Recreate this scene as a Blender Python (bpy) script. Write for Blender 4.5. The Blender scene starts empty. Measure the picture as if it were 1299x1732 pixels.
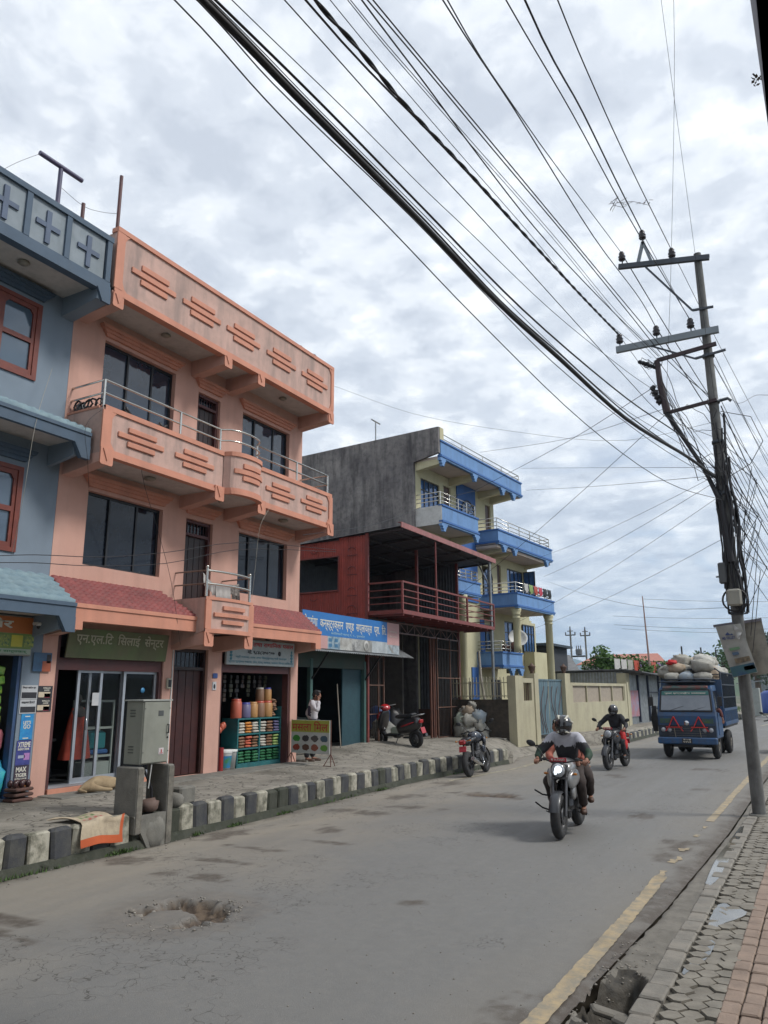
import bpy, bmesh, math, random
from mathutils import Vector, Matrix
random.seed(11)
rad = math.radians
sc = bpy.context.scene
COL = sc.collection

# ------------------------------------------------------------------ camera
cd = bpy.data.cameras.new('camera'); cam = bpy.data.objects.new('camera', cd); COL.objects.link(cam)
cd.sensor_fit = 'HORIZONTAL'; cd.sensor_width = 36.0; cd.lens = 36.0*1294.0/1299.0
cd.clip_start = 0.05; cd.clip_end = 6000
yaw, pitch, roll = rad(29.1), rad(13.3), rad(-0.32)
fwd = Vector((-math.sin(yaw)*math.cos(pitch), math.cos(yaw)*math.cos(pitch), math.sin(pitch)))
rgt = Vector((math.cos(yaw), math.sin(yaw), 0)); upv = rgt.cross(fwd)
r2 = rgt*math.cos(roll)+upv*math.sin(roll); u2 = -rgt*math.sin(roll)+upv*math.cos(roll)
M = Matrix((r2, u2, -fwd)).transposed().to_4x4(); M.translation = (0, 0, 2.05)
cam.matrix_world = M; sc.camera = cam

# ------------------------------------------------------------------ light and exposure
SUN_EL, SUN_AZ = 47.0, 72.0          # azimuth measured from +Y towards +X
sd = bpy.data.lights.new('sun', 'SUN'); sd.energy = 2.0; sd.angle = rad(14); sd.color = (1, 0.97, 0.92)
so = bpy.data.objects.new('sun', sd); COL.objects.link(so)
so.rotation_euler = Vector((-math.sin(rad(SUN_AZ))*math.cos(rad(SUN_EL)), -math.cos(rad(SUN_AZ))*math.cos(rad(SUN_EL)), -math.sin(rad(SUN_EL)))).to_track_quat('-Z', 'Y').to_euler()
sc.view_settings.view_transform = 'Standard'; sc.view_settings.look = 'None'
sc.view_settings.exposure = 0.68; sc.view_settings.gamma = 1.0

W = bpy.data.worlds.new('World'); sc.world = W; W.use_nodes = True
nt = W.node_tree; N = nt.nodes; L = nt.links
bg = N['Background']; bg.inputs['Strength'].default_value = 0.1
sky = N.new('ShaderNodeTexSky'); sky.sky_type = 'NISHITA'; sky.sun_disc = False
sky.sun_elevation = rad(SUN_EL); sky.sun_rotation = rad(SUN_AZ)
sky.air_density = 1.0; sky.dust_density = 0.6; sky.ozone_density = 3.0
tc = N.new('ShaderNodeTexCoord')
sep = N.new('ShaderNodeSeparateXYZ'); L.new(tc.outputs['Generated'], sep.inputs[0])
def wm(op, a, b=None, clamp=False):
    n = N.new('ShaderNodeMath'); n.operation = op; n.use_clamp = clamp
    for i, v in enumerate((a, b)):
        if v is None: continue
        if isinstance(v, (int, float)): n.inputs[i].default_value = v
        else: L.new(v, n.inputs[i])
    return n.outputs[0]
# project the view direction on a flat cloud deck
zz = wm('ADD', wm('MAXIMUM', sep.outputs['Z'], 0.0), 0.16)
cx = wm('DIVIDE', sep.outputs['X'], zz); cy = wm('DIVIDE', sep.outputs['Y'], zz)
cmb = N.new('ShaderNodeCombineXYZ'); L.new(cx, cmb.inputs[0]); L.new(cy, cmb.inputs[1])
def wnoise(scale, detail, rough, off, dist=0.0):
    mp = N.new('ShaderNodeMapping'); mp.inputs['Location'].default_value = off; L.new(cmb.outputs[0], mp.inputs['Vector'])
    n = N.new('ShaderNodeTexNoise'); n.inputs['Scale'].default_value = scale; n.inputs['Detail'].default_value = detail
    n.inputs['Roughness'].default_value = rough; n.inputs['Distortion'].default_value = dist
    L.new(mp.outputs[0], n.inputs['Vector']); return n.outputs['Fac']
def wramp(fac, stops):
    r = N.new('ShaderNodeValToRGB'); r.color_ramp.interpolation = 'EASE'
    while len(r.color_ramp.elements) < len(stops): r.color_ramp.elements.new(0.5)
    for e, (p, c) in zip(r.color_ramp.elements, stops): e.position = p; e.color = (*c, 1)
    L.new(fac, r.inputs[0]); return r.outputs[0]
n1 = wnoise(5.6, 5, 0.55, (3.1, 1.7, 0), 0.15); n2 = wnoise(1.1, 3, 0.5, (7.3, 2.2, 0)); n3 = wnoise(13.0, 4, 0.6, (1.3, 9.2, 0), 0.3)
mixf = wm('ADD', wm('ADD', wm('MULTIPLY', n1, 0.52), wm('MULTIPLY', n2, 0.20)), wm('MULTIPLY', n3, 0.28))
cloud = wramp(mixf, [(0.38, (4.2, 4.5, 5.05)), (0.46, (5.0, 5.3, 5.8)), (0.53, (6.2, 6.45, 6.8)), (0.61, (7.8, 7.9, 8.0))])
# openings of blue between the clouds, only low over the street's end
hole = wnoise(1.3, 4, 0.6, (0.4, 5.2, 0), 0.4)
low = N.new('ShaderNodeMapRange'); low.inputs['From Min'].default_value = 0.44; low.inputs['From Max'].default_value = 0.10
L.new(sep.outputs['Z'], low.inputs['Value'])
holef = N.new('ShaderNodeMapRange'); holef.inputs['From Min'].default_value = 0.56; holef.inputs['From Max'].default_value = 0.70
L.new(hole, holef.inputs['Value'])
blue = wm('MULTIPLY', wm('MULTIPLY', holef.outputs[0], low.outputs[0]), 0.85, True)
mx = N.new('ShaderNodeMix'); mx.data_type = 'RGBA'
L.new(blue, mx.inputs['Factor']); L.new(cloud, mx.inputs['A']); L.new(sky.outputs[0], mx.inputs['B'])
L.new(mx.outputs['Result'], bg.inputs['Color'])

# ------------------------------------------------------------------ mesh helpers
def world(o):
    m = o.matrix_basis.copy()
    while o.parent: o = o.parent; m = o.matrix_basis @ m
    return m
class MB:
    def __init__(s, T=None): s.v = []; s.f = []; s.mi = []; s.sm = []; s.T = T or Matrix(); s.m = 0
    def add(s, vs, fs, smooth=False):
        b = len(s.v); s.v += [s.T @ Vector(p) for p in vs]
        for f in fs: s.f.append([b+i for i in f]); s.mi.append(s.m); s.sm.append(smooth)
        return s
    def box(s, x0, x1, y0, y1, z0, z1):
        x0, x1 = min(x0, x1), max(x0, x1); y0, y1 = min(y0, y1), max(y0, y1); z0, z1 = min(z0, z1), max(z0, z1)
        return s.add([(x0,y0,z0),(x1,y0,z0),(x1,y1,z0),(x0,y1,z0),(x0,y0,z1),(x1,y0,z1),(x1,y1,z1),(x0,y1,z1)],
              [(0,3,2,1),(4,5,6,7),(0,1,5,4),(1,2,6,5),(2,3,7,6),(3,0,4,7)])
    def rbox(s, c, size, rot=(0,0,0), b=0.0):
        """box with chamfered edges"""
        from mathutils import Euler
        R = Euler(rot).to_matrix(); h = Vector(size)/2; c = Vector(c)
        if b <= 0:
            vs = [c+R@Vector((x*h.x, y*h.y, z*h.z)) for z in (-1,1) for x, y in ((-1,-1),(1,-1),(1,1),(-1,1))]
            return s.add(vs, [(0,3,2,1),(4,5,6,7),(0,1,5,4),(1,2,6,5),(2,3,7,6),(3,0,4,7)])
        rings = []
        for z, k in ((-h.z, b), (-h.z+b, 0), (h.z-b, 0), (h.z, b)):
            x, y = h.x-k, h.y-k
            rings.append([(-x+b,-y,z),(x-b,-y,z),(x,-y+b,z),(x,y-b,z),(x-b,y,z),(-x+b,y,z),(-x,y-b,z),(-x,-y+b,z)])
        vs = [c+R@Vector(p) for r in rings for p in r]; fs = [tuple(range(7,-1,-1)), tuple(range(24,32))]
        for i in range(3):
            for j in range(8): a = i*8+j; d = i*8+(j+1)%8; fs.append((a, d, d+8, a+8))
        return s.add(vs, fs)
    def tube(s, pts, r, n=8, cap=True, smooth=True):
        pts = [Vector(p) for p in pts]; rs = r if isinstance(r, (list, tuple)) else [r]*len(pts)
        t0 = (pts[1]-pts[0]).normalized(); a = Vector((0,0,1)) if abs(t0.z) < .9 else Vector((1,0,0))
        x = t0.cross(a).normalized(); vs = []; fs = []
        for i, p in enumerate(pts):
            t = (pts[min(i+1, len(pts)-1)]-pts[max(i-1, 0)]).normalized()
            x = (x-t*x.dot(t)).normalized(); y = t.cross(x)
            vs += [p+(x*math.cos(2*math.pi*k/n)+y*math.sin(2*math.pi*k/n))*rs[i] for k in range(n)]
        for i in range(len(pts)-1):
            for k in range(n): a0 = i*n+k; b0 = i*n+(k+1)%n; fs.append((a0, b0, b0+n, a0+n))
        s.add(vs, fs, smooth)
        if cap: s.add(vs[:n], [tuple(range(n-1,-1,-1))]); s.add(vs[-n:], [tuple(range(n))])
        return s
    def bar(s, p, q, w, h=None, up=(0,0,1)):
        p = Vector(p); q = Vector(q); h = h or w; t = (q-p).normalized(); up = Vector(up)
        if abs(t.dot(up)) > .99: up = Vector((1,0,0))
        x = t.cross(up).normalized()*w/2; y = x.cross(t).normalized()*h/2
        vs = [p-x-y,p+x-y,p+x+y,p-x+y,q-x-y,q+x-y,q+x+y,q-x+y]
        return s.add(vs, [(0,3,2,1),(4,5,6,7),(0,1,5,4),(1,2,6,5),(2,3,7,6),(3,0,4,7)])
    def prism(s, poly, e, smooth=False):
        """closed polygon of 3-D points extruded by vector e"""
        poly = [Vector(p) for p in poly]; e = Vector(e); n = len(poly)
        nrm = Vector((0,0,0))
        for i in range(n): nrm += poly[i].cross(poly[(i+1) % n])
        if nrm.dot(e) > 0: poly.reverse()
        vs = poly+[p+e for p in poly]
        s.add(vs, [tuple(range(n)), tuple(range(2*n-1, n-1, -1))])
        return s.add(vs, [(i, i+n, (i+1) % n+n, (i+1) % n) for i in range(n)], smooth)
    def lathe(s, prof, c=(0,0,0), n=16, axis='Z', ang=1.0):
        c = Vector(c); vs = []; fs = []; m = len(prof)
        for k in range(n):
            a = 2*math.pi*k/n
            for r, h in prof:
                p = Vector((r*math.cos(a), r*math.sin(a), h))
                if axis == 'Y': p = Vector((p.x, p.z, -p.y))
                if axis == 'X': p = Vector((p.z, p.x, p.y))
                vs.append(c+p)
        for k in range(n):
            for j in range(m-1): a = k*m+j; b = ((k+1) % n)*m+j; fs.append((a, b, b+1, a+1))
        return s.add(vs, fs, True)
    def blob(s, c, r, n=12, m=8, noise=0.0, rot=(0,0,0), seed=0, sq=1.0):
        from mathutils import Euler, noise as nz
        c = Vector(c); R = Euler(rot).to_matrix(); vs = []; fs = []
        for i in range(m+1):
            th = math.pi*i/m
            for k in range(n):
                ph = 2*math.pi*k/n
                d = Vector((math.sin(th)*math.cos(ph), math.sin(th)*math.sin(ph), math.cos(th)))
                if sq != 1.0: d = Vector([math.copysign(abs(q)**sq, q) for q in d])
                kk = 1+noise*(nz.noise(d*2.3+Vector((seed*3.7, seed, -seed)))+.35*nz.noise(d*6.5+Vector((seed, 3*seed, 1))))
                vs.append(c+R@Vector((d.x*r[0], d.y*r[1], d.z*r[2]))*kk)
        for i in range(m):
            for k in range(n): a = i*n+k; b = i*n+(k+1) % n; fs.append((a, a+n, b+n, b))
        return s.add(vs, fs, True)
    def build(s, name, mat, parent=None, w=False, bevel=0, label=None, recalc=False):
        """w: vertices are in world space and are brought into the parent's space"""
        me = bpy.data.meshes.new(name)
        vs = s.v
        if w and parent is not None: inv = world(parent).inverted(); vs = [inv @ v for v in vs]
        me.from_pydata([tuple(v) for v in vs], [], s.f)
        for m in (mat if isinstance(mat, (list, tuple)) else [mat]): me.materials.append(m)
        me.polygons.foreach_set('material_index', s.mi); me.polygons.foreach_set('use_smooth', s.sm); me.update()
        if recalc:
            b = bmesh.new(); b.from_mesh(me); bmesh.ops.remove_doubles(b, verts=b.verts, dist=1e-5); bmesh.ops.recalc_face_normals(b, faces=b.faces); b.to_mesh(me); b.free()
        o = bpy.data.objects.new(name, me); COL.objects.link(o); o.parent = parent
        if bevel:
            md = o.modifiers.new('bevel', 'BEVEL'); md.width = bevel; md.segments = 2; md.limit_method = 'ANGLE'; md.angle_limit = rad(40)
        if label: o['label'] = label
        return o
def tag(o, label=None, cat=None, group=None, kind=None):
    if label: o['label'] = label
    if cat: o['category'] = cat
    if group: o['group'] = group
    if kind: o['kind'] = kind
    return o
def thing(name, label, cat, loc=(0,0,0), rz=0.0, group=None):
    o = bpy.data.objects.new(name, None); COL.objects.link(o); o.location = loc; o.rotation_euler = (0, 0, rz); o.empty_display_size = .2
    return tag(o, label, cat, group)
def struct(o): o['kind'] = 'structure'; return o
def copy_tree(o, parent=None):
    c = o.copy(); COL.objects.link(c); c.parent = parent
    for ch in [x for x in COL.objects if x.parent == o]: copy_tree(ch, c)
    return c
def wall(mb, origin, ud, nd, u0, u1, z0, z1, t, holes=()):
    """wall sheet of thickness t behind the plane at origin; ud along, nd outwards; holes are (u0,u1,z0,z1)"""
    O = Vector(origin); U_ = Vector(ud).normalized(); Nn = Vector(nd).normalized()
    us = sorted({u0, u1, *[h[i] for h in holes for i in (0, 1) if u0 < h[i] < u1]}); zs = sorted({z0, z1, *[h[i] for h in holes for i in (2, 3) if z0 < h[i] < z1]})
    solid = lambda i, j: 0 <= i < len(us)-1 and 0 <= j < len(zs)-1 and not any(h[0]-1e-6 < (us[i]+us[i+1])/2 < h[1]+1e-6 and h[2]-1e-6 < (zs[j]+zs[j+1])/2 < h[3]+1e-6 for h in holes)
    P = lambda u, z, d: O+U_*u+Vector((0,0,z))-Nn*d
    flip = U_.cross(Vector((0,0,1))).dot(Nn) < 0
    def q(a, b, c, d): mb.add([a,b,c,d] if not flip else [d,c,b,a], [(0,1,2,3)])
    for i in range(len(us)-1):
        for j in range(len(zs)-1):
            if not solid(i, j): continue
            a, b, c, d = us[i], us[i+1], zs[j], zs[j+1]
            q(P(a,c,0),P(b,c,0),P(b,d,0),P(a,d,0)); q(P(b,c,t),P(a,c,t),P(a,d,t),P(b,d,t))
            if not solid(i-1, j): q(P(a,c,t),P(a,c,0),P(a,d,0),P(a,d,t))
            if not solid(i+1, j): q(P(b,c,0),P(b,c,t),P(b,d,t),P(b,d,0))
            if not solid(i, j-1): q(P(a,c,t),P(b,c,t),P(b,c,0),P(a,c,0))
            if not solid(i, j+1): q(P(a,d,0),P(b,d,0),P(b,d,t),P(a,d,t))
    return mb
def text(name, body, c0, ud, nd, width, height, mat, parent, bold=0.0, th=.002, label=None):
    """flat lettering fitted in width x height; c0 is its lower left corner, ud its reading direction, nd its facing"""
    cu = bpy.data.curves.new(name, 'FONT'); cu.body = body; cu.size = 1; cu.extrude = .02; cu.offset = bold; cu.resolution_u = 3
    t = bpy.data.objects.new(name, cu); COL.objects.link(t)
    dg = bpy.context.evaluated_depsgraph_get(); me = bpy.data.meshes.new_from_object(t.evaluated_get(dg))
    bpy.data.objects.remove(t); bpy.data.curves.remove(cu)
    xs = [v.co.x for v in me.vertices]; ys = [v.co.y for v in me.vertices]
    x0, x1, y0, y1 = min(xs), max(xs), min(ys), max(ys)
    ud = Vector(ud).normalized(); nd = Vector(nd).normalized(); vd = nd.cross(ud)
    inv = world(parent).inverted() if parent else Matrix()
    for v in me.vertices:
        c = v.co; v.co = inv @ (Vector(c0)+ud*((c.x-x0)/(x1-x0)*width)+vd*((c.y-y0)/(y1-y0)*height)+nd*(th if c.z > 0 else 0))
    me.name = name; me.materials.clear(); me.materials.append(mat)
    o = bpy.data.objects.new(name, me); COL.objects.link(o); o.parent = parent
    if label: o['label'] = label
    return o

# ------------------------------------------------------------------ materials
MATS = {}
def mat(name, col, rough=0.7, col2=None, nscale=3.0, namt=0.5, metal=0.0, bump=0.0, bscale=60.0, streak=0.0, spec=0.5, coat=0.0, emit=None, grime=0.0, dark=(0.05,0.045,0.04)):
    if name in MATS: return MATS[name]
    m = bpy.data.materials.new(name); m.use_nodes = True; t = m.node_tree; n = t.nodes; l = t.links; b = n['Principled BSDF']
    b.inputs['Roughness'].default_value = rough; b.inputs['Metallic'].default_value = metal; b.inputs['Specular IOR Level'].default_value = spec
    if coat: b.inputs['Coat Weight'].default_value = coat; b.inputs['Coat Roughness'].default_value = .08
    g = n.new('ShaderNodeNewGeometry'); col2 = col2 or tuple(c*.82 for c in col)
    def noise(sc_, det=5, stretch=None, rg=.6):
        mp = n.new('ShaderNodeMapping'); l.new(g.outputs['Position'], mp.inputs['Vector'])
        if stretch: mp.inputs['Scale'].default_value = stretch
        x = n.new('ShaderNodeTexNoise'); x.inputs['Scale'].default_value = sc_; x.inputs['Detail'].default_value = det; x.inputs['Roughness'].default_value = rg
        l.new(mp.outputs[0], x.inputs['Vector']); return x.outputs['Fac']
    def rng(f, a, c, hi=1.0):
        r = n.new('ShaderNodeMapRange'); r.inputs['From Min'].default_value = a; r.inputs['From Max'].default_value = c; r.inputs['To Max'].default_value = hi; l.new(f, r.inputs['Value']); return r.outputs[0]
    def mixc(f, a, c):
        x = n.new('ShaderNodeMix'); x.data_type = 'RGBA'; l.new(f, x.inputs['Factor'])
        for k, v in (('A', a), ('B', c)):
            if isinstance(v, tuple): x.inputs[k].default_value = (*v, 1)
            else: l.new(v, x.inputs[k])
        return x.outputs['Result']
    c = mixc(rng(noise(nscale), .35, .68, namt*2 if namt < .5 else 1.0), tuple(col), tuple(col2))
    if streak: c = mixc(rng(noise(2.2, 6, (1.6, 1.6, .22)), .46, .68, streak), c, dark)
    if grime: c = mixc(rng(noise(6.0, 8, None, .7), .46, .66, grime), c, dark)
    l.new(c, b.inputs['Base Color'])
    if bump:
        bp = n.new('ShaderNodeBump'); bp.inputs['Strength'].default_value = bump; bp.inputs['Distance'].default_value = .01
        l.new(noise(bscale, 3), bp.inputs['Height']); l.new(bp.outputs[0], b.inputs['Normal'])
    if emit: b.inputs['Emission Color'].default_value = (*emit[:3], 1); b.inputs['Emission Strength'].default_value = emit[3]
    MATS[name] = m; return m
def glass(name, tint, rough=0.04, alpha=0.35):
    if name in MATS: return MATS[name]
    m = bpy.data.materials.new(name); m.use_nodes = True; t = m.node_tree; n = t.nodes; l = t.links; b = n['Principled BSDF']
    b.inputs['Base Color'].default_value = (*tint, 1); b.inputs['Roughness'].default_value = rough; b.inputs['Specular IOR Level'].default_value = .8
    b.inputs['Alpha'].default_value = alpha; MATS[name] = m; return m
pink = mat('salmon plaster', (.555,.325,.26), .85, (.50,.285,.225), 1.6, 1, bump=.25, bscale=90, streak=.16, dark=(.16,.12,.11))
pinkp = mat('weathered pale salmon plaster', (.53,.345,.29), .88, (.43,.29,.245), 2.4, 1, bump=.3, bscale=70, streak=.55, dark=(.17,.145,.135), grime=.18)
pinkd = mat('orange trim paint', (.55,.245,.165), .8, (.49,.215,.145), 3, 1, bump=.15, bscale=90, streak=.2, dark=(.18,.11,.09))
soffit = mat('grey soffit paint', (.52,.475,.44), .9, (.45,.41,.38), 1.5, 1, grime=.15)
greyw = mat('blue grey plaster', (.19,.235,.285), .85, (.165,.205,.25), 1.3, 1, bump=.2, streak=.12, dark=(.10,.12,.14))
greyd = mat('slate blue trim paint', (.055,.088,.13), .75, (.07,.105,.15), 3, 1, bump=.1, streak=.15)
greyp = mat('pale weathered grey panel', (.25,.285,.315), .88, (.20,.235,.26), 4, 1, bump=.2, streak=.4, dark=(.12,.14,.15))
greyt = mat('blue grey roof tile', (.13,.20,.24), .7, (.19,.27,.30), 5, 1, bump=.15, streak=.15)
redtile = mat('maroon roof tile', (.25,.060,.055), .7, (.17,.04,.04), 4, 1, bump=.1, streak=.2, grime=.2)
woodr = mat('red brown window wood', (.17,.035,.02), .5, (.12,.025,.016), 9, 1)
darkglass = mat('dark tinted glass', (.006,.009,.015), .07, (.012,.018,.030), .9, 1, spec=.42, bump=.12, bscale=2.2)
skyglass = mat('sky reflecting tinted glass', (.012,.022,.040), .05, (.03,.045,.07), .9, 1, spec=1.0, metal=.12, bump=.6, bscale=1.3)
curtain = mat('brown curtain', (.10,.045,.03), .9, (.06,.03,.02), 12, 1)
blackf = mat('black window frame', (.012,.013,.016), .4)
alu = mat('aluminium frame', (.42,.45,.49), .38, metal=.55)
steel = mat('stainless steel rail', (.62,.60,.55), .22, metal=.95)
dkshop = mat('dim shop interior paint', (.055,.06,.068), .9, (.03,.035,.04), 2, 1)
maroon = mat('maroon shutter paint', (.095,.03,.03), .55, (.07,.024,.024), 5, 1, streak=.3)
conc = mat('old concrete', (.20,.19,.165), .92, (.15,.145,.13), 3.5, 1, bump=.5, bscale=45, grime=.4, streak=.3, dark=(.07,.07,.06))
concd = mat('dark mossy concrete', (.060,.062,.048), .95, (.032,.036,.025), 5, 1, bump=.6, bscale=40, grime=.5, dark=(.03,.035,.02))
kw = mat('kerb worn white paint', (.37,.35,.285), .85, (.25,.235,.185), 6, 1, bump=.4, bscale=50, grime=.85, streak=.7, dark=(.075,.075,.052))
kb = mat('kerb worn black paint', (.035,.037,.043), .8, (.055,.055,.055), 6, 1, bump=.4, bscale=50, grime=.35, dark=(.10,.10,.08))
rubber = mat('black rubber', (.018,.018,.020), .85, (.028,.027,.026), 20, 1, bump=.2)
blackp = mat('black plastic', (.014,.014,.016), .45, grime=.15, dark=(.05,.045,.04))
chrome = mat('scratched chrome', (.55,.56,.58), .22, metal=1)
gunm = mat('engine metal', (.12,.12,.125), .45, metal=.8, grime=.3)
skin = mat('brown skin', (.25,.115,.07), .6, (.21,.095,.058), 12, 1)
hair = mat('black hair', (.008,.007,.007), .6)
white = mat('white paint', (.62,.62,.60), .6, grime=.12)
rust = mat('rusty brown steel', (.13,.05,.032), .75, (.09,.035,.025), 6, 1, grime=.3)
wire = mat('black cable sheath', (.012,.012,.016), .6)
# ================================================================== ground, road, pavements
def node_mat(name):
    m = bpy.data.materials.new(name); m.use_nodes = True; t = m.node_tree
    return m, t.nodes, t.links, t.nodes['Principled BSDF']
def nnoise(n, l, vec, s, d=5, r=.6, dist=0):
    x = n.new('ShaderNodeTexNoise'); x.inputs['Scale'].default_value = s; x.inputs['Detail'].default_value = d; x.inputs['Roughness'].default_value = r; x.inputs['Distortion'].default_value = dist
    l.new(vec, x.inputs['Vector']); return x.outputs['Fac']
def nmap(n, l, f, a, b, lo=0.0, hi=1.0):
    r = n.new('ShaderNodeMapRange'); r.inputs['From Min'].default_value = a; r.inputs['From Max'].default_value = b; r.inputs['To Min'].default_value = lo; r.inputs['To Max'].default_value = hi; l.new(f, r.inputs['Value']); return r.outputs[0]
def nmix(n, l, f, a, b):
    x = n.new('ShaderNodeMix'); x.data_type = 'RGBA'
    if isinstance(f, float): x.inputs['Factor'].default_value = f
    else: l.new(f, x.inputs['Factor'])
    for k, v in (('A', a), ('B', b)):
        if isinstance(v, tuple): x.inputs[k].default_value = (*v, 1)
        else: l.new(v, x.inputs[k])
    return x.outputs['Result']
def nmath(n, l, op, a, b):
    x = n.new('ShaderNodeMath'); x.operation = op
    for i, v in enumerate((a, b)):
        if isinstance(v, (int, float)): x.inputs[i].default_value = v
        else: l.new(v, x.inputs[i])
    return x.outputs[0]
# --- asphalt
asph, n, l, b = node_mat('dusty asphalt')
g = n.new('ShaderNodeNewGeometry'); P = g.outputs['Position']
fine = nnoise(n, l, P, 140, 3); mid = nnoise(n, l, P, 9, 6); big = nnoise(n, l, P, .7, 5, .6, .4)
mp = n.new('ShaderNodeMapping'); mp.inputs['Scale'].default_value = (2.2, .28, 1); l.new(P, mp.inputs['Vector'])
lane = nnoise(n, l, mp.outputs[0], 1.0, 5, .6)
sx = n.new('ShaderNodeSeparateXYZ'); l.new(P, sx.inputs[0])
c = nmix(n, l, nmap(n, l, fine, .3, .7), (.120,.118,.113), (.175,.172,.164))
c = nmix(n, l, nmap(n, l, mid, .45, .75, 0, .5), c, (.18,.172,.158))
dustx = nmap(n, l, nmath(n, l, 'ADD', sx.outputs[0], nmath(n, l, 'MULTIPLY', big, 3.0)), -3.6, -6.2)
c = nmix(n, l, nmath(n, l, 'MULTIPLY', dustx, nmap(n, l, lane, .3, .6, .55, .95)), c, (.235,.210,.172))
dustr = nmap(n, l, nmath(n, l, 'ADD', sx.outputs[0], nmath(n, l, 'MULTIPLY', big, 1.6)), -1.9, -0.9, 0, .45)
c = nmix(n, l, dustr, c, (.185,.165,.135))
at = n.new('ShaderNodeAttribute'); at.attribute_name = 'wear'
sp = n.new('ShaderNodeSeparateColor'); l.new(at.outputs['Color'], sp.inputs[0])
c = nmix(n, l, nmath(n, l, 'MULTIPLY', sp.outputs[0], nmap(n, l, mid, .25, .55, .35, 1.0)), c, (.070,.056,.044))   # damp dark stains
c = nmix(n, l, sp.outputs[1], c, nmix(n, l, nmap(n, l, mid, .4, .6), (.050,.034,.023), (.115,.083,.056)))                # bare earth of the potholes
# hairline cracks
vo = n.new('ShaderNodeTexVoronoi'); vo.feature = 'DISTANCE_TO_EDGE'; vo.inputs['Scale'].default_value = 2.3
wv = n.new('ShaderNodeVectorMath'); wv.operation = 'ADD'; l.new(P, wv.inputs[0]); nn_ = n.new('ShaderNodeTexNoise'); nn_.inputs['Scale'].default_value = 4; l.new(P, nn_.inputs['Vector']); l.new(nn_.outputs['Color'], wv.inputs[1]); l.new(wv.outputs[0], vo.inputs['Vector'])
crk = nmap(n, l, vo.outputs['Distance'], .018, .004)
c = nmix(n, l, nmath(n, l, 'MULTIPLY', crk, nmath(n, l, 'MULTIPLY', sp.outputs[2], .8)), c, (.04,.036,.03))
spk = n.new('ShaderNodeTexVoronoi'); spk.inputs['Scale'].default_value = 55; l.new(P, spk.inputs['Vector'])
c = nmix(n, l, nmap(n, l, spk.outputs['Distance'], .16, .08, 0, .55), c, (.33,.30,.26))
l.new(c, b.inputs['Base Color']); l.new(nmap(n, l, lane, .3, .7, .62, .9), b.inputs['Roughness'])
bp = n.new('ShaderNodeBump'); bp.inputs['Strength'].default_value = .35; bp.inputs['Distance'].default_value = .012
l.new(nmath(n, l, 'ADD', fine, nmath(n, l, 'MULTIPLY', mid, .8)), bp.inputs['Height']); l.new(bp.outputs[0], b.inputs['Normal'])
from mathutils import noise as NZ
def nz(x, y, s, o=0.0): return NZ.fractal(Vector((x*s, y*s, o)), 1.0, 2.0, 4)
def smooth(a, b_, x): t = max(0, min(1, (x-a)/(b_-a))); return t*t*(3-2*t)
def steps(segs):
    out = []
    for a, b_, st in segs:
        k = max(1, round((b_-a)/st)); out += [a+(b_-a)*i/k for i in range(k)]
    return out+[segs[-1][1]]
def kerb_x(y):                       # left edge of the carriageway
    P_ = [(-40,-8.3),(0,-8.4),(6,-8.42),(9,-8.46),(14,-8.66),(17.4,-8.70),(22.7,-8.4),(24.5,-8.9),(28,-9.0),(31,-8.4),(33,-7.35),(40,-7.25),(55,-6.2),(72,-5.0),(90,-2.6),(130,6),(170,22)]
    for (a, xa), (c_, xc) in zip(P_, P_[1:]):
        if y <= c_: return xa+(xc-xa)*(y-a)/(c_-a)
    return P_[-1][1]
def right_x(y):                      # crack at the right edge of the asphalt
    P_ = [(-40,-1.8),(0,-1.78),(6.1,-1.71),(8.5,-1.58),(13.2,-1.47),(20,-1.45),(40,-1.2),(72,1.6),(90,4.0),(130,13),(170,29)]
    for (a, xa), (c_, xc) in zip(P_, P_[1:]):
        if y <= c_: return xa+(xc-xa)*(y-a)/(c_-a)
    return P_[-1][1]
STAINS = [(-6.55,7.25,.42,.14),(-6.75,8.05,.5,.10),(-6.9,8.9,.45,.10),(-7.0,10.6,.40,.22),(-7.35,12.3,.6,.2),(-6.9,13.3,.5,.15),(-6.1,15.5,.75,.35),(-7.7,14.5,.3,.5),(-6.9,5.15,.7,.08),(-7.1,4.8,.6,.07),(-6.3,9.7,.3,.1),
          (-2.4,18.3,.5,.16),(-2.9,14.2,.15,.3),(-1.95,11.7,.25,.4),(-1.75,8.9,.16,.5),(-2.05,10.9,.2,.3),(-8.0,7.6,.35,.3),(-8.1,9.6,.25,.5),(-7.7,17.2,.4,.4),(-1.95,5.0,.2,.6),(-3.9,7.4,.1,.08),(-5.0,20.3,.7,.2),(-3.0,23,.5,.3)]
def pot(x, y):
    """depth 0..1 of the big crescent pothole, plus a bite at the right edge"""
    u, v = (x+5.62)*.88+(y-6.08)*.45, -(x+5.62)*.45+(y-6.08)*.88
    r = math.hypot(u/.44, v/.50); w_ = .30*nz(x, y, 3.5, 2)+.12*nz(x, y, 11, 5)
    d = smooth(1.03, .90, r+w_)*smooth(.52, .78, math.hypot((u+.13)/.44, (v+.16)/.50)+w_*.6)
    r2_ = math.hypot((x+6.15)/.75, (y-15.55)/.33); d2 = .5*smooth(1, .6, r2_+w_)
    return max(d, d2)
ys = steps([(-30,2,1.2),(2,4,.25),(4,5.3,.08),(5.3,7.0,.032),(7.0,10,.075),(10,16,.16),(16,26,.35),(26,60,1.2),(60,170,4)])
NX = 150
def road_z(x, y): 
    return .010*nz(x, y, .8, 1)+.004*nz(x, y, 4, 3)-.10*pot(x, y)*(1+.5*nz(x, y, 9, 2))
def drain_hole(x, y): return smooth(1.25, .55, math.hypot((x+1.50)/.19, (y-5.92)/.50)+.30*nz(x, y, 4, 7)) if 4.9 < y < 7.1 else 0
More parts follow.
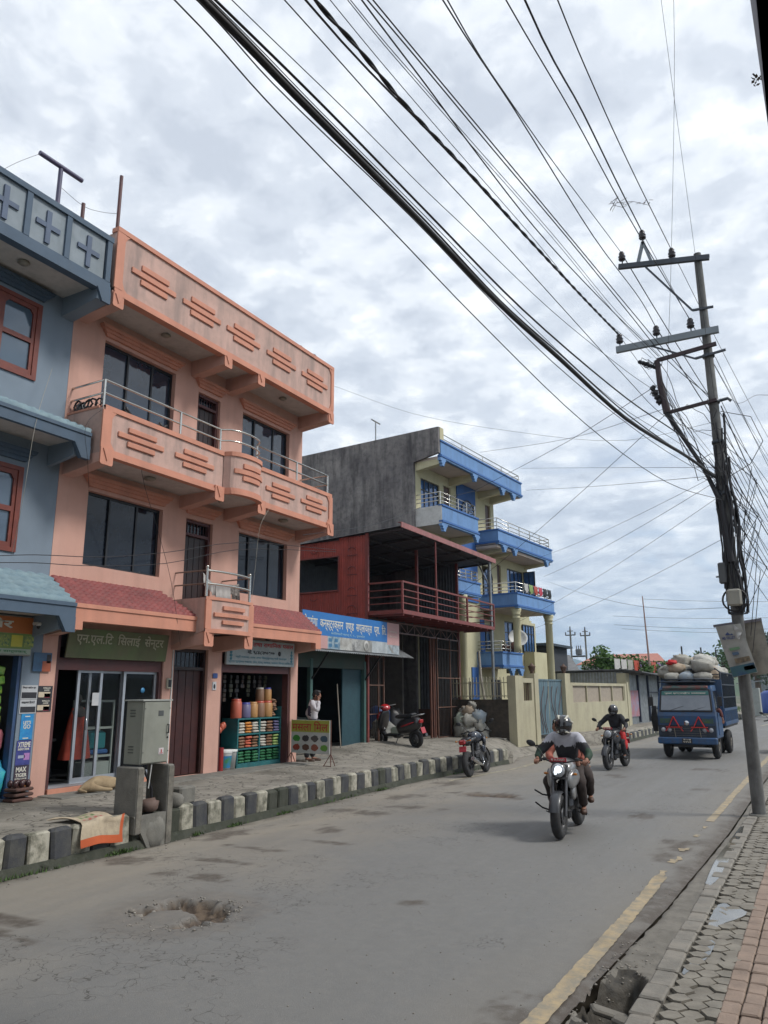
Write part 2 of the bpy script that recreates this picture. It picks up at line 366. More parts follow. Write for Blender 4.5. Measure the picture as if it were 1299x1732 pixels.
mb = MB(); wear = []
for y in ys:
    xl, xr = kerb_x(y)-.06, right_x(y)
    for i in range(NX+1):
        t = i/NX; x = xl+(xr-xl)*(t if y < 2 or y > 20 else t)
        p = pot(x, y); z = road_z(x, y)
        er = abs(x-xr)
        hole = drain_hole(x, y); z -= .28*hole
        z -= .02*smooth(.12, 0, er+.05*nz(x, y, 5))
        if x < xl+.5: z -= .015*smooth(.5, 0, x-xl)
        st = 0
        for sx_, sy_, a_, b_ in STAINS:
            if abs(y-sy_) < 2*b_+.6: st = max(st, .85*smooth(1.2, .55, math.hypot((x-sx_)/a_, (y-sy_)/b_)+1.15*nz(x, y, 2.6, 9)+.6*nz(x, y, 9, 4)))
        st = max(st, smooth(.30, .0, er+.16*nz(x, y, 2.5, 3)), .9*smooth(.34, .02, x-xl+.2*nz(x, y, 2, 8)))
        cr = smooth(.42, .6, .5+nz(x, y, .45, 6)) if x < -4 else smooth(.62, .8, .5+nz(x, y, .6, 6))
        ring = smooth(1.5, 1.05, math.hypot((x+5.62)/.62, (y-6.08)/.66)+.2*nz(x, y, 6))
        wear.append((st, max(smooth(.05, .4, p), hole*.9, .22*ring), cr, 1)); mb.v.append(Vector((x, y, z)))
w1 = NX+1
for j in range(len(ys)-1):
    for i in range(NX): a = j*w1+i; mb.f.append([a, a+1, a+1+w1, a+w1]); mb.mi.append(1 if drain_hole(mb.v[a].x, mb.v[a].y) > .04 else 0); mb.sm.append(True)
road = struct(mb.build('road', [asph, mat('silt with painted hole shade', (.022,.019,.014), .7, (.05,.042,.03), 14, 1, bump=.8, bscale=25)]))  # silt in the drain hole coloured near black to stand in for shade
ca = road.data.color_attributes.new('wear', 'FLOAT_COLOR', 'POINT')
ca.data.foreach_set('color', [q for w_ in wear for q in w_])

# --- earth sheet to the horizon
earth, n, l, b = node_mat('earth and grass')
g = n.new('ShaderNodeNewGeometry')
c = nmix(n, l, nmap(n, l, nnoise(n, l, g.outputs['Position'], .05, 6), .4, .6), (.12,.10,.075), (.05,.075,.03)); l.new(c, b.inputs['Base Color']); b.inputs['Roughness'].default_value = .95
mb = MB(); mb.add([(-3000,-600,-.35),(3000,-600,-.35),(3000,4500,-.35),(-3000,4500,-.35)], [(0,1,2,3)]); struct(mb.build('ground', earth))

# --- left pavement: broken concrete and dust, rising gently to the shops; dips at the driveway
pav, n, l, b = node_mat('cracked dusty pavement')
g = n.new('ShaderNodeNewGeometry'); P = g.outputs['Position']
fine = nnoise(n, l, P, 70, 4); mid = nnoise(n, l, P, 3.2, 7, .65); big = nnoise(n, l, P, .8, 5)
c = nmix(n, l, nmap(n, l, mid, .38, .62), (.155,.142,.118), (.25,.23,.195)); c = nmix(n, l, nmap(n, l, fine, .35, .7, 0, .5), c, (.30,.275,.235))
c = nmix(n, l, nmap(n, l, big, .52, .66, 0, .75), c, (.085,.078,.062))
vo = n.new('ShaderNodeTexVoronoi'); vo.feature = 'DISTANCE_TO_EDGE'; vo.inputs['Scale'].default_value = 1.7
wv = n.new('ShaderNodeVectorMath'); wv.operation = 'ADD'; l.new(P, wv.inputs[0]); nn_ = n.new('ShaderNodeTexNoise'); nn_.inputs['Scale'].default_value = 2.5; l.new(P, nn_.inputs['Vector']); l.new(nn_.outputs['Color'], wv.inputs[1]); l.new(wv.outputs[0], vo.inputs['Vector'])
c = nmix(n, l, nmap(n, l, vo.outputs['Distance'], .035, .005, 0, .8), c, (.05,.045,.036))
l.new(c, b.inputs['Base Color']); b.inputs['Roughness'].default_value = .93
bp = n.new('ShaderNodeBump'); bp.inputs['Strength'].default_value = .6; bp.inputs['Distance'].default_value = .03
l.new(nmath(n, l, 'ADD', nmath(n, l, 'MULTIPLY', nmap(n, l, vo.outputs['Distance'], 0, .05), .5), mid), bp.inputs['Height']); l.new(bp.outputs[0], b.inputs['Normal'])
def pave_z(x, y):
    base = .43+.035*smooth(-8.8, -10.8, x)
    if y > 15: base += .19*smooth(15.5, 20, y)*smooth(-9.6, -11.6, x)
    if y > 21: 
        dip = smooth(22.0, 24.2, y)*(1-smooth(31.0, 33.2, y)) ; edge = kerb_x(y)
        base = base*(1-dip)+dip*(.02+(.50)*smooth(edge+.1, edge-1.1, x))
    return base+.012*nz(x, y, 1.5, 4)*smooth(-8.5, -8.8, x)
mb = MB(); ys = steps([(-30,4,2),(4,24,.25),(24,36,.4),(36,110,2.5)]); xs_ = [0]+[i/25 for i in range(26)]
for y in ys:
    xr = kerb_x(y)-.145 if (y < 22.6 or y > 33.4) else kerb_x(y)+.10
    for i, t in enumerate(xs_): x = xr+(-16.5-xr)*t**1.5; mb.v.append(Vector((x, y, pave_z(x, y) if i else -.1)))
for j in range(len(ys)-1):
    for i in range(26): a = j*27+i; mb.f.append([a+27, a+28, a+1, a]); mb.mi.append(0); mb.sm.append(True)
struct(mb.build('pavement', pav))
# step slab in front of the pink house
mb = MB(); mb.rbox((-10.83,12.0,.40), (.62,6.9,.17), b=.012); struct(mb.build('pavement_apron', conc))
# gate ramp dust
# --- kerbs: painted blocks, alternately black and white
def kerb(name, y0, y1, h, step, worn):
    mb = MB(); y = y0; k = 0; random.seed(5)
    while y < y1:
        L_ = step*(1+random.uniform(-.06,.06)); ym = y+L_/2; x = kerb_x(ym); dx = (kerb_x(y+L_)-kerb_x(y))/L_
        mb.m = (k % 2) if not any(a < ym < c_ for a, c_ in worn) else 2
        hh = h+random.uniform(-.035,.018); tilt = random.uniform(-.07,.05)
        mb.rbox((x-.085+random.uniform(-.012,.012), ym, .06+hh/2), (.17, L_-.012, hh), (random.uniform(-.03,.03), tilt, -math.atan(dx)+random.uniform(-.05,.05)), random.uniform(.02,.04))
        mb.m = 2
        if random.random() < .4: mb.blob((x-.01, y+random.uniform(0,L_), .03), (.05,.09,.07), 8, 5, .6, (0,0,0), k)
        y += L_; k += 1
    mb.m = 2
    yy = steps([(y0, y1, .5)])
    for a, c_ in zip(yy, yy[1:]):        # mossy footing under the blocks
        xa, xc = kerb_x(a), kerb_x(c_)
        mb.add([(xa-.17,a,.10),(xa+.015,a,.10),(xa+.06,a,-.05),(xc-.17,c_,.10),(xc+.015,c_,.10),(xc+.06,c_,-.05)], [(0,1,4,3),(1,2,5,4)])
    return struct(mb.build(name, [kb, kw, concd], recalc=False))
kerb('kerb', -6.0, 22.6, .38, .318, [(7.9,9.15),(11.3,11.9),(15.2,15.5)])
kerb('kerb_far', 33.4, 92, .30, .40, [])
# tufts of moss and grass in the gutter
leaf = mat('gutter grass', (.035,.075,.015), .8, (.06,.10,.02), 20, 1)
mb = MB(); random.seed(3)
for cy_, s_, cnt in ((7.85,.16,120),(10.2,.10,50),(11.6,.12,60),(9.3,.06,30),(15.3,.15,60),(6.3,.3,60),(19.5,.6,60),(13.3,.5,50)):
    for i in range(cnt):
        y = random.gauss(cy_, s_); x = kerb_x(y)+.05+abs(random.gauss(0,.035)); h_ = random.uniform(.02,.07); a = random.uniform(0,6.28)
        dx, dy = .012*math.cos(a), .012*math.sin(a); ox, oy = random.uniform(-.04,.04), random.uniform(-.04,.04)
        mb.add([(x-dx,y-dy,0),(x+dx,y+dy,0),(x+ox,y+oy,h_)], [(0,1,2)])
tag(mb.build('gutter_grass', leaf), 'small tufts of grass growing at the foot of the painted kerb', 'grass', kind='stuff')
# --- painted lines (worn)
def paint(name, col):
    m, n, l, b = node_mat(name); g = n.new('ShaderNodeNewGeometry'); P = g.outputs['Position']
    c = nmix(n, l, nmap(n, l, nnoise(n, l, P, 7, 8, .75), .38, .60, .1, .95), col, (.21,.19,.15)); c = nmix(n, l, nmap(n, l, nnoise(n, l, P, 2.5, 5, .7), .5, .72, 0, .7), c, (.20,.16,.10))
    l.new(c, b.inputs['Base Color']); b.inputs['Roughness'].default_value = .8; return m
yel = paint('worn yellow road paint', (.40,.305,.175)); whl = paint('worn cream road paint', (.42,.38,.27))
def strip(mb, pts, w_, rag=.012):
    n0 = len(mb.v)
    for x, y in pts:
        for s_ in (-1, 1):
            xx = x+s_*(w_/2+random.uniform(-rag, rag)); mb.v.append(Vector((xx, y, road_z(xx, y)+.006)))
    for i in range(len(pts)-1): a = n0+2*i; mb.f.append([a, a+1, a+3, a+2]); mb.mi.append(0); mb.sm.append(False)
mb = MB(); random.seed(8)
strip(mb, [(-1.845+.01*math.sin(y), y) for y in steps([(1.0,9.75,.06)])], .135, .008)
strip(mb, [(-1.86, y) for y in (9.75,9.85,9.95,10.05)], .07, .03)
for y0, x0, w_ in ((10.55,-1.86,.08),(10.75,-1.82,.06),(11.35,-1.88,.07),(11.45,-1.82,.05),(12.5,-1.84,.07),(13.3,-1.83,.05)):
    strip(mb, [(x0, y0+i*.05) for i in range(5)], w_, .02)
strip(mb, [(-1.83+(right_x(y)-right_x(14))*.9, y) for y in steps([(14.05,80,.25)])], .125, .01)
struct(mb.build('yellow_edge_line', yel))
mb = MB(); strip(mb, [(kerb_x(y)+.62+.25*smooth(15,22,y) if y < 22 else -7.68+(y-22)*.05, y) for y in steps([(17.5,33,.25)])], .10, .02); struct(mb.build('cream_edge_line', whl))
mb = MB(); strip(mb, [((kerb_x(y)+right_x(y))/2-.2, y) for y in steps([(52,120,1)])], .12, .0); struct(mb.build('centre_line', whl))

# --- right pavement: gutter screed, kerb stones, hexagonal pavers, brick pavers
slab = mat('gutter screed', (.17,.155,.13), .8, (.115,.105,.088), 4, 1, bump=.4, bscale=35, grime=.4, dark=(.05,.045,.035))
stone = mat('grey kerb stone', (.215,.195,.165), .85, (.16,.15,.13), 5, 1, bump=.4, bscale=45, grime=.3)
hexm = mat('grey hexagonal paver', (.22,.20,.165), .8, (.145,.13,.105), 4.5, 1, bump=.4, bscale=40, grime=.3)
brk = mat('tan brick paver', (.27,.20,.155), .85, (.20,.148,.115), 4, 1, bump=.45, bscale=50, grime=.4, dark=(.12,.09,.07))
mb = MB()
yy = steps([(-12,3,.6),(3,9,.06),(9,20,.2),(20,60,1)])
yy = steps([(-12,3,.6),(3,5,.08),(5,7,.03),(7,9,.08),(9,20,.2),(20,60,1)])
rows = []
for y in yy:
    xr = right_x(y)+.03; rows.append([])
    for k in range(17):
        x = xr+(-1.25-xr)*k/16 if xr < -1.3 else xr+.01*k; e = .022*nz(x, y, 6, 2)
        pit = drain_hole(x, y)
        z = .0-.012*(k < 1)+.006*nz(x, y, 5)+.01*nz(x, y, 14)-.28*pit; rows[-1].append(len(mb.v)); mb.v.append(Vector((x+(e if k == 0 else 0), y, z)))
for a, b_ in zip(rows, rows[1:]):
    for k in range(16): v_ = mb.v[a[k]]; mb.f.append([a[k], a[k+1], b_[k+1], b_[k]]); mb.mi.append(1 if drain_hole(v_.x, v_.y) > .04 else 0); mb.sm.append(True)
struct(mb.build('gutter', [slab, mat('silt with painted hole shade', (.022,.019,.014), .7, (.05,.042,.03), 14, 1, bump=.8, bscale=25)]))  # gutter side of the hole: same silt, its shade put into the colour
mb = MB(); mb.box(-1.22, 6, -12, 60, -.3, -.014)
struct(mb.build('pavement_bed', mat('dark joint grit', (.085,.078,.062), .95, (.05,.045,.036), 9, 1)))
mb = MB(); random.seed(21); y = -3.0
while y < 55:
    L_ = random.uniform(.26,.34); x = -1.27+.0 if y < 30 else right_x(y)+.28
    if not (14.9 < y+L_/2 < 15.15): mb.rbox((x+random.uniform(-.008,.008), y+L_/2, -.035+random.uniform(-.006,.008)), (.16, L_-.01, .10), (random.uniform(-.02,.02), random.uniform(-.03,.03), random.uniform(-.02,.02)), .012)
    y += L_
struct(mb.build('kerb_stones', stone))
mb = MB(); s_ = .098; random.seed(4)
for r in range(-10, 240):
    for q in range(0, 3):
        cx_ = -1.105+q*.118; cy_ = r*.165+(q % 2)*.0825
        if cy_ > 30 or cy_ < -3: continue
        if math.hypot(cx_+1.17, cy_-15.03) < .14: continue
        z = random.uniform(-.007,.007)+.014*nz(cx_, cy_, .9)-.012*(random.random() < .08); pts = []; tx, ty = random.uniform(-.05,.05), random.uniform(-.05,.05)
        for dx, dy in ((-.024,-.078),(.024,-.078),(.070,0),(.024,.078),(-.024,.078),(-.070,0)): pts.append((cx_+dx*1.10+random.uniform(-.003,.003), cy_+dy+random.uniform(-.003,.003), .008+z+dx*tx+dy*ty))
        mb.prism([(p[0],p[1],p[2]-.05) for p in pts], (0,0,.05))
struct(mb.build('hex_pavers', hexm))
mb = MB(); random.seed(6)
for r in range(-8, 130):
    for q in range(20):
        cx_ = -.775+q*.128; cy_ = r*.225
        mb.rbox((cx_+random.uniform(-.002,.002), cy_, -.012+random.uniform(-.006,.006)+.010*nz(cx_, cy_, .7)), (.119, .215, .06), (random.uniform(-.03,.03),random.uniform(-.03,.03),random.uniform(-.02,.02)), .009)
struct(mb.build('brick_pavers', brk))
mb = MB(); mb.box(1.8, 6, -12, 60, -.2, .012); struct(mb.build('pavement_right', conc))
# puddles: thin water sheets lying in the dips
wat, n, l, b = node_mat('puddle water'); b.inputs['Base Color'].default_value = (.10,.095,.08,1); b.inputs['Roughness'].default_value = .03; b.inputs['Specular IOR Level'].default_value = 1.0; b.inputs['IOR'].default_value = 1.6
def puddle(pts, z):
    mb = MB(); n_ = len(pts); P_ = []
    for i in range(n_):                       # Chaikin-like rounding with ragged edge
        a, c_ = Vector(pts[i]), Vector(pts[(i+1) % n_])
        for t in (.2,.4,.6,.8): p = a.lerp(c_, t); P_.append((p.x+random.uniform(-.008,.008), p.y+random.uniform(-.02,.02), z))
    mb.prism(P_, (0,0,.004)); return tag(mb.build('puddle', wat), None, None, None, 'structure')
puddle([(-1.12,7.75),(-.98,8.2),(-.84,8.55),(-.95,8.75),(-1.14,8.85),(-1.16,8.3)], .0065)
puddle([(-1.17,6.5),(-1.13,7.0),(-1.12,7.5),(-1.03,7.55),(-1.02,7.2),(-1.05,6.9)], .0065)
puddle([(-1.38,9.6),(-1.27,9.5),(-1.25,10.6),(-1.27,12.6),(-1.30,13.8),(-1.36,13.6),(-1.40,11.5)], .012)
# pebbles and grit scattered on the road and round the holes
mb = MB(); random.seed(9)
def pebble(x, y, z, r): mb.blob((x, y, z+r*.3), (r, r*random.uniform(.7,1.2), r*.6), 6, 4, .5, (0,0,random.uniform(0,3)), random.random()*9)
for i in range(90): a = random.uniform(0,6.28); rr = random.gauss(.50,.05); x, y = -5.62+rr*math.cos(a), 6.08+rr*1.08*math.sin(a); pebble(x, y, road_z(x, y), random.uniform(.005,.016))
for x, y, r in ((-6.12,5.98,.05),(-6.02,6.10,.035),(-6.08,5.86,.03),(-5.96,6.02,.025)): pebble(x, y, road_z(x, y), r)
for i in range(150): x, y = random.uniform(-1.72,-1.40), random.uniform(5.4,7.2); pebble(x, y, -.004-.28*drain_hole(x, y), random.uniform(.005,.013))
for i in range(240): x, y = random.gauss(-2.6,.7), random.uniform(4.5,16); pebble(x, y, road_z(x, y), random.uniform(.003,.008))
for i in range(150): y = random.uniform(4,18); x = kerb_x(y)+abs(random.gauss(.18,.12)); pebble(x, y, road_z(x, y), random.uniform(.005,.014))
tag(mb.build('pebbles', mat('grey pebble', (.26,.24,.21), .9, (.14,.125,.105), 30, 1)), 'loose pebbles and grit scattered round the potholes and gutter', 'pebbles', kind='stuff')
mb = MB(); random.seed(14)
for i in range(90):
    x, y = random.uniform(-11.0,-8.7), random.uniform(6.5,22); z = pave_z(x, y)+.012; s_ = random.uniform(.012,.05); a = random.uniform(0,6.28); mb.add([(x+s_*math.cos(a+k*1.57)*random.uniform(.5,1),y+s_*math.sin(a+k*1.57)*random.uniform(.5,1),z+random.uniform(0,.02)) for k in range(4)],[(0,1,2,3)])
tag(mb.build('litter', mat('paper litter', (.40,.38,.33), .8, (.16,.10,.07), 3, 1)), 'small scraps of paper and dry leaves littering the left pavement', 'litter', kind='stuff')
# broken kerb pieces in the roadside hole
for i, (p, sz, rt) in enumerate((((-1.50,5.78,-.06),(.26,.10,.04),(.1,.3,.5)),((-1.36,5.60,-.03),(.16,.09,.05),(.2,.1,-.3)))):
    mb = MB(); mb.rbox(p, sz, rt, .012); tag(mb.build('concrete_chunk', slab), ('long thin broken slab lying inside the roadside hole','short pale concrete chunk at the near rim of the roadside hole')[i], 'rubble')
# ================================================================== helpers for houses
EX, EY, EZ = Vector((1,0,0)), Vector((0,1,0)), Vector((0,0,1))
XF = -11.10                       # street facade line of the pink and grey houses
def window(parent, y0, y1, z0, z1, x=XF, mull=(), frame=blackf, pane=darkglass, fw=.045, curt=None, name='window', rec=.10, label=None):
    """glazed window set back in a wall facing +X"""
    w_ = thing(name, None, None, (0,0,0)); w_.parent = parent; w_.matrix_basis = world(parent).inverted()
    if label: w_['label'] = label
    mb = MB(); xa, xb = x-rec-.05, x-rec
    mb.box(xa, xb, y0, y1, z0, z0+fw).box(xa, xb, y0, y1, z1-fw, z1).box(xa, xb, y0, y0+fw, z0+fw, z1-fw).box(xa, xb, y1-fw, y1, z0+fw, z1-fw)
    for m_ in mull: mb.box(xa, xb+.006, y0+(y1-y0)*m_-fw*.45, y0+(y1-y0)*m_+fw*.45, z0+fw, z1-fw)
    mb.build('frame', frame, w_)
    edges = [0, *mull, 1]
    for i, (a, b_) in enumerate(zip(edges, edges[1:])):
        mb = MB(); o_ = .012*(i % 2); mb.box(xa+.012+o_, xa+.018+o_, y0+(y1-y0)*a+.02, y0+(y1-y0)*b_-.02, z0+.03, z1-.03); mb.build('pane', pane, w_)
    if curt:
        mb = MB(); a, b_ = curt; n_ = 18; vs = []
        for i in range(n_+1):
            yy_ = y0+(y1-y0)*(a+(b_-a)*i/n_); xx_ = xa-.09+.03*math.sin(i*1.9); vs += [(xx_,yy_,z0+.03),(xx_,yy_,z1-.05)]
        mb.add(vs, [(2*i,2*i+2,2*i+3,2*i+1) for i in range(n_)], True); mb.build('curtain', curtain, w_)
    return w_
def hood(parent, y0, y1, z, m=None, x=XF):
    """moulded trapezoid drip hood above an opening"""
    mb = MB()
    for k, (o_, h0, h1, ex) in enumerate(((.05,.0,.07,-.10),(.08,.07,.13,-.04),(.11,.13,.20,.02))):
        mb.prism([(x+.001,y0-.10-ex,z+h0),(x+.001,y1+.10+ex,z+h0),(x+.001,y1+.14+ex,z+h1),(x+.001,y0-.14-ex,z+h1)], (o_,0,0))
    return mb.build('window_hood', m or pinkd, parent, w=True)
def bars3(mb, yc, zc, w_=.92, h_=.085, x=0, th=.035, gap=.115, curve=None):
    """three staggered relief bars"""
    for dz, ww, dy in ((gap, w_*.62, .02), (0, w_, 0), (-gap, w_*.60, .0)):
        y0, y1 = yc+dy*1.0-ww/2, yc+dy+ww/2
        if curve is None: mb.rbox((x+th/2, (y0+y1)/2, zc+dz), (th, y1-y0, h_), b=.008)
        else:
            n_ = 12; 
            for i in range(n_):
                a, c_ = y0+(y1-y0)*i/n_, y0+(y1-y0)*(i+1)/n_; xa, xc = curve(a), curve(c_)
                mb.add([(xa,a,zc+dz-h_/2),(xc,c_,zc+dz-h_/2),(xc,c_,zc+dz+h_/2),(xa,a,zc+dz+h_/2),(xa+th,a,zc+dz-h_/2),(xc+th,c_,zc+dz-h_/2),(xc+th,c_,zc+dz+h_/2),(xa+th,a,zc+dz+h_/2)],
                       [(4,5,6,7),(3,7,6,2),(0,1,5,4)]+([(0,4,7,3)] if i == 0 else [])+([(1,2,6,5)] if i == n_-1 else []))
def bracket(mb, y, x1, z_top, z_bot, w_=.26, x0=None):
    """V-shaped cap on the end of a cantilever beam"""
    mb.prism([(x1,y-w_/2,z_top),(x1,y+w_/2,z_top),(x1,y+w_/2,z_bot+.03),(x1,y+w_*.42,z_bot),(x1,y-w_*.42,z_bot),(x1,y-w_/2,z_bot+.03)], (.03,0,0))
    mb.prism([(x1+.03,y-w_*.34,z_top-.02),(x1+.03,y+w_*.34,z_top-.02),(x1+.03,y,z_bot+.07)], (.018,0,0))
def tile_roof(mb, y0, y1, xw, zw, xo, zo, rows_, step=.145, th=.018, hip0=0.0, hip1=0.0):
    """overlapping pantiles from the wall line (xw,zw) down to the eave (xo,zo)"""
    for r in range(rows_):
        t0, t1 = r/rows_, (r+1.12)/rows_; xa, za = xw+(xo-xw)*t0, zw+(zo-zw)*t0; xb, zb = xw+(xo-xw)*t1, zw+(zo-zw)*t1
        ya = y0+hip0*(1-t0-.5/rows_); yb = y1-hip1*(1-t0-.5/rows_); n_ = max(2, round((yb-ya)/step)*6); vs = []
        for i in range(n_+1):
            yy_ = ya+(yb-ya)*i/n_; q = abs(math.sin(math.pi*(yy_-y0)/step))**.7; o_ = .042*q
            vs += [(xa, yy_, za+o_-.012), (xb+.006, yy_, zb+o_+.036), (xb-.004, yy_, zb-.012)]
        fs = []
        for i in range(n_): a = 3*i; fs += [(a, a+1, a+4, a+3), (a+1, a+2, a+5, a+4)]
        mb.add(vs, fs, True)
def rail(parent, pts, posts, hs, r=.017, name='railing', m=None, ball=False, zb=0):
    mb = MB()
    for h_ in hs: mb.tube([(p[0],p[1],p[2]+h_) for p in pts], r, 6)
    for p in posts:
        mb.tube([(p[0],p[1],p[2]), (p[0],p[1],p[2]+max(hs)+(.05 if ball else 0))], r*1.15, 6)
        if ball: mb.blob((p[0],p[1],p[2]+max(hs)+.07), (.035,.035,.035), 8, 6)
    return mb.build(name, m or steel, parent, w=True)
def lamp_disc(parent, x, y, z, m=None, r=.10):
    mb = MB(); mb.lathe([(0,-.07),(r*.6,-.06),(r,-.03),(r*.8,0),(0,0)], (x, y, z), 14); return mb.build('ceiling_lamp', m or mat('dirty lamp glass', (.30,.27,.22), .4, grime=.3), parent, w=True)

# ================================================================== GREY HOUSE (left edge)
gh = thing('grey_house', 'blue grey plastered house with crosses on its roof parapet at the left edge', 'house', (-11.6, 5.0, .44))
mb = MB(); Y0, Y1 = -3.0, 8.385
wall(mb, (XF,0,0), EY, EX, Y0, Y1, .3, 10.2, .22, [(6.25,7.73,7.24,8.64),(6.25,7.70,4.28,5.70),(5.2,8.05,.5,2.66),(2,4.5,7.2,8.6),(2,4.5,4.3,5.7)])
mb.box(-18, XF-.22, Y1-.2, Y1, .3, 9.3); mb.box(-18, -17.8, Y0, Y1-.2, .3, 9.3); mb.box(-18, XF-.22, Y0, Y0+.2, .3, 9.3)
mb.build('wall', greyw, gh, w=True)
# roof slab, parapet
mb = MB(); mb.box(-18, -10.23, Y0, 8.36, 8.99, 9.12); mb.build('roof_slab', soffit, gh, w=True)
mb = MB(); mb.box(-10.30, -10.22, Y0, 8.22, 9.14, 9.93); mb.build('parapet', greyp, gh, w=True)
mb = MB(); mb.box(-10.33, -10.17, Y0, 8.37, 9.93, 10.03); mb.box(-10.33, -10.165, Y0, 8.37, 8.93, 9.06); mb.box(-10.33, -10.185, Y0, 8.37, 9.06, 9.15)
for y in (8.30, 7.44, 6.68, 5.9, 5.15, 4.4): mb.box(-10.31, -10.18, y-.05, y+.05, 9.15, 9.93)
mb.prism([(-10.2,8.08,8.95),(-10.2,8.37,8.95),(-10.2,8.37,8.72),(-10.2,8.20,8.72)], (.05,0,0))
mb.box(-18, -10.30, 8.27, 8.37, 9.12, 10.0)
mb.build('parapet_trim', greyd, gh, w=True)
for yc in (7.87, 7.06, 6.29, 5.5): mb = MB(); mb.box(-10.22, -10.185, yc-.045, yc+.045, 9.22, 9.80); mb.box(-10.22, -10.189, yc-.225, yc+.225, 9.49, 9.575); mb.build('parapet_cross', mat('slate violet cross paint', (.10,.13,.19), .8), gh, w=True)
mb = MB(); mb.prism([(XF,8.12,8.99),(-10.2,8.12,8.99),(-10.2,8.12,8.75),(XF,8.12,8.62)], (0,.24,0)); mb.build('beam', greyw, gh, w=True)
lamp_disc(gh, -10.65, 7.0, 8.99)
def old_window(y0, y1, z0, z1):
    w_ = thing('window', None, None); w_.parent = gh; w_.matrix_basis = world(gh).inverted(); mb = MB(); x = XF-.06
    mb.box(x, x+.09, y0, y1, z0, z0+.07).box(x, x+.09, y0, y1, z1-.07, z1).box(x, x+.09, y0, y0+.07, z0+.07, z1-.07).box(x, x+.09, y1-.09, y1, z0+.07, z1-.07)
    ym = (y0+y1)/2
    for a, c_ in ((y0+.07, ym), (ym, y1-.09)):
        for q in ((a,a+.06),(c_-.06,c_)): mb.box(x+.02, x+.07, q[0], q[1], z0+.07, z1-.07)
        mb.box(x+.02, x+.07, a+.06, c_-.06, z0+.07, z0+.15).box(x+.02, x+.07, a+.06, c_-.06, z1-.15, z1-.07).box(x+.02, x+.07, a+.06, c_-.06, z0+(z1-z0)*.46, z0+(z1-z0)*.52)
        mb.prism([(x+.02,a+.06,z1-.15),(x+.02,a+.06,z1-.23),(x+.02,a+.12,z1-.15)], (.05,0,0)); mb.prism([(x+.02,c_-.06,z1-.15),(x+.02,c_-.12,z1-.15),(x+.02,c_-.06,z1-.23)], (.05,0,0))
    mb.build('frame', woodr, w_); MB().box(x+.03, x+.036, y0+.08, y1-.1, z0+.1, z1-.1).build('pane', mat('mirror window glass', (.07,.10,.14), .05, (.09,.13,.17), .7, 1, spec=1.0, metal=.25), w_)
    MB().box(x-.05,x-.02,y0,y1,z0,z1).build('curtain', mat('pale curtain', (.25,.25,.24), .9, (.10,.09,.08), 7, 1), w_)
old_window(6.25, 7.73, 7.24, 8.64); old_window(6.25, 7.70, 4.28, 5.70)
hood(gh, 6.25, 7.75, 8.72, greyd); hood(gh, 6.25, 7.72, 5.80, greyd)
# two tiled awnings
mb = MB(); tile_roof(mb, Y0, 8.36, XF, 6.72, -10.36, 6.38, 4, .17); tile_roof(mb, Y0, 8.36, XF, 3.99, -10.38, 3.50, 5, .21); mb.build('awning_tiles', greyt, gh, w=True)
mb = MB(); mb.box(XF, -10.37, Y0, 8.35, 6.20, 6.24); mb.box(XF, -10.40, Y0, 8.35, 3.30, 3.34); mb.build('awning_soffit', soffit, gh, w=True)
mb = MB()
for zt, zb in ((6.37,6.14),(3.49,3.26)):
    mb.box(-10.42, -10.34, Y0, 8.37, zb, zt); mb.box(-10.40, -10.32, Y0, 8.37, zt-.06, zt)
    mb.prism([(-10.42,8.05,zb),(-10.42,8.37,zb),(-10.42,8.37,zb-.24),(-10.42,8.20,zb-.24)], (.09,0,0))
    mb.box(XF, -10.42, 8.20, 8.365, zb-.10, zt-.02)
mb.build('awning_fascia', greyd, gh, w=True)
for zt in (6.14, 3.26):
    mb = MB(); mb.prism([(XF,8.13,zt+.06),(-10.44,8.13,zt+.06),(-10.44,8.13,zt-.20),(XF,8.13,zt-.30)], (0,.07,0)); mb.build('beam', greyw, gh, w=True)
# dim corner shop
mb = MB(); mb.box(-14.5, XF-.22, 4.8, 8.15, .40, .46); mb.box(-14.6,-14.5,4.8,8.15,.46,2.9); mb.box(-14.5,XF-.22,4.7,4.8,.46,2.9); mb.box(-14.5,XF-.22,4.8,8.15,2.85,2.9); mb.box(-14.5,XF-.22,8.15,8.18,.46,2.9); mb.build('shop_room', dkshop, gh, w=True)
mb = MB(); mb.box(XF-.16, XF-.02, 7.99, 8.045, .5, 2.66); mb.build('shutter_guide', mat('blue shutter guide', (.035,.075,.17), .5, grime=.2), gh, w=True)
# shop board
sb = thing('shop_sign', 'orange and green grocery board over the grey house shop', 'sign', (XF+.06, 6.6, 2.66))
mb = MB(); mb.rbox((XF+.04, 6.6, 2.965), (.05, 3.08, .62), b=.008); mb.build('board', mat('board rim', (.25,.25,.22), .6), sb, w=True)
MB().box(XF+.066, XF+.069, 5.1, 8.12, 3.0, 3.255).build('orange_panel', mat('orange print', (.42,.13,.03), .5, (.36,.11,.03), 3, 1), sb, w=True)
MB().box(XF+.066, XF+.069, 5.1, 8.12, 2.76, 2.998).build('green_panel', mat('yellow green print', (.17,.25,.05), .5, (.10,.17,.04), 3, 1), sb, w=True)
MB().box(XF+.066, XF+.069, 5.1, 8.12, 2.68, 2.758).build('pale_panel', mat('pale print', (.30,.36,.28), .5), sb, w=True)
tw = mat('sign lettering white', (.62,.60,.52), .6); tred = mat('sign lettering red', (.42,.03,.035), .6); tblk = mat('sign lettering black', (.02,.02,.025), .6); tblu = mat('sign lettering teal', (.06,.20,.26), .6); tgrn = mat('sign lettering green', (.03,.16,.05), .6); tyel = mat('yellow print', (.50,.45,.04), .5)
text('lettering', 'स्टोर', (XF+.071, 7.05, 3.03), EY, EX, .72, .20, tw, sb, .03)
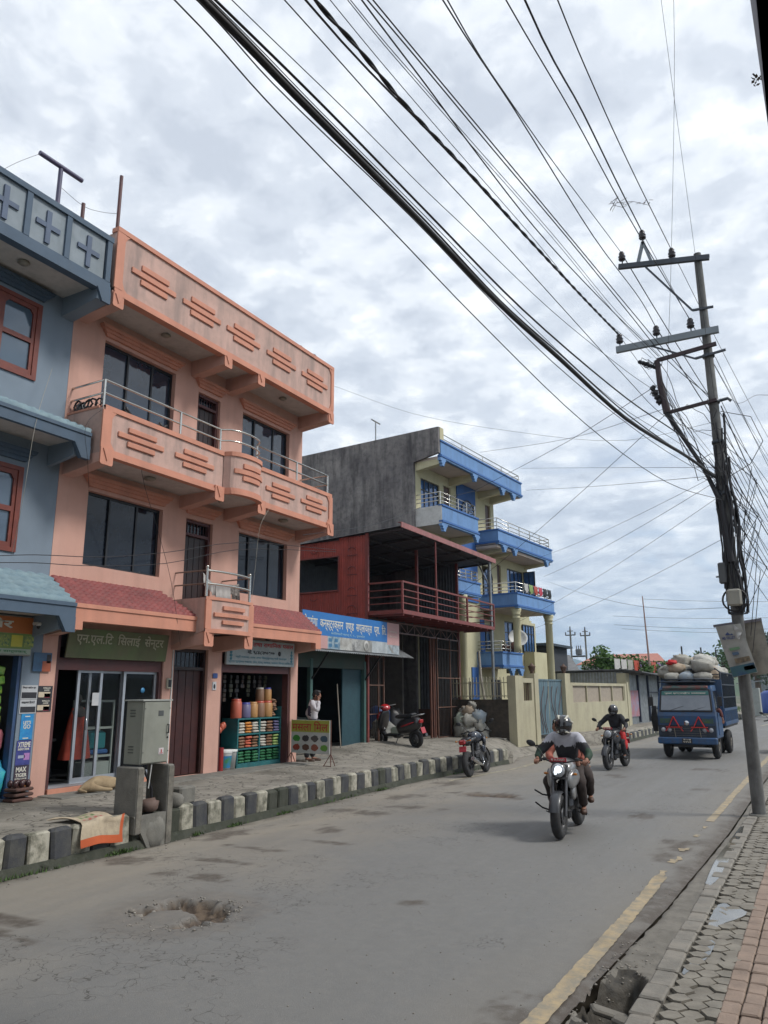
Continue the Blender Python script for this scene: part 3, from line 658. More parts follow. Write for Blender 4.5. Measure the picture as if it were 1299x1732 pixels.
text('lettering', 'को लािग सम्पकर्', (XF+.071, 7.2, 2.69), EY, EX, .86, .055, tgrn, sb, .02)
for i in range(5):
    y = 6.0+i*.44
    MB().box(XF+.071, XF+.073, y, y+.20, 2.79, 2.97).build('product_picture', tyel, sb, w=True); MB().box(XF+.071, XF+.0735, y+.23, y+.40, 2.79, 2.965).build('product_picture', mat('dark bottle print', (.03,.10,.06), .5, (.35,.38,.05), 25, 1), sb, w=True)
# goods hanging in the grocery doorway
gp = [mat('green crisp packets', (.07,.25,.04), .35, (.30,.42,.06), 14, 1), mat('red crisp packets', (.35,.04,.03), .35, (.45,.16,.05), 14, 1), mat('grey rice sacks', (.22,.22,.20), .7, (.12,.12,.11), 10, 1), mat('blue plastic packets', (.03,.22,.42), .3, (.05,.40,.38), 8, 1), mat('pink packets', (.32,.10,.12), .4, (.15,.05,.06), 11, 1)]
def strip_pack(y, z1, z0, m, w_, lab, x=-11.28):
    mb = MB(); z = z1; k = 0
    while z > z0: mb.rbox((x+.02*math.sin(k*2), y+.012*math.sin(k*1.3), z-.075), (.05, w_, .135), (random.uniform(-.2,.2), 0, random.uniform(-.3,.3)), .02); z -= .15; k += 1
    tag(mb.build('snack_strip', m, None), lab, 'snack packets', 'snack packet strips hanging in the grocery doorway')
strip_pack(7.80, 2.5, 1.6, gp[0], .16, 'strip of green crisp packets hanging nearest the blue door guide')
strip_pack(7.60, 2.5, 1.7, gp[1], .15, 'strip of red crisp packets left of the green ones')
strip_pack(7.40, 2.45, 1.5, gp[0], .15, 'strip of green packets at the left edge of the grocery doorway')
mb = MB(); mb.blob((-11.35,7.86,1.35), (.14,.13,.22), 12, 8, .3, seed=2); tag(mb.build('plastic_bag', gp[4]), 'pink plastic bag hanging in the grocery doorway', 'bag')
mb = MB(); mb.blob((-11.30,7.84,.78), (.17,.22,.32), 14, 10, .5, seed=5); tag(mb.build('plastic_bundle', gp[3]), 'blue and turquoise plastic bundle on the grocery floor', 'bundle')
mb = MB(); mb.blob((-11.62,7.8,1.0), (.2,.2,.5), 12, 10, .3, seed=8); tag(mb.build('sack', gp[2]), 'grey white sack standing inside the grocery doorway', 'sack')
et = thing('egg_trays', 'small brown stacked trays with dark bottles at the foot of the drinks posters', 'trays', (-10.95, 8.12, .46))
mb = MB()
for k in range(3): mb.rbox((-10.95, 8.10, .49+k*.075), (.26, .36, .05), (0,0,.1*k), .015)
mb.build('tray', mat('brown tray', (.09,.04,.03), .8, grime=.3), et, w=True)
mb = MB()
for i in range(3):
    for j in range(2): mb.blob((-11.02+j*.12, 7.99+i*.11, .72), (.045,.045,.06), 8, 6)
mb.build('bottle_tops', mat('dark bottle tops', (.05,.02,.02), .3), et, w=True)
# wall posters and the dome camera
def poster(name, y0, y1, z0, z1, col, label, x=XF+.006, txt=(), extra=()):
    p = thing(name, label, 'poster', (x, y0, z0)); MB().box(x, x+.004, y0, y1, z0, z1).build('sheet', col, p, w=True)
    for (s, a, b_, c_, d, m_) in txt: text('lettering', s, (x+.0045, y0+(y1-y0)*a, z0+(z1-z0)*b_), EY, EX, (y1-y0)*c_, (z1-z0)*d, m_, p, .03)
    for (a, b_, c_, d, m_) in extra: MB().box(x+.004, x+.006, y0+(y1-y0)*a, y0+(y1-y0)*c_, z0+(z1-z0)*b_, z0+(z1-z0)*d).build('picture', m_, p, w=True)
    return p
pk = mat('black card', (.03,.03,.036), .4); pw = mat('white poster', (.45,.46,.47), .6, (.38,.39,.41), 5, 1); pb = mat('cyan blue poster', (.02,.16,.42), .4, (.03,.26,.52), 9, 1); pv = mat('violet blue poster', (.035,.04,.17), .4, (.06,.07,.26), 8, 1); po = mat('orange print patch', (.48,.15,.03), .4, (.60,.26,.05), 12, 1); pr = mat('pink red print patch', (.50,.05,.09), .4); pcream = mat('cream print patch', (.55,.46,.34), .4); pdb = mat('dark blue poster', (.03,.07,.14), .4, (.04,.12,.22), 6, 1)
poster('advert_board', 8.22, 8.56, 2.42, 2.72, pdb, 'small dark blue and orange picture board on the corner between the grey and pink houses', XF+.03, (), ((.50,.0,.98,.55,mat('orange cloth print',(.36,.09,.04),.5)),(.72,.45,.95,.92,tblk)))
poster('poster', 8.07, 8.37, 1.98, 2.20, pw, 'upper white notice with a black pill shape beside the grocery door', txt=(('िवश्व आदेश एन',.08,.72,.8,.20,tblk),('१ िलटरमा १०',.1,.12,.6,.22,tblk)), extra=((.05,.08,.95,.50,pk),))
poster('poster', 8.07, 8.37, 1.76, 1.975, pw, 'lower white notice with a black pill shape beside the grocery door', txt=(('आइतबार िदनको',.08,.70,.8,.22,tblk),), extra=((.05,.08,.95,.50,pk),))
for z0, s in ((1.99,'upper'),(1.785,'lower')):
    poster('poster', 8.375, 8.65, z0, z0+.20, pk, s+' small black card with pink box on the pink wall corner', txt=(('HALLO',.35,.78,.5,.12,tw),('LUXE',.42,.60,.35,.12,tw)), extra=((.05,.10,.85,.52,pcream),(.45,.08,.85,.40,pr)))
poster('poster', 8.12, 8.345, 1.36, 1.755, pb, 'bright blue drink poster reading LETS GO', txt=(("LET'S",.2,.60,.6,.13,tw),('GO',.22,.42,.56,.17,tw)), extra=((.3,.88,.7,.92,tw),(.25,.04,.7,.08,tw)))
poster('poster', 8.09, 8.345, .98, 1.35, pv, 'violet drink poster reading XTREME', txt=(('XTREME',.08,.72,.86,.22,tw),('ENERGY DRINK',.1,.60,.8,.09,tw)), extra=((.15,.28,.62,.40,mat('silver print',(.35,.38,.50),.3)),(.55,.2,.95,.48,mat('pink violet print',(.40,.20,.45),.3))))
poster('poster', 8.09, 8.345, .60, .975, mat('navy poster', (.03,.028,.06), .4, (.06,.04,.05), 8, 1), 'dark drink poster reading MAX TIGER above brown trays', txt=(('MAX',.1,.74,.72,.20,tw),('TIGER',.08,.54,.8,.15,tw),('ENERGY DRINK',.08,.44,.82,.06,tw)), extra=((.2,.02,.95,.38,po),))
cc = thing('security_camera', 'small white dome camera under the grey awning', 'camera', (XF+.18, 8.2, 3.2)); mb = MB(); mb.rbox((XF+.10,8.14,3.17),(.20,.06,.05),b=.01); mb.lathe([(0,.03),(.06,.03),(.07,-.0),(.06,-.02)],(XF+.20,8.16,3.15),14); mb.build('bracket', white, cc, w=True); mb = MB(); mb.lathe([(.058,-.02),(.052,-.05),(.03,-.075),(0,-.08)],(XF+.20,8.16,3.15),14); mb.build('dome', blackf, cc, w=True)
# roof rods
def pipe_post(lab, x, y, z0, z1, col, r=.035, n_='roof_post', cross=None):
    p = thing(n_, lab, 'post', (x,y,z0)); MB().tube([(x,y,z0),(x,y,z1)], r, 8).build('post', col, p, w=True)
    if cross: MB().tube([(x,y-cross,z1+.04),(x+.02,y+cross,z1+.04)], r*1.1, 8).build('crossbar', col, p, w=True)
vio = mat('violet painted pipe', (.085,.07,.13), .5, (.05,.05,.10), 6, 1)
pipe_post('T shaped violet pipe on the roof of the grey house', -10.8, 7.60, 9.9, 11.19, vio, .04, cross=.44)
pipe_post('short maroon pipe on the roof next to the T shaped pipe', -10.8, 8.13, 9.9, 10.82, maroon, .035)
pipe_post('tall thin dark pipe at the corner of the pink parapet', -11.0, 9.09, 9.9, 12.10, maroon, .035)

# ================================================================== PINK HOUSE
ph = thing('pink_house', 'salmon pink three storey house with relief bars on balcony and parapet', 'house', (-11.6, 12.0, .44))
YL, YR = 8.39, 15.58; XP = -10.20
holes = [(9.12,10.98,7.34,8.60),(11.68,12.39,6.2,8.46),(13.18,15.02,7.34,8.48),(9.03,10.86,4.28,5.63),(11.52,12.33,3.90,5.61),(13.20,15.03,4.24,5.62),(8.68,11.12,.44,3.16),(11.40,12.38,.48,2.94),(12.80,15.30,.44,3.2)]
mb = MB(); wall(mb, (XF,0,0), EY, EX, YL, YR, .3, 10.0, .24, holes)
mb.box(-19, XF-.24, YR-.22, YR, .3, 9.7); mb.box(-19, -18.8, YL, YR-.22, .3, 9.7); mb.box(-19, XF-.24, YL+.003, YL+.2, .3, 9.7)
mb.build('wall', pink, ph, w=True)
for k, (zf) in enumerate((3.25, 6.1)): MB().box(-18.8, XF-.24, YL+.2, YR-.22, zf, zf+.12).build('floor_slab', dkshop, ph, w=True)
# ---- roof level
mb = MB(); mb.box(-18.9, -10.26, 8.46, 15.60, 9.06, 9.20); mb.build('roof_slab', soffit, ph, w=True)
mb = MB(); mb.box(-10.32, XP, 8.46, 15.62, 9.02, 10.24); mb.box(-10.9, -10.32, 8.46, 8.58, 9.02, 10.24); mb.box(-18.9, -10.9, 8.46, 8.58, 9.20, 10.2); mb.box(-18.9, -10.32, 15.50, 15.62, 9.2, 10.2); mb.build('parapet', pinkp, ph, w=True)
mb = MB()
mb.box(-10.34, XP+.035, 8.44, 15.64, 10.24, 10.33)
mb.box(-10.33, XP+.04, 8.46, 15.63, 8.99, 9.06); mb.box(-10.33, XP+.025, 8.46, 15.63, 9.06, 9.12)
for a, b_ in ((8.44,8.62),(15.52,15.64)): mb.box(XP, XP+.03, a, b_, 9.12, 10.24)
for y in (8.56, 11.54, 12.66, 15.52): bracket(mb, y, XP+.005, 9.02, 8.76, .24)
for sgn, y in ((1,8.62),(-1,15.52)):
    mb.prism([(XP,y,9.12),(XP,y+sgn*.12,9.12),(XP,y+sgn*.05,9.17),(XP,y,9.30)], (.025,0,0)); mb.prism([(XP,y,10.24),(XP,y+sgn*.12,10.24),(XP,y+sgn*.05,10.18),(XP,y,10.08)], (.025,0,0))
for yc in (9.38, 10.70, 12.02, 13.40, 14.78): bars3(mb, yc, 9.66, 1.12, .11, XP, gap=.148)
mb.build('parapet_relief', pinkd, ph, w=True)
for y in (8.56, 11.54, 12.66, 15.50):
    mb = MB(); mb.prism([(XF-.02,y-.12,9.06),(XP+.0,y-.12,9.06),(XP,y-.12,8.80),(XF-.02,y-.12,8.72)], (0,.24,0)); mb.build('beam', pink, ph, w=True)
for y in (10.2, 14.1): lamp_disc(ph, -10.65, y, 9.06)
# ---- second floor balcony with a bowed middle
def bow(y): 
    if 11.55 < y < 12.65: t = (y-12.1)/.55; return XP+.30*math.sqrt(max(0, 1-t*t))**.8
    return XP
yy = steps([(8.48,11.55,3.07),(11.55,12.65,.055),(12.65,15.60,2.95)])
def bowband(mb, z0, z1, out, th=.12):
    for a, b_ in zip(yy, yy[1:]):
        xa, xb = bow(a+1e-4)+out, bow(b_-1e-4)+out
        mb.add([(xa-th,a,z0),(xb-th,b_,z0),(xb,b_,z0),(xa,a,z0),(xa-th,a,z1),(xb-th,b_,z1),(xb,b_,z1),(xa,a,z1)], [(2,1,0,3)][:1]+[(4,5,6,7)][:0]+[(3,2,6,7),(7,6,5,4),(0,1,5,4)])
mb = MB(); bowband(mb, 6.04, 6.84, 0); mb.box(XF, XP-.002, 8.455, 8.56, 5.98, 6.86); mb.box(XF, XP-.002, 15.52, 15.605, 5.98, 6.84); mb.build('balcony_wall', pinkp, ph, w=True)
mb = MB(); bowband(mb, 6.81, 6.90, .03, .20); bowband(mb, 6.00, 6.07, .045, .14); bowband(mb, 6.07, 6.13, .025, .14); mb.box(XF, XP-.1, 8.44, 8.58, 6.86, 6.90); mb.box(XF, XP-.1, 15.50, 15.62, 6.84, 6.88)
for a, b_ in ((8.44,8.64),(15.48,15.63)): mb.box(XP, XP+.03, a, b_, 6.13, 6.81)
for y in (8.56, 11.42, 12.78, 15.50): bracket(mb, y, XP+.03, 6.13, 5.83, .27)
for sgn, y in ((1,8.64),(-1,15.48)):
    mb.prism([(XP,y,6.13),(XP,y+sgn*.10,6.13),(XP,y+sgn*.05,6.19),(XP,y,6.26)], (.025,0,0)); mb.prism([(XP,y,6.81),(XP,y+sgn*.10,6.81),(XP,y+sgn*.05,6.76),(XP,y,6.68)], (.025,0,0))
for yc in (9.34, 10.72, 13.50, 14.83): bars3(mb, yc, 6.47, 1.08, .095, XP, gap=.132)
bars3(mb, 12.12, 6.50, .92, .095, 0, .035, .132, curve=lambda y: bow(y))
mb.build('balcony_relief', pinkd, ph, w=True)
mb = MB(); mb.box(XF, XP-.02, 8.5, 15.58, 6.03, 6.10); mb.prism([(XP-.03,11.55,6.03)]+[(bow(11.55+i*.1)-.05,11.55+i*.1,6.03) for i in range(1,11)]+[(XP-.03,12.65,6.03)], (0,0,.07)); mb.build('balcony_floor', soffit, ph, w=True)
for y in (8.56, 11.42, 12.78, 15.48):
    mb = MB(); mb.prism([(XF-.02,y-.12,6.04),(XP+.02,y-.12,6.04),(XP+.02,y-.12,5.88),(XF-.02,y-.12,5.76)], (0,.24,0)); mb.build('beam', pink, ph, w=True)
for y in (10.0, 14.2): lamp_disc(ph, -10.62, y, 6.03, None, .12)
lamp_disc(ph, -10.62, 12.0, 6.03, None, .06)
rp = [(XF,8.5,6.88),(XP-.06,8.5,6.88),(XP-.06,11.5,6.88)]+[(bow(y)-.06,y,6.88) for y in (11.62,11.75,11.9,12.1,12.3,12.45,12.58)]+[(XP-.06,12.7,6.88),(XP-.06,15.52,6.88),(XF,15.52,6.88)]
rail(ph, rp, [(XP-.06,8.5,6.88),(XP-.06,10.35,6.88),(XP-.06,11.5,6.88),(XP-.06,12.7,6.88),(XP-.06,14.2,6.88),(XP-.06,15.52,6.88)], (.26,.50), .02)
# ---- first floor small balcony
mb = MB(); B0, B1, BX = 11.28, 12.72, -10.26
def bow1(y): t = (y-12.0)/.72; return BX+.10*(1-t*t)
yb = steps([(B0,B1,.12)])
def band1(mb, z0, z1, out, th=.10):
    for a, b_ in zip(yb, yb[1:]):
        xa, xb = bow1(a)+out, bow1(b_)+out
        mb.add([(xa-th,a,z0),(xb-th,b_,z0),(xb,b_,z0),(xa,a,z0),(xa-th,a,z1),(xb-th,b_,z1),(xb,b_,z1),(xa,a,z1)], [(2,1,0,3),(3,2,6,7),(7,6,5,4),(0,1,5,4)])
band1(mb, 3.26, 3.84, 0)
mb.prism([(XF,B0,3.88),(BX,B0,3.88),(BX,B0,3.24),(XF,B0,2.98)], (0,.10,0)); mb.prism([(XF,B1-.1,3.88),(BX,B1-.1,3.88),(BX,B1-.1,3.24),(XF,B1-.1,2.98)], (0,.10,0))
mb.build('balcony_wall', pinkp, ph, w=True)
mb = MB(); band1(mb, 3.84, 3.90, .02, .16); band1(mb, 3.20, 3.28, .03, .12)
for a, b_ in ((B0-.01,B0+.15),(B1-.15,B1+.01)): mb.box(BX, BX+.04, a, b_, 3.28, 3.84)
bars3(mb, 12.0, 3.56, 1.05, .075, 0, .045, .14, curve=lambda y: bow1(y))
bracket(mb, B0+.12, BX+.0, 3.22, 2.94, .26); bracket(mb, B1-.12, BX, 3.22, 2.94, .26)
mb.build('balcony_relief', pinkd, ph, w=True)
MB().box(XF, BX-.02, B0+.1, B1-.1, 3.26, 3.32).build('balcony_floor', soffit, ph, w=True)
for y in (B0+.12, B1-.12): mb = MB(); mb.prism([(XF-.02,y-.11,3.22),(BX,y-.11,3.22),(BX,y-.11,2.98),(XF-.02,y-.11,2.90)], (0,.22,0)); mb.build('beam', pink, ph, w=True)
lamp_disc(ph, -10.7, 11.75, 3.26, None, .08)
rp = [(BX-.04+.0,B0+.06,3.9)]+[(bow1(y)-.04,y,3.9) for y in (11.6,11.8,12.0,12.2,12.4)]+[(BX-.04,B1-.06,3.9)]
rail(ph, rp, [rp[0], rp[-1]], (.26,.52), .024, ball=True)
rail(ph, [(XF,B0+.02,3.9),(BX-.04,B0+.06,3.9)], [], (.26,.52), .016, m=mat('dull brown rail', (.20,.14,.11), .5)); rail(ph, [(XF,B1-.02,3.9),(BX-.04,B1-.06,3.9)], [], (.26,.52), .016, m=MATS['dull brown rail'])
# ---- openings
window(ph, 9.12, 10.98, 7.34, 8.60, mull=(.36,.70), curt=(.62,.9), pane=skyglass); window(ph, 13.18, 15.02, 7.34, 8.48, mull=(.30,.70), curt=(.72,.95), pane=skyglass)
window(ph, 9.03, 10.86, 4.28, 5.63, mull=(.32,.68)); window(ph, 13.20, 15.03, 4.24, 5.62, mull=(.26,.68), curt=(.1,.6))
for a in ((9.12,10.98,8.67),(11.68,12.39,8.56),(13.18,15.02,8.56),(9.03,10.86,5.70),(11.52,12.33,5.71),(13.20,15.03,5.70)): hood(ph, *a)
def door(y0, y1, z0, z1, transom, col, fr=maroon, open_=False):
    d = thing('door', None, None); d.parent = ph; d.matrix_basis = world(ph).inverted(); x = XF-.10; mb = MB()
    mb.box(x-.06,x+.03,y0,y0+.06,z0,z1).box(x-.06,x+.03,y1-.06,y1,z0,z1).box(x-.06,x+.03,y0+.06,y1-.06,z1-.06,z1).box(x-.06,x+.03,y0+.06,y1-.06,transom-.03,transom+.03)
    for i in range(1,7): yy_ = y0+.06+(y1-y0-.12)*i/7; mb.box(x-.03,x-.015,yy_-.006,yy_+.006,transom+.03,z1-.06)
    mb.build('frame', fr, d); mb = MB(); n_ = 4
    for i in range(n_): a = y0+.06+(y1-y0-.12)*i/n_; mb.rbox((x-.05,a+(y1-y0-.12)/n_/2,(z0+transom-.03)/2),(.03,(y1-y0-.12)/n_-.012,transom-.03-z0),b=.006)
    mb.build('leaf', col, d); MB().box(x-.09,x-.08,y0+.05,y1-.05,transom,z1-.05).build('fanlight', darkglass, d)
    return d
dkw = mat('dark brown door wood', (.030,.012,.010), .45, (.018,.008,.007), 9, 1)
door(11.68,12.39,6.2,8.46,8.2,dkw); door(11.52,12.33,3.90,5.61,5.30,dkw); door(11.40,12.38,.50,2.94,2.55,mat('dark red door wood', (.05,.012,.010), .5, (.03,.008,.008), 7, 1), dkw)
# ---- tiled shop awnings
mb = MB(); tile_roof(mb, 8.40, 11.36, XF, 3.99, -10.50, 3.50, 8, .135, hip1=.5); tile_roof(mb, 12.62, 15.62, XF, 3.99, -10.50, 3.50, 8, .135, hip0=.1); mb.build('awning_tiles', redtile, ph, w=True)
mb = MB()
for a, b_ in ((8.40,11.36),(12.70,15.62)): 
    mb.box(-10.60, -10.46, a, b_, 3.22, 3.44); mb.box(-10.60, -10.44, a, b_, 3.44, 3.51)
for y in (8.40, 15.40): mb.prism([(-10.60,y,3.22),(-10.46,y,3.22),(-10.46,y,3.08),(-10.60,y,3.08)], (0,.22,0))
mb.build('awning_fascia', pinkd, ph, w=True)
for a, b_ in ((8.40,11.36),(12.70,15.62)): MB().box(XF, -10.60, a+.2, b_-.2, 3.28, 3.33).build('awning_soffit', soffit, ph, w=True)
for y in (8.41,15.40): MB().prism([(XF,y,3.96),(-10.60,y,3.47),(-10.60,y,3.06),(XF,y,3.0)], (0,.20,0)).build('awning_cheek', pink, ph, w=True)
lamp_disc(ph, -10.8, 14.0, 3.28, blackf, .09)
# ---- shop shutters boxes and rooms
mb = MB(); mb.box(XF-.20,XF-.04,8.68,11.12,2.46,2.66); mb.box(XF-.20,XF-.03,8.68,8.76,.5,2.46); mb.box(XF-.20,XF-.03,11.05,11.12,.5,2.46); mb.box(XF-.2,XF-.03,8.68,8.76,2.66,3.16); mb.build('shutter_box', maroon, ph, w=True); mb = MB(); mb.box(XF-.20,XF-.04,12.80,15.30,2.50,2.70); mb.box(XF-.20,XF-.03,12.80,12.87,.46,3.2); mb.box(XF-.20,XF-.03,15.23,15.30,.46,2.5); mb.build('shutter_box', maroon, ph, w=True)
mb = MB()
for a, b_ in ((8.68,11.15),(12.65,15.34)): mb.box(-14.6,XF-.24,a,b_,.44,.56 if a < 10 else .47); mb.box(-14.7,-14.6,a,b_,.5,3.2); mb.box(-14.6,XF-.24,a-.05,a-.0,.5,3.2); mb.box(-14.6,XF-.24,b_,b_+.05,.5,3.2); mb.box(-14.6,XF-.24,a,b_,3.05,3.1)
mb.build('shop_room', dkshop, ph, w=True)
MB().box(XF-.3,XF+.02,8.72,11.12,.44,.555).build('door_sill', pinkd, ph, w=True)
# tailor's sliding doors
td = thing('sliding_door', None, None); td.parent = ph; td.matrix_basis = world(ph).inverted(); mb = MB()
for y0, y1, o_ in ((9.22,9.76,.0),(9.50,10.28,-.05),(10.24,11.05,.0)):
    x = XF-.13+o_
    mb.box(x,x+.035,y0,y0+.055,.60,2.46).box(x,x+.035,y1-.055,y1,.60,2.46).box(x,x+.035,y0+.055,y1-.055,.60,.68).box(x,x+.035,y0+.055,y1-.055,2.42,2.46)
mb.box(XF-.20,XF-.04,8.76,11.05,.56,.60); mb.build('frame', alu, td)
cg = glass('clear shop glass', (.02,.024,.03), .03, .14)
for y0, y1, o_ in ((9.27,9.71,.0),(9.55,10.23,-.05),(10.29,11.0,.0)): MB().box(XF-.118+o_,XF-.112+o_,y0,y1,.67,2.43).build('pane', cg, td)
MB().box(XF-.10,XF-.096,9.56,9.72,1.86,2.08).build('paper_notice', pw, td); MB().lathe([(0,.0),(.05,.0),(.05,.004),(0,.004)],(XF-.10,10.72,2.12),16,'X').build('round_sticker', mat('blue sticker', (.05,.22,.42), .4), td)
MB().tube([(XF-.09,9.44,1.45),(XF-.06,9.44,1.47),(XF-.06,9.44,1.63),(XF-.09,9.44,1.65)],.008,6).build('handle', chrome, td)
# tailor's room
def cloth(name, lab, cat, y, x, z1, z0, w1, w0, m):
    mb = MB(); n_ = 18; rows_ = 10; vs = []
    for r in range(rows_+1):
        t = r/rows_; w_ = w1+(w0-w1)*t**.8
        for i in range(n_): a = 2*math.pi*i/n_; f_ = 1+.10*t*math.sin(5*a); vs.append((x+.10*f_*(.6+t)*math.cos(a), y+w_/2*f_*math.sin(a), z1+(z0-z1)*t))
    mb.add(vs, [(r*n_+i, r*n_+(i+1) % n_, (r+1)*n_+(i+1) % n_, (r+1)*n_+i) for r in range(rows_) for i in range(n_)], True); mb.add(vs[:n_], [tuple(range(n_))])
    return tag(mb.build(name, m), lab, cat)
dr = mat('orange red dress cloth', (.36,.055,.03), .85, (.26,.035,.02), 8, 1)
cloth('dress', 'long orange red dress on show behind the tailor shop glass', 'dress', 9.62, -11.60, 1.82, .95, .26, .62, dr)
mb = MB(); mb.tube([(-11.6,9.62,.57),(-11.6,9.62,1.9)], .02, 6); mb.blob((-11.6,9.62,1.97),(.05,.06,.08),10,8); mb.blob((-11.6,9.62,1.72),(.09,.16,.14),12,8); tag(mb.build('mannequin', mat('grey mannequin', (.06,.055,.05), .6)), 'dark tailor mannequin inside the orange red dress', 'mannequin')
cb_ = thing('glass_cabinet', 'white framed glass cabinet with turquoise cloth inside the tailor shop', 'cabinet', (-11.9,10.2,.56)); mb = MB()
for y in (9.93,10.55):
    for x in (-12.1,-11.75): mb.box(x-.015,x+.015,y-.015,y+.015,.57,1.95)
for z in (.60,.95,1.45,1.93):
    for x in (-12.1,-11.75): mb.box(x-.012,x+.012,9.93,10.55,z-.02,z+.02)
mb.box(-12.1,-11.75,9.93,10.55,.62,.85); mb.build('frame', mat('white cabinet frame', (.36,.42,.38), .5), cb_, w=True)
MB().rbox((-11.92,10.27,1.22),(.25,.42,.34),b=.04).build('folded_cloth', mat('turquoise cloth', (.01,.17,.19), .8), cb_, w=True); MB().rbox((-11.90,10.27,1.02),(.25,.5,.08),b=.02).build('folded_cloth', mat('blue cloth', (.02,.10,.28), .8), cb_, w=True)
tt = thing('sewing_table', 'grey table in the dark left side of the tailor shop', 'table', (-12.2,9.1,.56)); MB().rbox((-12.2,9.15,1.27),(.5,.7,.05),b=.01).build('table_top', mat('grey table top',(.16,.16,.15),.6), tt, w=True)
for y in (8.85,9.45): MB().box(-12.4,-12.0,y-.02,y+.02,.57,1.25).build('leg', blackf, tt, w=True)
MB().tube([(-11.35,11.4,2.2),(-11.3,11.4,2.2)],.01,6)
# signs of the pink house
s1 = thing('shop_sign', 'green board of the tailor shop with pale Nepali lettering', 'sign', (XF, 9.9, 2.66)); mb = MB(); mb.prism([(XF+.03,8.80,2.66),(XF+.03,11.10,2.66),(XF+.10,11.10,3.16),(XF+.10,8.80,3.16)], (.03,0,0))
mb.build('board', mat('olive green board', (.115,.155,.065), .75, (.135,.115,.07), 1.2, 1, grime=.15, streak=.25), s1, w=True)
text('lettering', 'एन.एल.िट  िसलाई  सेन्टर', (XF+.098, 8.95, 2.86), EY, (1,0,-.14), 2.02, .25, mat('faded khaki lettering', (.40,.38,.27), .7), s1, .015)
s2 = thing('shop_sign', 'white board of the spice shop with red Nepali headline', 'sign', (XF, 14.1, 2.66)); MB().rbox((XF+.05,14.09,2.94),(.06,2.46,.56),b=.01).build('board', mat('bluish white board', (.35,.39,.39), .6, (.30,.34,.35), 3, 1, grime=.12), s2, w=True)
text('lettering', 'गृह मसला तथा रागािनक पसल', (XF+.083, 12.90, 3.045), EY, EX, 2.36, .15, tred, s2, .02)
text('lettering', 'मो. ९८४८२७०१७७', (XF+.083, 13.55, 2.90), EY, EX, .98, .11, tblk, s2, .03)
text('lettering', 'यहाँ मसला, दाल तथा िबस्कुटहरू सबै पाइन्छ', (XF+.083, 13.15, 2.80), EY, EX, 1.85, .065, tblu, s2, .01)
text('lettering', 'सुपथ मूल्यमा मसला, तेल, दाल, चामल, पाउडर िकन्न सिकन्छ', (XF+.083, 12.92, 2.70), EY, EX, 2.34, .065, tblu, s2, .01)
MB().lathe([(0,0),(.045,0),(.055,.004),(.03,.006),(0,.004)],(XF+.082,14.72,2.95),14,'X').build('emblem', tblk, s2, w=True)
for y in (13.0, 15.2):
    mb = MB(); 
    for z, r in ((3.0,.03),(2.93,.045),(2.86,.05),(2.79,.04)): mb.blob((XF+.082,y,z),(.004,r,.035),10,6)
    mb.build('jar_picture', tblu, s2, w=True)
pl = thing('number_plate_sign', 'small blue plate on the pink pier beside the dark red door', 'plate', (XF,12.6,2.36)); MB().rbox((XF+.012,12.60,2.42),(.012,.15,.10),b=.004).build('plate', mat('blue enamel', (.03,.07,.22), .4), pl, w=True)
pl = thing('notice', 'small white notice below the blue plate on the pink pier', 'notice', (XF,12.6,2.14)); MB().rbox((XF+.01,12.59,2.21),(.008,.12,.17),b=.003).build('paper', pw, pl, w=True); MB().blob((XF+.015,12.59,2.20),(.003,.03,.05),8,6).build('picture', tblk, pl, w=True)
pl = thing('electric_meter', 'small white meter box on the pier between tailor door and dark door', 'meter box', (XF,11.27,2.14)); MB().rbox((XF+.03,11.26,2.25),(.05,.12,.20),b=.01).build('case', mat('cream plastic', (.40,.38,.30), .5), pl, w=True); MB().rbox((XF+.058,11.26,2.25),(.006,.08,.14),b=.002).build('face', blackf, pl, w=True)
MB().tube([(XF+.012,11.35,.6),(XF+.012,11.35,2.9)],.014,6).build('conduit', white, ph, w=True)
# ---- spice shop display
sh = thing('display_shelf', 'teal glass fronted display shelf full of spice packets', 'shelf', (-11.4,14.4,.46)); teal = mat('teal shelf paint', (.02,.14,.15), .55, (.015,.10,.11), 4, 1, grime=.2)
mb = MB(); X0, X1, YA, YB = -11.75, -11.30, 13.66, 15.20
for z in (.50,.86,1.17,1.50): mb.box(X0,X1,YA,YB,z-.015,z+.015)
for y in (YA,14.42,YB): mb.box(X0,X1+.006,y-.018,y+.018,.46,1.52)
mb.box(X0-.02,X0,YA,YB,.46,1.5); mb.box(X0,X1+.01,YA,YB,.44,.56); mb.box(-11.9,X1,YB+.0,YB+.12,.46,1.75); mb.box(-12.2,-11.8,12.9,13.62,.46,1.25)
mb.build('carcass', teal, sh, w=True)
packs = [mat('white packets', (.48,.46,.40), .5, (.36,.34,.30), 16, 1), mat('orange packets', (.55,.22,.05), .45), mat('salmon packets', (.50,.12,.07), .45), mat('green packets', (.03,.16,.07), .4, (.02,.09,.04), 20, 1), mat('brown packets', (.22,.12,.07), .5), mat('violet jar', (.13,.12,.22), .4), mat('ochre jar', (.42,.22,.08), .45), mat('lime packets', (.25,.36,.12), .5)]
random.seed(33)
lay = {1.185: [0,1,0,0,4,5], .875: [4,2,4,0,4,7], .565: [3,3,3,3,3,3]}
names = {0:'white',1:'orange',2:'salmon',3:'green',4:'brown',5:'violet grey',7:'lime'}
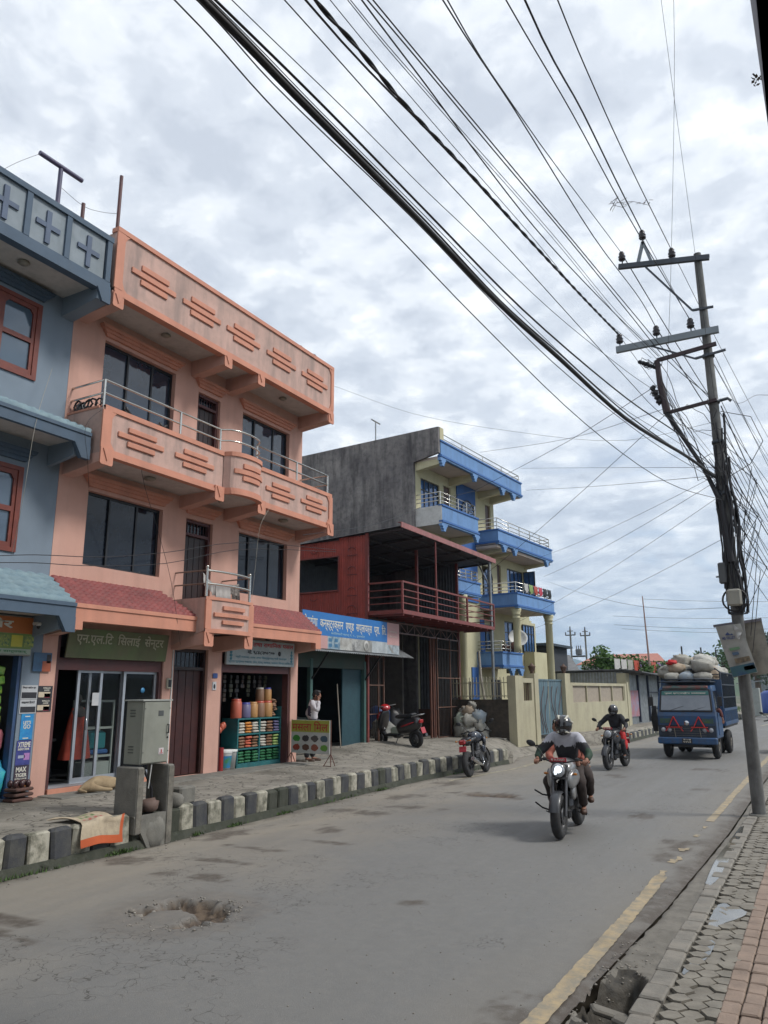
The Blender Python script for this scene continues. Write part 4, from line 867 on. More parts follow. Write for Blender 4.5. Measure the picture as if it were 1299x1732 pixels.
for z, row in lay.items():
    for k, c_ in enumerate(row):
        ya = 13.72+k*.247+(.03 if k > 2 else 0); mb = MB()
        for r in range(4): mb.rbox((-11.42+random.uniform(-.02,.02), ya+.10, z+.03+r*.062), (.22,.20,.050), (random.uniform(-.06,.06),random.uniform(-.06,.06),random.uniform(-.08,.08)), .018)
        tag(mb.build('packet_pile', packs[c_]), '%s packets, %s pile from the left on the %s shelf of the spice display' % (names[c_], ['first','second','third','fourth','fifth','sixth'][k], {1.185:'top', .875:'middle', .565:'bottom'}[z]), 'packets', 'piles of spice packets in the display')
def jar(y, r, h, body, lid, lab, x=-11.45, z=1.515, top=None):
    j = thing('jar', lab, 'jar', (x,y,z), 0, 'jars standing on the spice display'); MB().lathe([(0,0),(r*.95,0),(r,.02),(r,h*.82),(r*.8,h*.9),(0,h*.9)], (0,0,0), 16).build('body', body, j); MB().lathe([(r*.86,h*.88),(r*.86,h),(0,h)], (0,0,0), 16).build('lid', lid, j)
rl = mat('red jar lid', (.45,.08,.05), .4); bl = mat('blue jar lid', (.05,.06,.30), .4)
jar(13.75,.125,.42,packs[2],rl,'wide orange jar with red lid, leftmost on the spice display'); jar(14.06,.13,.34,packs[5],bl,'violet bucket jar with blue lid second from left'); jar(14.33,.12,.35,packs[6],packs[6],'tan jar in the middle of the spice display')
jar(14.58,.125,.37,packs[4],rl,'brown jar under the tall pale topped jar'); jar(14.86,.13,.37,packs[6],rl,'ochre jar under the blue topped jar')
jar(14.58,.10,.30,packs[4],packs[0],'pale topped jar stacked on the brown jar',z=1.885); jar(14.86,.10,.30,packs[6],bl,'violet blue topped jar stacked on the ochre jar',z=1.885)
mb = MB()
for i in range(9): mb.blob((-11.45+random.uniform(-.04,.04),15.08+random.uniform(-.07,.05),1.56+i*.042),(.10,.09,.035),10,6,.3,seed=i)
tag(mb.build('packet_heap', packs[4]), 'brown nut packets heaped at the right end of the display', 'packets')
mb = MB()
for i in range(7): mb.blob((-11.6+random.uniform(-.05,.05),13.05+i*.08,1.32+random.uniform(-.05,.06)),(.07,.06,.08),10,6,.3,seed=i)
tag(mb.build('packet_heap', packs[2]), 'reddish packets heaped left of the spice display', 'packets')
for i in range(10):
    y = 13.2+i*.21; mb = MB(); L_ = random.uniform(.3,.7)
    for k in range(int(L_/.1)): mb.rbox((-11.7,y+random.uniform(-.01,.01),2.42-k*.10),(.03,.11,.09),(0,0,random.uniform(-.5,.5)),.01)
    tag(mb.build('sachet_strip', mat('dim sachets %d' % (i % 3), [(.10,.10,.05),(.08,.07,.06),(.11,.07,.05)][i % 3], .5, (.04,.05,.06), 14, 1)), 'strip of small sachets hanging in the spice shop, %s from the left' % ['first','second','third','fourth','fifth','sixth','seventh','eighth','ninth','tenth'][i], 'sachets', 'hanging sachet strips in the spice shop')
bk = thing('bucket', 'white paint bucket with blue label just inside the spice shop door', 'bucket', (-11.28,13.18,.47)); MB().lathe([(0,0),(.15,0),(.185,.36),(.19,.37)],n=20).build('tub', white, bk); MB().lathe([(.195,.36),(.2,.40),(.19,.42),(0,.42)],n=20).build('lid', white, bk); MB().lathe([(.158,.06),(.187,.30)],n=20).build('label_band', mat('blue green print', (.02,.17,.45), .4, (.05,.20,.06), 6, 1), bk)
bk = thing('bucket', 'second white bucket half hidden behind the blue labelled one', 'bucket', (-11.40,13.50,.47)); MB().lathe([(0,0),(.14,0),(.17,.36),(.18,.37)],n=20).build('tub', white, bk); MB().lathe([(.185,.36),(.19,.40),(0,.41)],n=20).build('lid', white, bk)
MB()
mb = MB(); mb.tube([(-11.15,12.95,.47),(-11.15,12.95,.95)],.06,10); tag(mb.build('red_cylinder', mat('red enamel', (.28,.02,.02), .4)), 'small red cylinder leaning at the left jamb of the spice shop', 'cylinder')
# laundry on the small balcony
def drape(name, lab, cat, p0, p1, drop, m, waves=3, group=None, thick=.012, sag=.02):
    p0, p1 = Vector(p0), Vector(p1); d = (p1-p0); L_ = d.length; d.normalize(); nrm = d.cross(EZ).normalized(); mb = MB(); n_, r_ = 14, 6
    def pt(i, j, s): t = i/n_; q = j/r_; return p0+d*(L_*t)+EZ*(-drop*q*(1+.12*math.sin(t*7+drop*9))-sag*math.sin(math.pi*t))+nrm*(s*thick/2+.03*q*math.sin(t*waves*6.28+drop*5))
    for s in (-1,1):
        vs = [pt(i,j,s) for i in range(n_+1) for j in range(r_+1)]; w_ = r_+1
        mb.add(vs, [(i*w_+j,(i+1)*w_+j,(i+1)*w_+j+1,i*w_+j+1) if s < 0 else (i*w_+j,i*w_+j+1,(i+1)*w_+j+1,(i+1)*w_+j) for i in range(n_) for j in range(r_)], True)
    return tag(mb.build(name, m), lab, cat, group)
wc = mat('white laundry', (.46,.45,.43), .9, (.36,.35,.34), 9, 1)
drape('laundry','white shirt hanging on the rail of the small middle balcony','laundry',(-10.44,11.75,4.22),(-10.44,12.2,4.20),.34,wc); drape('laundry','grey white cloth beside the post of the small balcony','laundry',(-10.5,11.45,4.40),(-10.42,11.72,4.18),.20,wc)
drape('laundry','floral cloth hanging between the white shirt and the right post of the small balcony','laundry',(-10.5,12.22,4.26),(-10.46,12.5,4.30),.22,mat('speckled cloth',(.42,.40,.36),.9,(.12,.10,.10),30,1)); drape('laundry','black and white striped cloth low at the right post of the small balcony','laundry',(-10.6,12.45,4.10),(-10.55,12.64,4.12),.22,mat('black cloth',(.03,.02,.02),.9,(.35,.33,.31),14,1))
# clutter at the left end of the upper balcony
mb = MB(); random.seed(2)
for i in range(5): c_ = Vector((-10.95+i*.13, 8.52, 6.98+random.uniform(-.02,.05))); mb.tube([c_+Vector((.10*math.cos(a*.8)*random.uniform(.7,1.1),random.uniform(-.03,.03),.10*math.sin(a*.8))) for a in range(9)], .018, 6)
tag(mb.build('shoes_and_cable', blackp), 'heap of dark cable loops and pots on the left end of the upper balcony', 'clutter')
mb = MB(); mb.blob((-10.98,8.62,7.02),(.09,.09,.12),12,8,.1); tag(mb.build('pot', mat('grey pot',(.15,.15,.16),.4)), 'round grey pot at the left wall on the upper balcony', 'pot')
for k,(y,s_) in enumerate(((9.25,'left'),(10.0,'right'))):
    mb = MB()
    for i in range(5): mb.blob((-10.42+random.uniform(-.03,.03),y+random.uniform(-.10,.10),6.95+random.uniform(0,.10)),(.03,.09,.03),8,6,.3,(random.uniform(-1,1),0,0),i)
    tag(mb.build('shoes', blackp), 'dark %s heap of shoes on the parapet of the upper balcony' % s_, 'shoes')
mb = MB(); mb.rbox((-10.25,12.06,6.16),(.16,.05,.05),b=.01); mb.rbox((-10.16,12.12,6.20),(.05,.16,.06),(0,0,.2),.01); tag(mb.build('camera_on_balcony', blackp), 'tiny dark camera fixed under the bowed part of the upper balcony', 'camera')
mb = MB(); mb.tube([(-10.25,14.2,10.36),(-10.25,14.9,10.36)],.02,6); mb.blob((-10.25,14.25,10.37),(.03,.05,.04),8,6); mb.blob((-10.25,14.85,10.37),(.03,.05,.05),8,6); tag(mb.build('parapet_clip', rust), 'dark bracket lying on the coping near the right end of the pink parapet', 'bracket')
# ================================================================== CONSTRUCTION SUPPLY SHOP and the red sheet shed
def sheet(mb, o, ud, vd, nd, w_, h_, step=.09, amp=.014):
    """corrugated sheet: ridges run along vd"""
    o, ud, vd, nd = Vector(o), Vector(ud).normalized(), Vector(vd).normalized(), Vector(nd).normalized(); n_ = max(2, int(w_/step)*4); vs = []
    for i in range(n_+1):
        d = nd*amp*math.sin(2*math.pi*i/4); p = o+ud*(w_*i/n_)+d; vs += [p, p+vd*h_]
    mb.add(vs, [(2*i,2*i+2,2*i+3,2*i+1) for i in range(n_)], True); return mb
dark_sheet = mat('dark blue grey sheet metal', (.085,.10,.115), .55, (.06,.07,.082), 3, 1, metal=.3, streak=.25, grime=.2)
red_sheet = mat('red sheet metal', (.35,.062,.046), .5, (.26,.048,.038), 2.5, 1, streak=.3, grime=.25, dark=(.08,.03,.03))
zinc = mat('grey zinc sheet', (.30,.32,.33), .45, (.22,.235,.245), 4, 1, metal=.5, streak=.3, grime=.2)
redst = mat('dull red steel section', (.20,.045,.040), .55, (.15,.038,.034), 5, 1, grime=.25)
tealp = mat('teal green painted wood', (.035,.095,.085), .65, (.05,.11,.10), 5, 1, grime=.35)
cs = thing('construction_supply_shop', 'low green framed supply shop between the pink house and the red sheet shed', 'shop', (-12.5, 17.8, .5))
SX = -11.75
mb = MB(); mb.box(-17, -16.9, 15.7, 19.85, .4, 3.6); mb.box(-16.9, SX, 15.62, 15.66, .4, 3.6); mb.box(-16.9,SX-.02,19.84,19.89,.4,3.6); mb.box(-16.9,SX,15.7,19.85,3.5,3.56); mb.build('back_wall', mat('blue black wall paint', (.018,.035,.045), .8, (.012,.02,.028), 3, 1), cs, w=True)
mb = MB(); mb.box(SX-.06, SX+.04, 15.66, 19.84, 2.72, 3.36)
mb.build('lintel_board', mat('dark green board', (.030,.055,.045), .7, (.045,.06,.05), 3, 1, grime=.3), cs, w=True)
for y in (17.05, 19.82): MB().rbox((SX,y,1.65),(.12,.12,2.6),b=.01).build('post', tealp, cs, w=True)
MB().box(SX-.10,SX-.06,18.75,19.76,.56,2.72).build('open_shutter_leaf', mat('dark teal door leaf', (.02,.06,.075), .6, (.015,.045,.06), 5, 1), cs, w=True)
for y in (17.05, 19.82): MB().bar((SX,y,2.35),(-11.15,y,3.12),.035).build('awning_strut', blackf, cs, w=True)
mb = MB(); sheet(mb, (-11.02,15.68,3.10), EY, Vector((-.75,0,.42)), EZ, 6.0, .95, .10, .016); mb.build('awning_sheet', zinc, cs, w=True)
MB().box(-12.8,SX+.9,15.66,19.84,.40,.50).build('shop_floor', conc, cs, w=True)
text('lettering', 'नमस्ते  नेपाल', (SX+.045, 18.2, 3.12), EY, EX, .95, .10, mat('faint lettering', (.10,.13,.11), .7), cs, .02)
# its big board
s3 = thing('supply_shop_sign', 'large blue board with white Nepali headline and a strip of grey product photos', 'sign', (-11.1, 18.3, 3.15)); SY0, SY1 = 15.70, 20.80; sxx = -11.08
MB().box(sxx-.05, sxx, SY0, SY1, 3.17, 4.09).build('board', mat('board back steel', (.2,.2,.2), .5), s3, w=True)
MB().box(sxx, sxx+.006, SY0, 20.05, 3.50, 4.09).build('blue_field', mat('azure banner print', (.018,.135,.38), .5, (.022,.15,.42), 2, 1, grime=.06), s3, w=True)
pinkb = mat('pale pink banner print', (.46,.27,.26), .55, (.42,.25,.24), 3, 1)
MB().box(sxx, sxx+.006, SY0, 16.85, 3.17, 3.498).build('pink_field', pinkb, s3, w=True); MB().box(sxx, sxx+.006, 20.052, SY1, 3.44, 4.09).build('pink_field', pinkb, s3, w=True)
gph = [mat('grey photo print %d' % i, c_, .55, c2, sc_, 1) for i, (c_, c2, sc_) in enumerate((((.30,.38,.42),(.10,.17,.24),9),((.42,.42,.40),(.22,.21,.19),6),((.38,.38,.37),(.10,.10,.10),7),((.20,.20,.19),(.33,.33,.31),4),((.42,.45,.46),(.28,.31,.33),5),((.36,.42,.46),(.16,.17,.18),6)))]
for i, (a, b_) in enumerate(((16.852,17.45),(17.452,18.05),(18.052,18.5),(18.502,19.15),(19.152,20.05),(20.052,20.80))):
    f = MB().box(sxx, sxx+.005, a, b_, 3.17, 3.498 if i < 5 else 3.438).build('photo_strip', gph[i], s3, w=True)
mb = MB(); mb.lathe([(.08,.0),(.15,.0),(.15,.006),(.08,.006)],(sxx+.006,18.83,3.33),24,'X'); mb.build('tyre_picture', gph[1], s3, w=True)
mb = MB(); mb.prism([(sxx+.006,20.1,3.42),(sxx+.006,20.35,3.2),(sxx+.006,20.5,3.2),(sxx+.006,20.2,3.42)],(.003,0,0)); mb.build('pipe_picture', gph[3], s3, w=True)
mb = MB()
for y in (16.9,17.18):
    for z in (3.22,3.36): mb.box(sxx+.005,sxx+.008,y,y+.16,z,z+.09)
mb.build('window_picture', mat('blue window print', (.05,.16,.28), .4), s3, w=True)
text('lettering', 'तेलगंगा  कन्स्ट्रक्सन  एण्ड  सप्लायर्स  प्रा.  लि.'.replace('लि','िल'), (sxx+.008, 15.76, 3.63), EY, EX, 4.22, .36, tw, s3, .010)
text('lettering', 'कािलमाटी मागर् नं. ५ , नुवाकोट', (sxx+.008, 17.0, 3.535), EY, EX, 1.75, .085, mat('pale blue lettering', (.25,.42,.55), .6), s3, .02)
text('lettering', 'आजै सम्पकर् गनुर्', (sxx+.008, 20.2, 3.80), EY, EX, .45, .05, tw, s3, .01); text('lettering', 'होस् ९८४६०', (sxx+.008, 20.2, 3.66), EY, EX, .45, .05, tw, s3, .01)
# ---- the shed
sd_ = thing('red_sheet_shed', 'two storey steel shed with red corrugated side wall, railed balcony and truss', 'shed', (-13.5, 23.3, .6))
GX, GY0, GY1, BXX = -11.70, 19.95, 26.70, -10.50
mb = MB(); o = (-15.6, GY0, 4.20)
sheet(mb, (-15.6,GY0,4.20), EX, EZ, -EY, 1.35, 2.3, .085, .014); sheet(mb, (-12.72,GY0,4.20), EX, EZ, -EY, 1.02, 2.6, .085, .014)
sheet(mb, (-14.25,GY0,4.20), EX, EZ, -EY, 1.53, .94, .085, .014); sheet(mb, (-14.25,GY0,6.22), EX, EZ, -EY, 1.53, .50, .085, .014)
mb.build('red_side_wall', red_sheet, sd_, w=True)
dim = mat('faded stencil marks', (.09,.03,.035), .6)
for i, z in enumerate((6.35,5.75,5.1,4.55)): mb = MB(); mb.tube([(-12.25+.14*math.cos(a*.5),GY0-.022,z+.10*math.sin(a*.5)) for a in range(7)], .010, 4); mb.box(-12.42,-12.05,GY0-.024,GY0-.016,z-.16,z-.14); mb.build('stencil_mark', dim, sd_, w=True)
for i, z in enumerate((6.45,4.95,4.45)): mb = MB(); mb.tube([(-13.65+.13*math.cos(3.1+a*.5),GY0-.022,z+.08*math.sin(3.1+a*.5)) for a in range(7)], .010, 4); mb.build('stencil_mark', dim, sd_, w=True)
mb = MB(); 
for p, q in (((-14.27,GY0-.02,5.14),(-12.72,GY0-.02,5.14)),((-14.27,GY0-.02,6.22),(-12.72,GY0-.02,6.22)),((-14.27,GY0-.02,5.14),(-14.27,GY0-.02,6.22)),((-12.72,GY0-.02,5.14),(-12.72,GY0-.02,6.22))): mb.bar(p, q, .04)
mb.build('window_frame', redst, sd_, w=True)
mb = MB(); sheet(mb, (-15.6,GY1,4.4), EX, EZ, -EY, 3.9, 2.65, .12, .02); sheet(mb, (-15.6,GY0+.02,4.4), EY, EZ, EX, 6.7, 2.2, .12, .02); sheet(mb, (-14.9,GY1,.4), EX, EZ, -EY, 3.2, 4.0, .12, .02); mb.build('sheet_wall', dark_sheet, sd_, w=True)
mb = MB(); mb.box(-15.0,-14.85,GY0,GY1,.4,4.3); mb.box(-14.85,-13.3,25.2,25.3,.4,4.3); mb.build('block_wall', mat('dim grey block wall', (.12,.11,.10), .9, (.08,.075,.07), 4, 1, grime=.3), sd_, w=True)
MB().box(-14.8,GX+.05,GY1-.10,GY1-.03,.4,1.45).build('brick_footing', mat('dark brick', (.085,.04,.028), .9, (.05,.03,.022), 9, 1, bump=.5, bscale=20), sd_, w=True)
MB().box(-16,-11.72,GY0+.02,GY1-.03,4.24,4.34).build('upper_floor', mat('dark floor deck', (.05,.045,.045), .8), sd_, w=True)
# balcony deck with joists, truss and railing
mb = MB(); mb.box(-11.72,BXX+.02,GY0,27.35,4.36,4.40); mb.build('balcony_deck', redst, sd_, w=True)
mb = MB()
for i in range(13): y = GY0+.08+i*.6; mb.bar((GX,y,4.31),(BXX,y,4.31),.05,.09)
mb.bar((BXX,GY0,4.38),(BXX,27.35,4.38),.05,.12); mb.bar((GX,GY0,4.38),(BXX,GY0,4.38),.05,.12); mb.bar((GX,27.35,4.38),(BXX,27.35,4.38),.05,.12); mb.build('joists', redst, sd_, w=True)
mb = MB(); zt, zb = 4.24, 3.92; mb.bar((GX,GY0,zt),(GX,GY1,zt),.04); mb.bar((GX,GY0,zb),(GX,GY1,zb),.04); n_ = 13
for i in range(n_+1):
    y = GY0+(GY1-GY0)*i/n_; mb.bar((GX,y,zb),(GX,y,zt),.02)
    if i < n_: y2 = GY0+(GY1-GY0)*(i+1)/n_; mb.bar((GX,y,zb if i % 2 else zt),(GX,y2,zt if i % 2 else zb),.02)
mb.build('truss', mat('pinkish grey steel', (.20,.13,.125), .55), sd_, w=True)
mb = MB()
for h_ in (.22,.42,.62,.85):
    w_ = .05 if h_ > .8 else .025
    mb.bar((GX,GY0,4.42+h_),(BXX,GY0,4.42+h_),w_); mb.bar((BXX,GY0,4.42+h_),(BXX,27.35,4.42+h_),w_)
for h_ in (.22,.42,.62,.85): mb.bar((GX,27.35,4.42+h_),(BXX,27.35,4.42+h_),.025)
for y in (GY0, 22.3, 24.8, 27.33): mb.bar((BXX,y,4.42),(BXX,y,5.29),.06)
mb.build('railing', redst, sd_, w=True)
# roof
mb = MB(); sl = Vector((4.4,0,.30)).normalized(); mb.T = Matrix()
vs = []; n_ = 150
for i in range(n_+1):
    y = GY0-.12+(27.55-GY0+.12)*i/n_; d = .02*math.sin(i*math.pi/2); vs += [(-15.9,y,6.62+d),(BXX+.05,y,6.93+d)]
mb.add(vs, [(2*i,2*i+2,2*i+3,2*i+1) for i in range(n_)], True); mb.build('roof', dark_sheet, sd_, w=True)
mb = MB(); mb.box(BXX+.04,BXX+.075,GY0-.14,27.58,6.88,7.03); mb.box(BXX-.06,BXX+.075,GY0-.14,27.58,7.03,7.045)
mb.build('roof_fascia', mat('faded red flashing', (.33,.13,.12), .5, (.24,.09,.085), 4, 1, streak=.3), sd_, w=True)
mb = MB(); 
for y in (GY0+.05,21.4,22.9,24.4,25.9,27.3): mb.bar((-15.8,y,6.56),(BXX,y,6.86),.05,.07)
for x, z in ((-14.5,6.66),(-13.2,6.75),(-12.0,6.82),(-10.9,6.88)): mb.bar((x,GY0,z-.04),(x,27.4,z-.04),.04,.05)
mb.build('rafters', mat('dark roof steel', (.05,.05,.055), .6), sd_, w=True)
for x, y, zb in ((GX,GY0,.5),(GX,GY1,.4),(GX,23.3,4.4),(BXX+.0,22.3,5.2)): MB().bar((x,y,zb),(x,y,6.85 if x < -11 else 6.85),.09 if x < -11 else .04).build('post', redst, sd_, w=True)
# lattice door leaves
def lattice(name, y0, y1, z0, z1, x, lab):
    d = thing(name, None, None); d.parent = sd_; d.matrix_basis = world(sd_).inverted(); mb = MB(); rs = mat('rusty gate steel', (.15,.075,.05), .7, (.10,.05,.035), 5, 1, grime=.3)
    ym = (y0+y1)/2+.15
    for y in (y0, ym, y1): mb.bar((x,y,z0),(x,y,z1),.04)
    for k in range(4): z = z0+(z1-z0)*k/3.4; mb.bar((x,y0,z),(x,y1,z),.03)
    mb.build('frame', rs, d); mb = MB()
    for i in range(int((y1-y0)/.11)): y = y0+i*.11; mb.bar((x-.02,y,z0),(x-.02,y,z1),.012)
    mb.build('mesh', mat('fine dark mesh', (.06,.05,.045), .7), d); d['label'] = lab; return d
lattice('gate_leaf', 19.95, 20.9, .6, 3.45, GX+.02, 'left lattice gate leaf')
lattice('gate_leaf', 24.75, 26.62, .55, 3.95, GX+.02, 'right lattice gate leaf')
mb = MB()
for y in (24.35,24.55,24.68): mb.bar((GX-.05,y,.55),(GX-.05,y,3.9),.06)
mb.build('folded_gate_stile', rust, sd_, w=True)
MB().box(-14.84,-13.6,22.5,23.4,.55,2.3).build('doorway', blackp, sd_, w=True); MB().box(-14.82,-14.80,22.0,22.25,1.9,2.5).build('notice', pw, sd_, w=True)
MB().box(GX+.01,GX+.05,GY0+.1,19.98,3.2,4.2).build('side_strip', blackf, sd_, w=True)
# stuff in the yard
tag(MB().blob((-13.1,23.1,1.20),(.30,.40,.42),16,10,.15,sq=.6,seed=3).build('blue_drum', mat('blue plastic drum', (.015,.06,.22), .4, grime=.2), ), 'blue plastic drum standing inside the shed behind the scooter', 'drum')
tag(MB().blob((-13.0,23.9,1.05),(.35,.38,.52),14,10,.35,seed=9).build('black_sack', blackp), 'black filled sack beside the blue drum in the shed', 'sack')
tag(MB().blob((-12.4,22.1,.85),(.35,.36,.42),14,10,.4,seed=12).build('grey_sack', gp[2]), 'grey woven sack behind the parked scooter', 'sack')
tag(MB().blob((-12.9,17.8,.95),(.5,.9,.45),16,10,.3,seed=14,sq=.7).build('dark_crate_heap', mat('dim crates', (.05,.06,.06), .8, (.02,.03,.03), 9, 1)), 'dark heap of stock inside the supply shop', 'stock')
tag(MB().blob((-12.2,15.95,1.30),(.3,.28,.05),14,8,.1).build('metal_basin', chrome), 'metal basin at the left corner of the supply shop behind the standing man', 'basin')
tag(MB().tube([(-11.6,18.35,.6),(-11.8,18.45,2.3)],.018,6).build('pole_stick', mat('pale stick',(.25,.22,.18),.7)), 'thin pale pole leaning inside the supply shop', 'pole')
gp_ = thing('galvanised_pole', 'tall thin grey pole carrying the right corner of the shed roof', 'pole', (-10.55,27.2,.4)); MB().tube([(-10.55,27.2,.35),(-10.55,27.2,6.9)],.055,10).build('pole', zinc, gp_, w=True); MB().tube([(-10.55,27.2,5.9),(-11.0,27.2,6.85)],.03,6).build('brace', zinc, gp_, w=True)
gp_ = thing('short_post', 'short bent whitish post left of the tall grey pole', 'post', (-10.85,26.9,.4)); MB().tube([(-10.72,26.9,.35),(-10.78,26.9,1.6),(-10.93,26.9,2.6),(-10.98,26.9,3.55)],.05,8).build('post', mat('whitish post', (.36,.33,.28), .8, grime=.3), gp_, w=True)
tag(MB().rbox((-10.2,26.3,.47),(.9,1.0,.06),(0,0,.1),.01).build('flat_slab', conc), 'flat concrete slab lying at the foot of the tall grey pole', 'slab')
# heap of filled sacks
random.seed(17); sackm = [mat('off white woven sack', (.34,.33,.29), .85, (.25,.24,.21), 7, 1, bump=.4, bscale=30, grime=.25), mat('pale green woven sack', (.24,.29,.23), .85, (.30,.30,.26), 7, 1, bump=.4), mat('beige woven sack', (.36,.28,.20), .85, (.27,.22,.17), 7, 1, bump=.4), mat('pale blue woven sack', (.26,.32,.38), .85, (.34,.35,.34), 6, 1, bump=.4)]
for i, (x, y, z, r, m_, lb) in enumerate(((-11.35,25.9,.75,(.36,.34,.40),0,'white sack at the lower left of the sack heap'),(-11.0,25.9,.72,(.33,.36,.36),0,'white sack at the bottom middle of the sack heap'),(-10.62,26.1,.78,(.30,.34,.45),0,'pale sack at the bottom right of the sack heap, by the short post'),
        (-11.42,25.95,1.15,(.30,.30,.30),1,'pale green sack at the middle left of the sack heap'),(-11.05,25.95,1.18,(.34,.32,.26),0,'cream sack in the middle of the sack heap'),(-10.68,26.1,1.30,(.28,.30,.32),3,'pale blue sack at the right of the sack heap'),
        (-11.15,26.05,1.58,(.28,.28,.22),2,'beige sack on top of the sack heap'),(-11.32,26.05,1.52,(.22,.26,.18),0,'small grey sack at the top left of the sack heap'),(-10.95,26.1,1.80,(.16,.18,.14),0,'little crumpled sack at the very top of the heap'))):
    x, z, r = -11.02+(x+11.02)*.84, .44+(z-.44)*.86, tuple(q*.84 for q in r)
    tag(MB().blob((x,y,z),r,14,10,.55,(random.uniform(-.3,.3),random.uniform(-.3,.3),random.uniform(0,3)),i+20,sq=.85).build('sack', sackm[m_]), lb, 'sack', 'heap of sacks by the brick wall')

# ================================================================== BLUE AND YELLOW HOUSE (turned 4.4 degrees)
bh = thing('blue_yellow_house', 'pale yellow house with bright blue balconies and a bare grey side wall', 'house', (-13.35, 26.6, 0), 0)
bh.rotation_euler = (0, 0, rad(-4.4))
# local frame: +Y along the facade, +X towards the street
yw = mat('pale yellow plaster', (.50,.47,.31), .88, (.44,.41,.265), 1.5, 1, bump=.15, streak=.12, dark=(.2,.18,.12))
bl_ = mat('bright blue paint', (.135,.265,.50), .75, (.11,.225,.43), 2, 1, streak=.2)
bd_ = mat('deep blue trim paint', (.045,.125,.33), .75, (.05,.14,.36), 2, 1)
sof = mat('cream soffit', (.50,.42,.36), .9, (.42,.36,.31), 2, 1)
rawc = mat('bare grey render', (.25,.235,.225), .95, (.12,.112,.115), .7, 1, bump=.5, bscale=25, streak=.8, grime=.5, dark=(.045,.042,.045))
bglass = mat('blue sky glass', (.03,.08,.20), .04, (.05,.13,.30), .9, 1, spec=1.0, metal=.3)
def bb(name, m_, *boxes):
    mb = MB()
    for q in boxes: mb.box(*q)
    return mb.build(name, m_, bh)
# walls: x, y, z extents in the local frame
mb = MB()
wall(mb, (0,0,0), EY, EX, 0.0, 5.2, .2, 11.1, .2, [(.42,1.95,9.2,10.6),(2.33,2.95,8.6,10.7),(3.75,4.95,6.4,8.3),(.5,2.6,5.9,7.6)])
wall(mb, (0,0,0), EY, EX, 5.2, 7.22, 8.3, 11.1, .2, [(6.3,6.87,8.9,10.67)])
wall(mb, (0,0,0), EY, EX, 5.2, 10.95, .2, 8.3, .2, [(5.75,6.75,5.2,7.7),(7.34,7.79,5.75,7.95),(8.47,10.4,5.9,7.92),(7.94,9.05,2.9,5.33)])
wall(mb, (0,0,0), EY, EX, 10.95, 11.65, .2, 5.45, .2, [])
mb.box(-9,-.2,7.05,7.22,8.3,11.1); mb.box(-9,-.2,10.75,10.95,5.6,8.3); mb.box(-9,-.2,11.45,11.65,.2,5.6); mb.box(-9.2,-9,0,11.65,.2,8.3)
mb.build('wall', yw, bh)
bb('corner_bay', yw, (.0,.55,10.05,11.68,.2,3.95))
bb('side_wall', rawc, (-9,-.0,-.14,-.003,.2,11.15)); mb = MB(); mb.prism([(-9,-.141,11.15),(-.02,-.141,11.15),(-.02,-.141,11.10),(1.18,-.141,11.32),(1.18,-.141,12.40),(-9,-.141,12.40)], (0,.12,0)); mb.build('side_parapet', rawc, bh)
# weather streak patches are in the material; roof and slabs
bb('roof_slab', sof, (-9,1.10,0,7.95,11.12,11.22), (-6,1.1,5.1,11.35,8.32,8.44)); 
def band(x1, y0, y1, z0, z1, brk_=(), side0=True, side1=True, dep=1.2):
    """blue balcony front with a darker moulded lip and stepped corbels"""
    bb('balcony_front', bl_, (x1-.12,x1,y0,y1,z0+.14,z1-.05), *(([(x1-dep,x1-.12,y0,y0+.1,z0+.14,z1-.05)]) if side0 else []), *(([(x1-dep,x1-.12,y1-.1,y1,z0+.14,z1-.05)]) if side1 else []))
    bb('balcony_trim', bd_, (x1-.16,x1+.04,y0-.03,y1+.03,z1-.05,z1+.02), (x1-.14,x1+.05,y0-.03,y1+.03,z0+.06,z0+.14), *(([(x1-dep,x1-.16,y0-.03,y0+.1,z1-.05,z1+.02),(x1-dep,x1-.14,y0-.03,y0+.1,z0+.06,z0+.14)]) if side0 else []))
    mb = MB(); mb.box(x1-.14,x1+.02,y0,y1,z0,z0+.06)
    for y in brk_:
        for w_, d_ in ((.46,.10),(.28,.20),(.16,.30)): mb.box(x1-.10,x1+.03,y-w_/2,y+w_/2,z0-d_,z0-d_+.10)
    mb.build('corbel', bl_, bh)
def beam(y, x1, z1, dz=.34, w_=.26): mb = MB(); mb.prism([(-.0,y-w_/2,z1),(x1,y-w_/2,z1),(x1,y-w_/2,z1-dz*.65),(0,y-w_/2,z1-dz)], (0,w_,0)); mb.build('beam', yw, bh)
band(1.20, 0.0, 7.88, 11.12, 11.86, (.14,2.95,5.75,6.95), False)
band(1.20, 0.0, 3.10, 8.46, 9.22, (.14,2.95), False, True); bb('white_side', mat('white plaster side', (.52,.52,.50), .85, grime=.1), (0,1.19,-.03,.0,8.45,9.20))
band(1.20, 5.05, 11.40, 8.46, 9.12, (5.7,6.85,10.7), True); band(1.20, .9, 3.1, 5.85, 6.45, (), False, True)
band(1.80, 5.45, 9.75, 5.62, 6.28, (), True, True, 1.8); band(1.20, 5.0, 7.10, 3.05, 3.74, (6.0,6.95), True, True)
for x0, x1, y0, y1, z in ((0,1.12,.02,3.05,8.50),(0,1.12,5.1,11.35,8.50),(0,1.12,.95,3.05,5.90),(0,1.72,5.5,9.7,5.66),(0,1.12,5.05,7.05,3.10)): bb('balcony_floor', sof, (x0,x1,y0,y1,z-.03,z+.05))
for y, x1, z in ((.14,1.1,11.12),(2.95,1.1,11.12),(5.75,1.1,11.12),(6.95,1.1,11.12),(2.95,1.1,8.46),(5.7,1.1,8.46),(6.85,1.1,8.46),(10.7,1.1,8.46)): beam(y, x1, z)
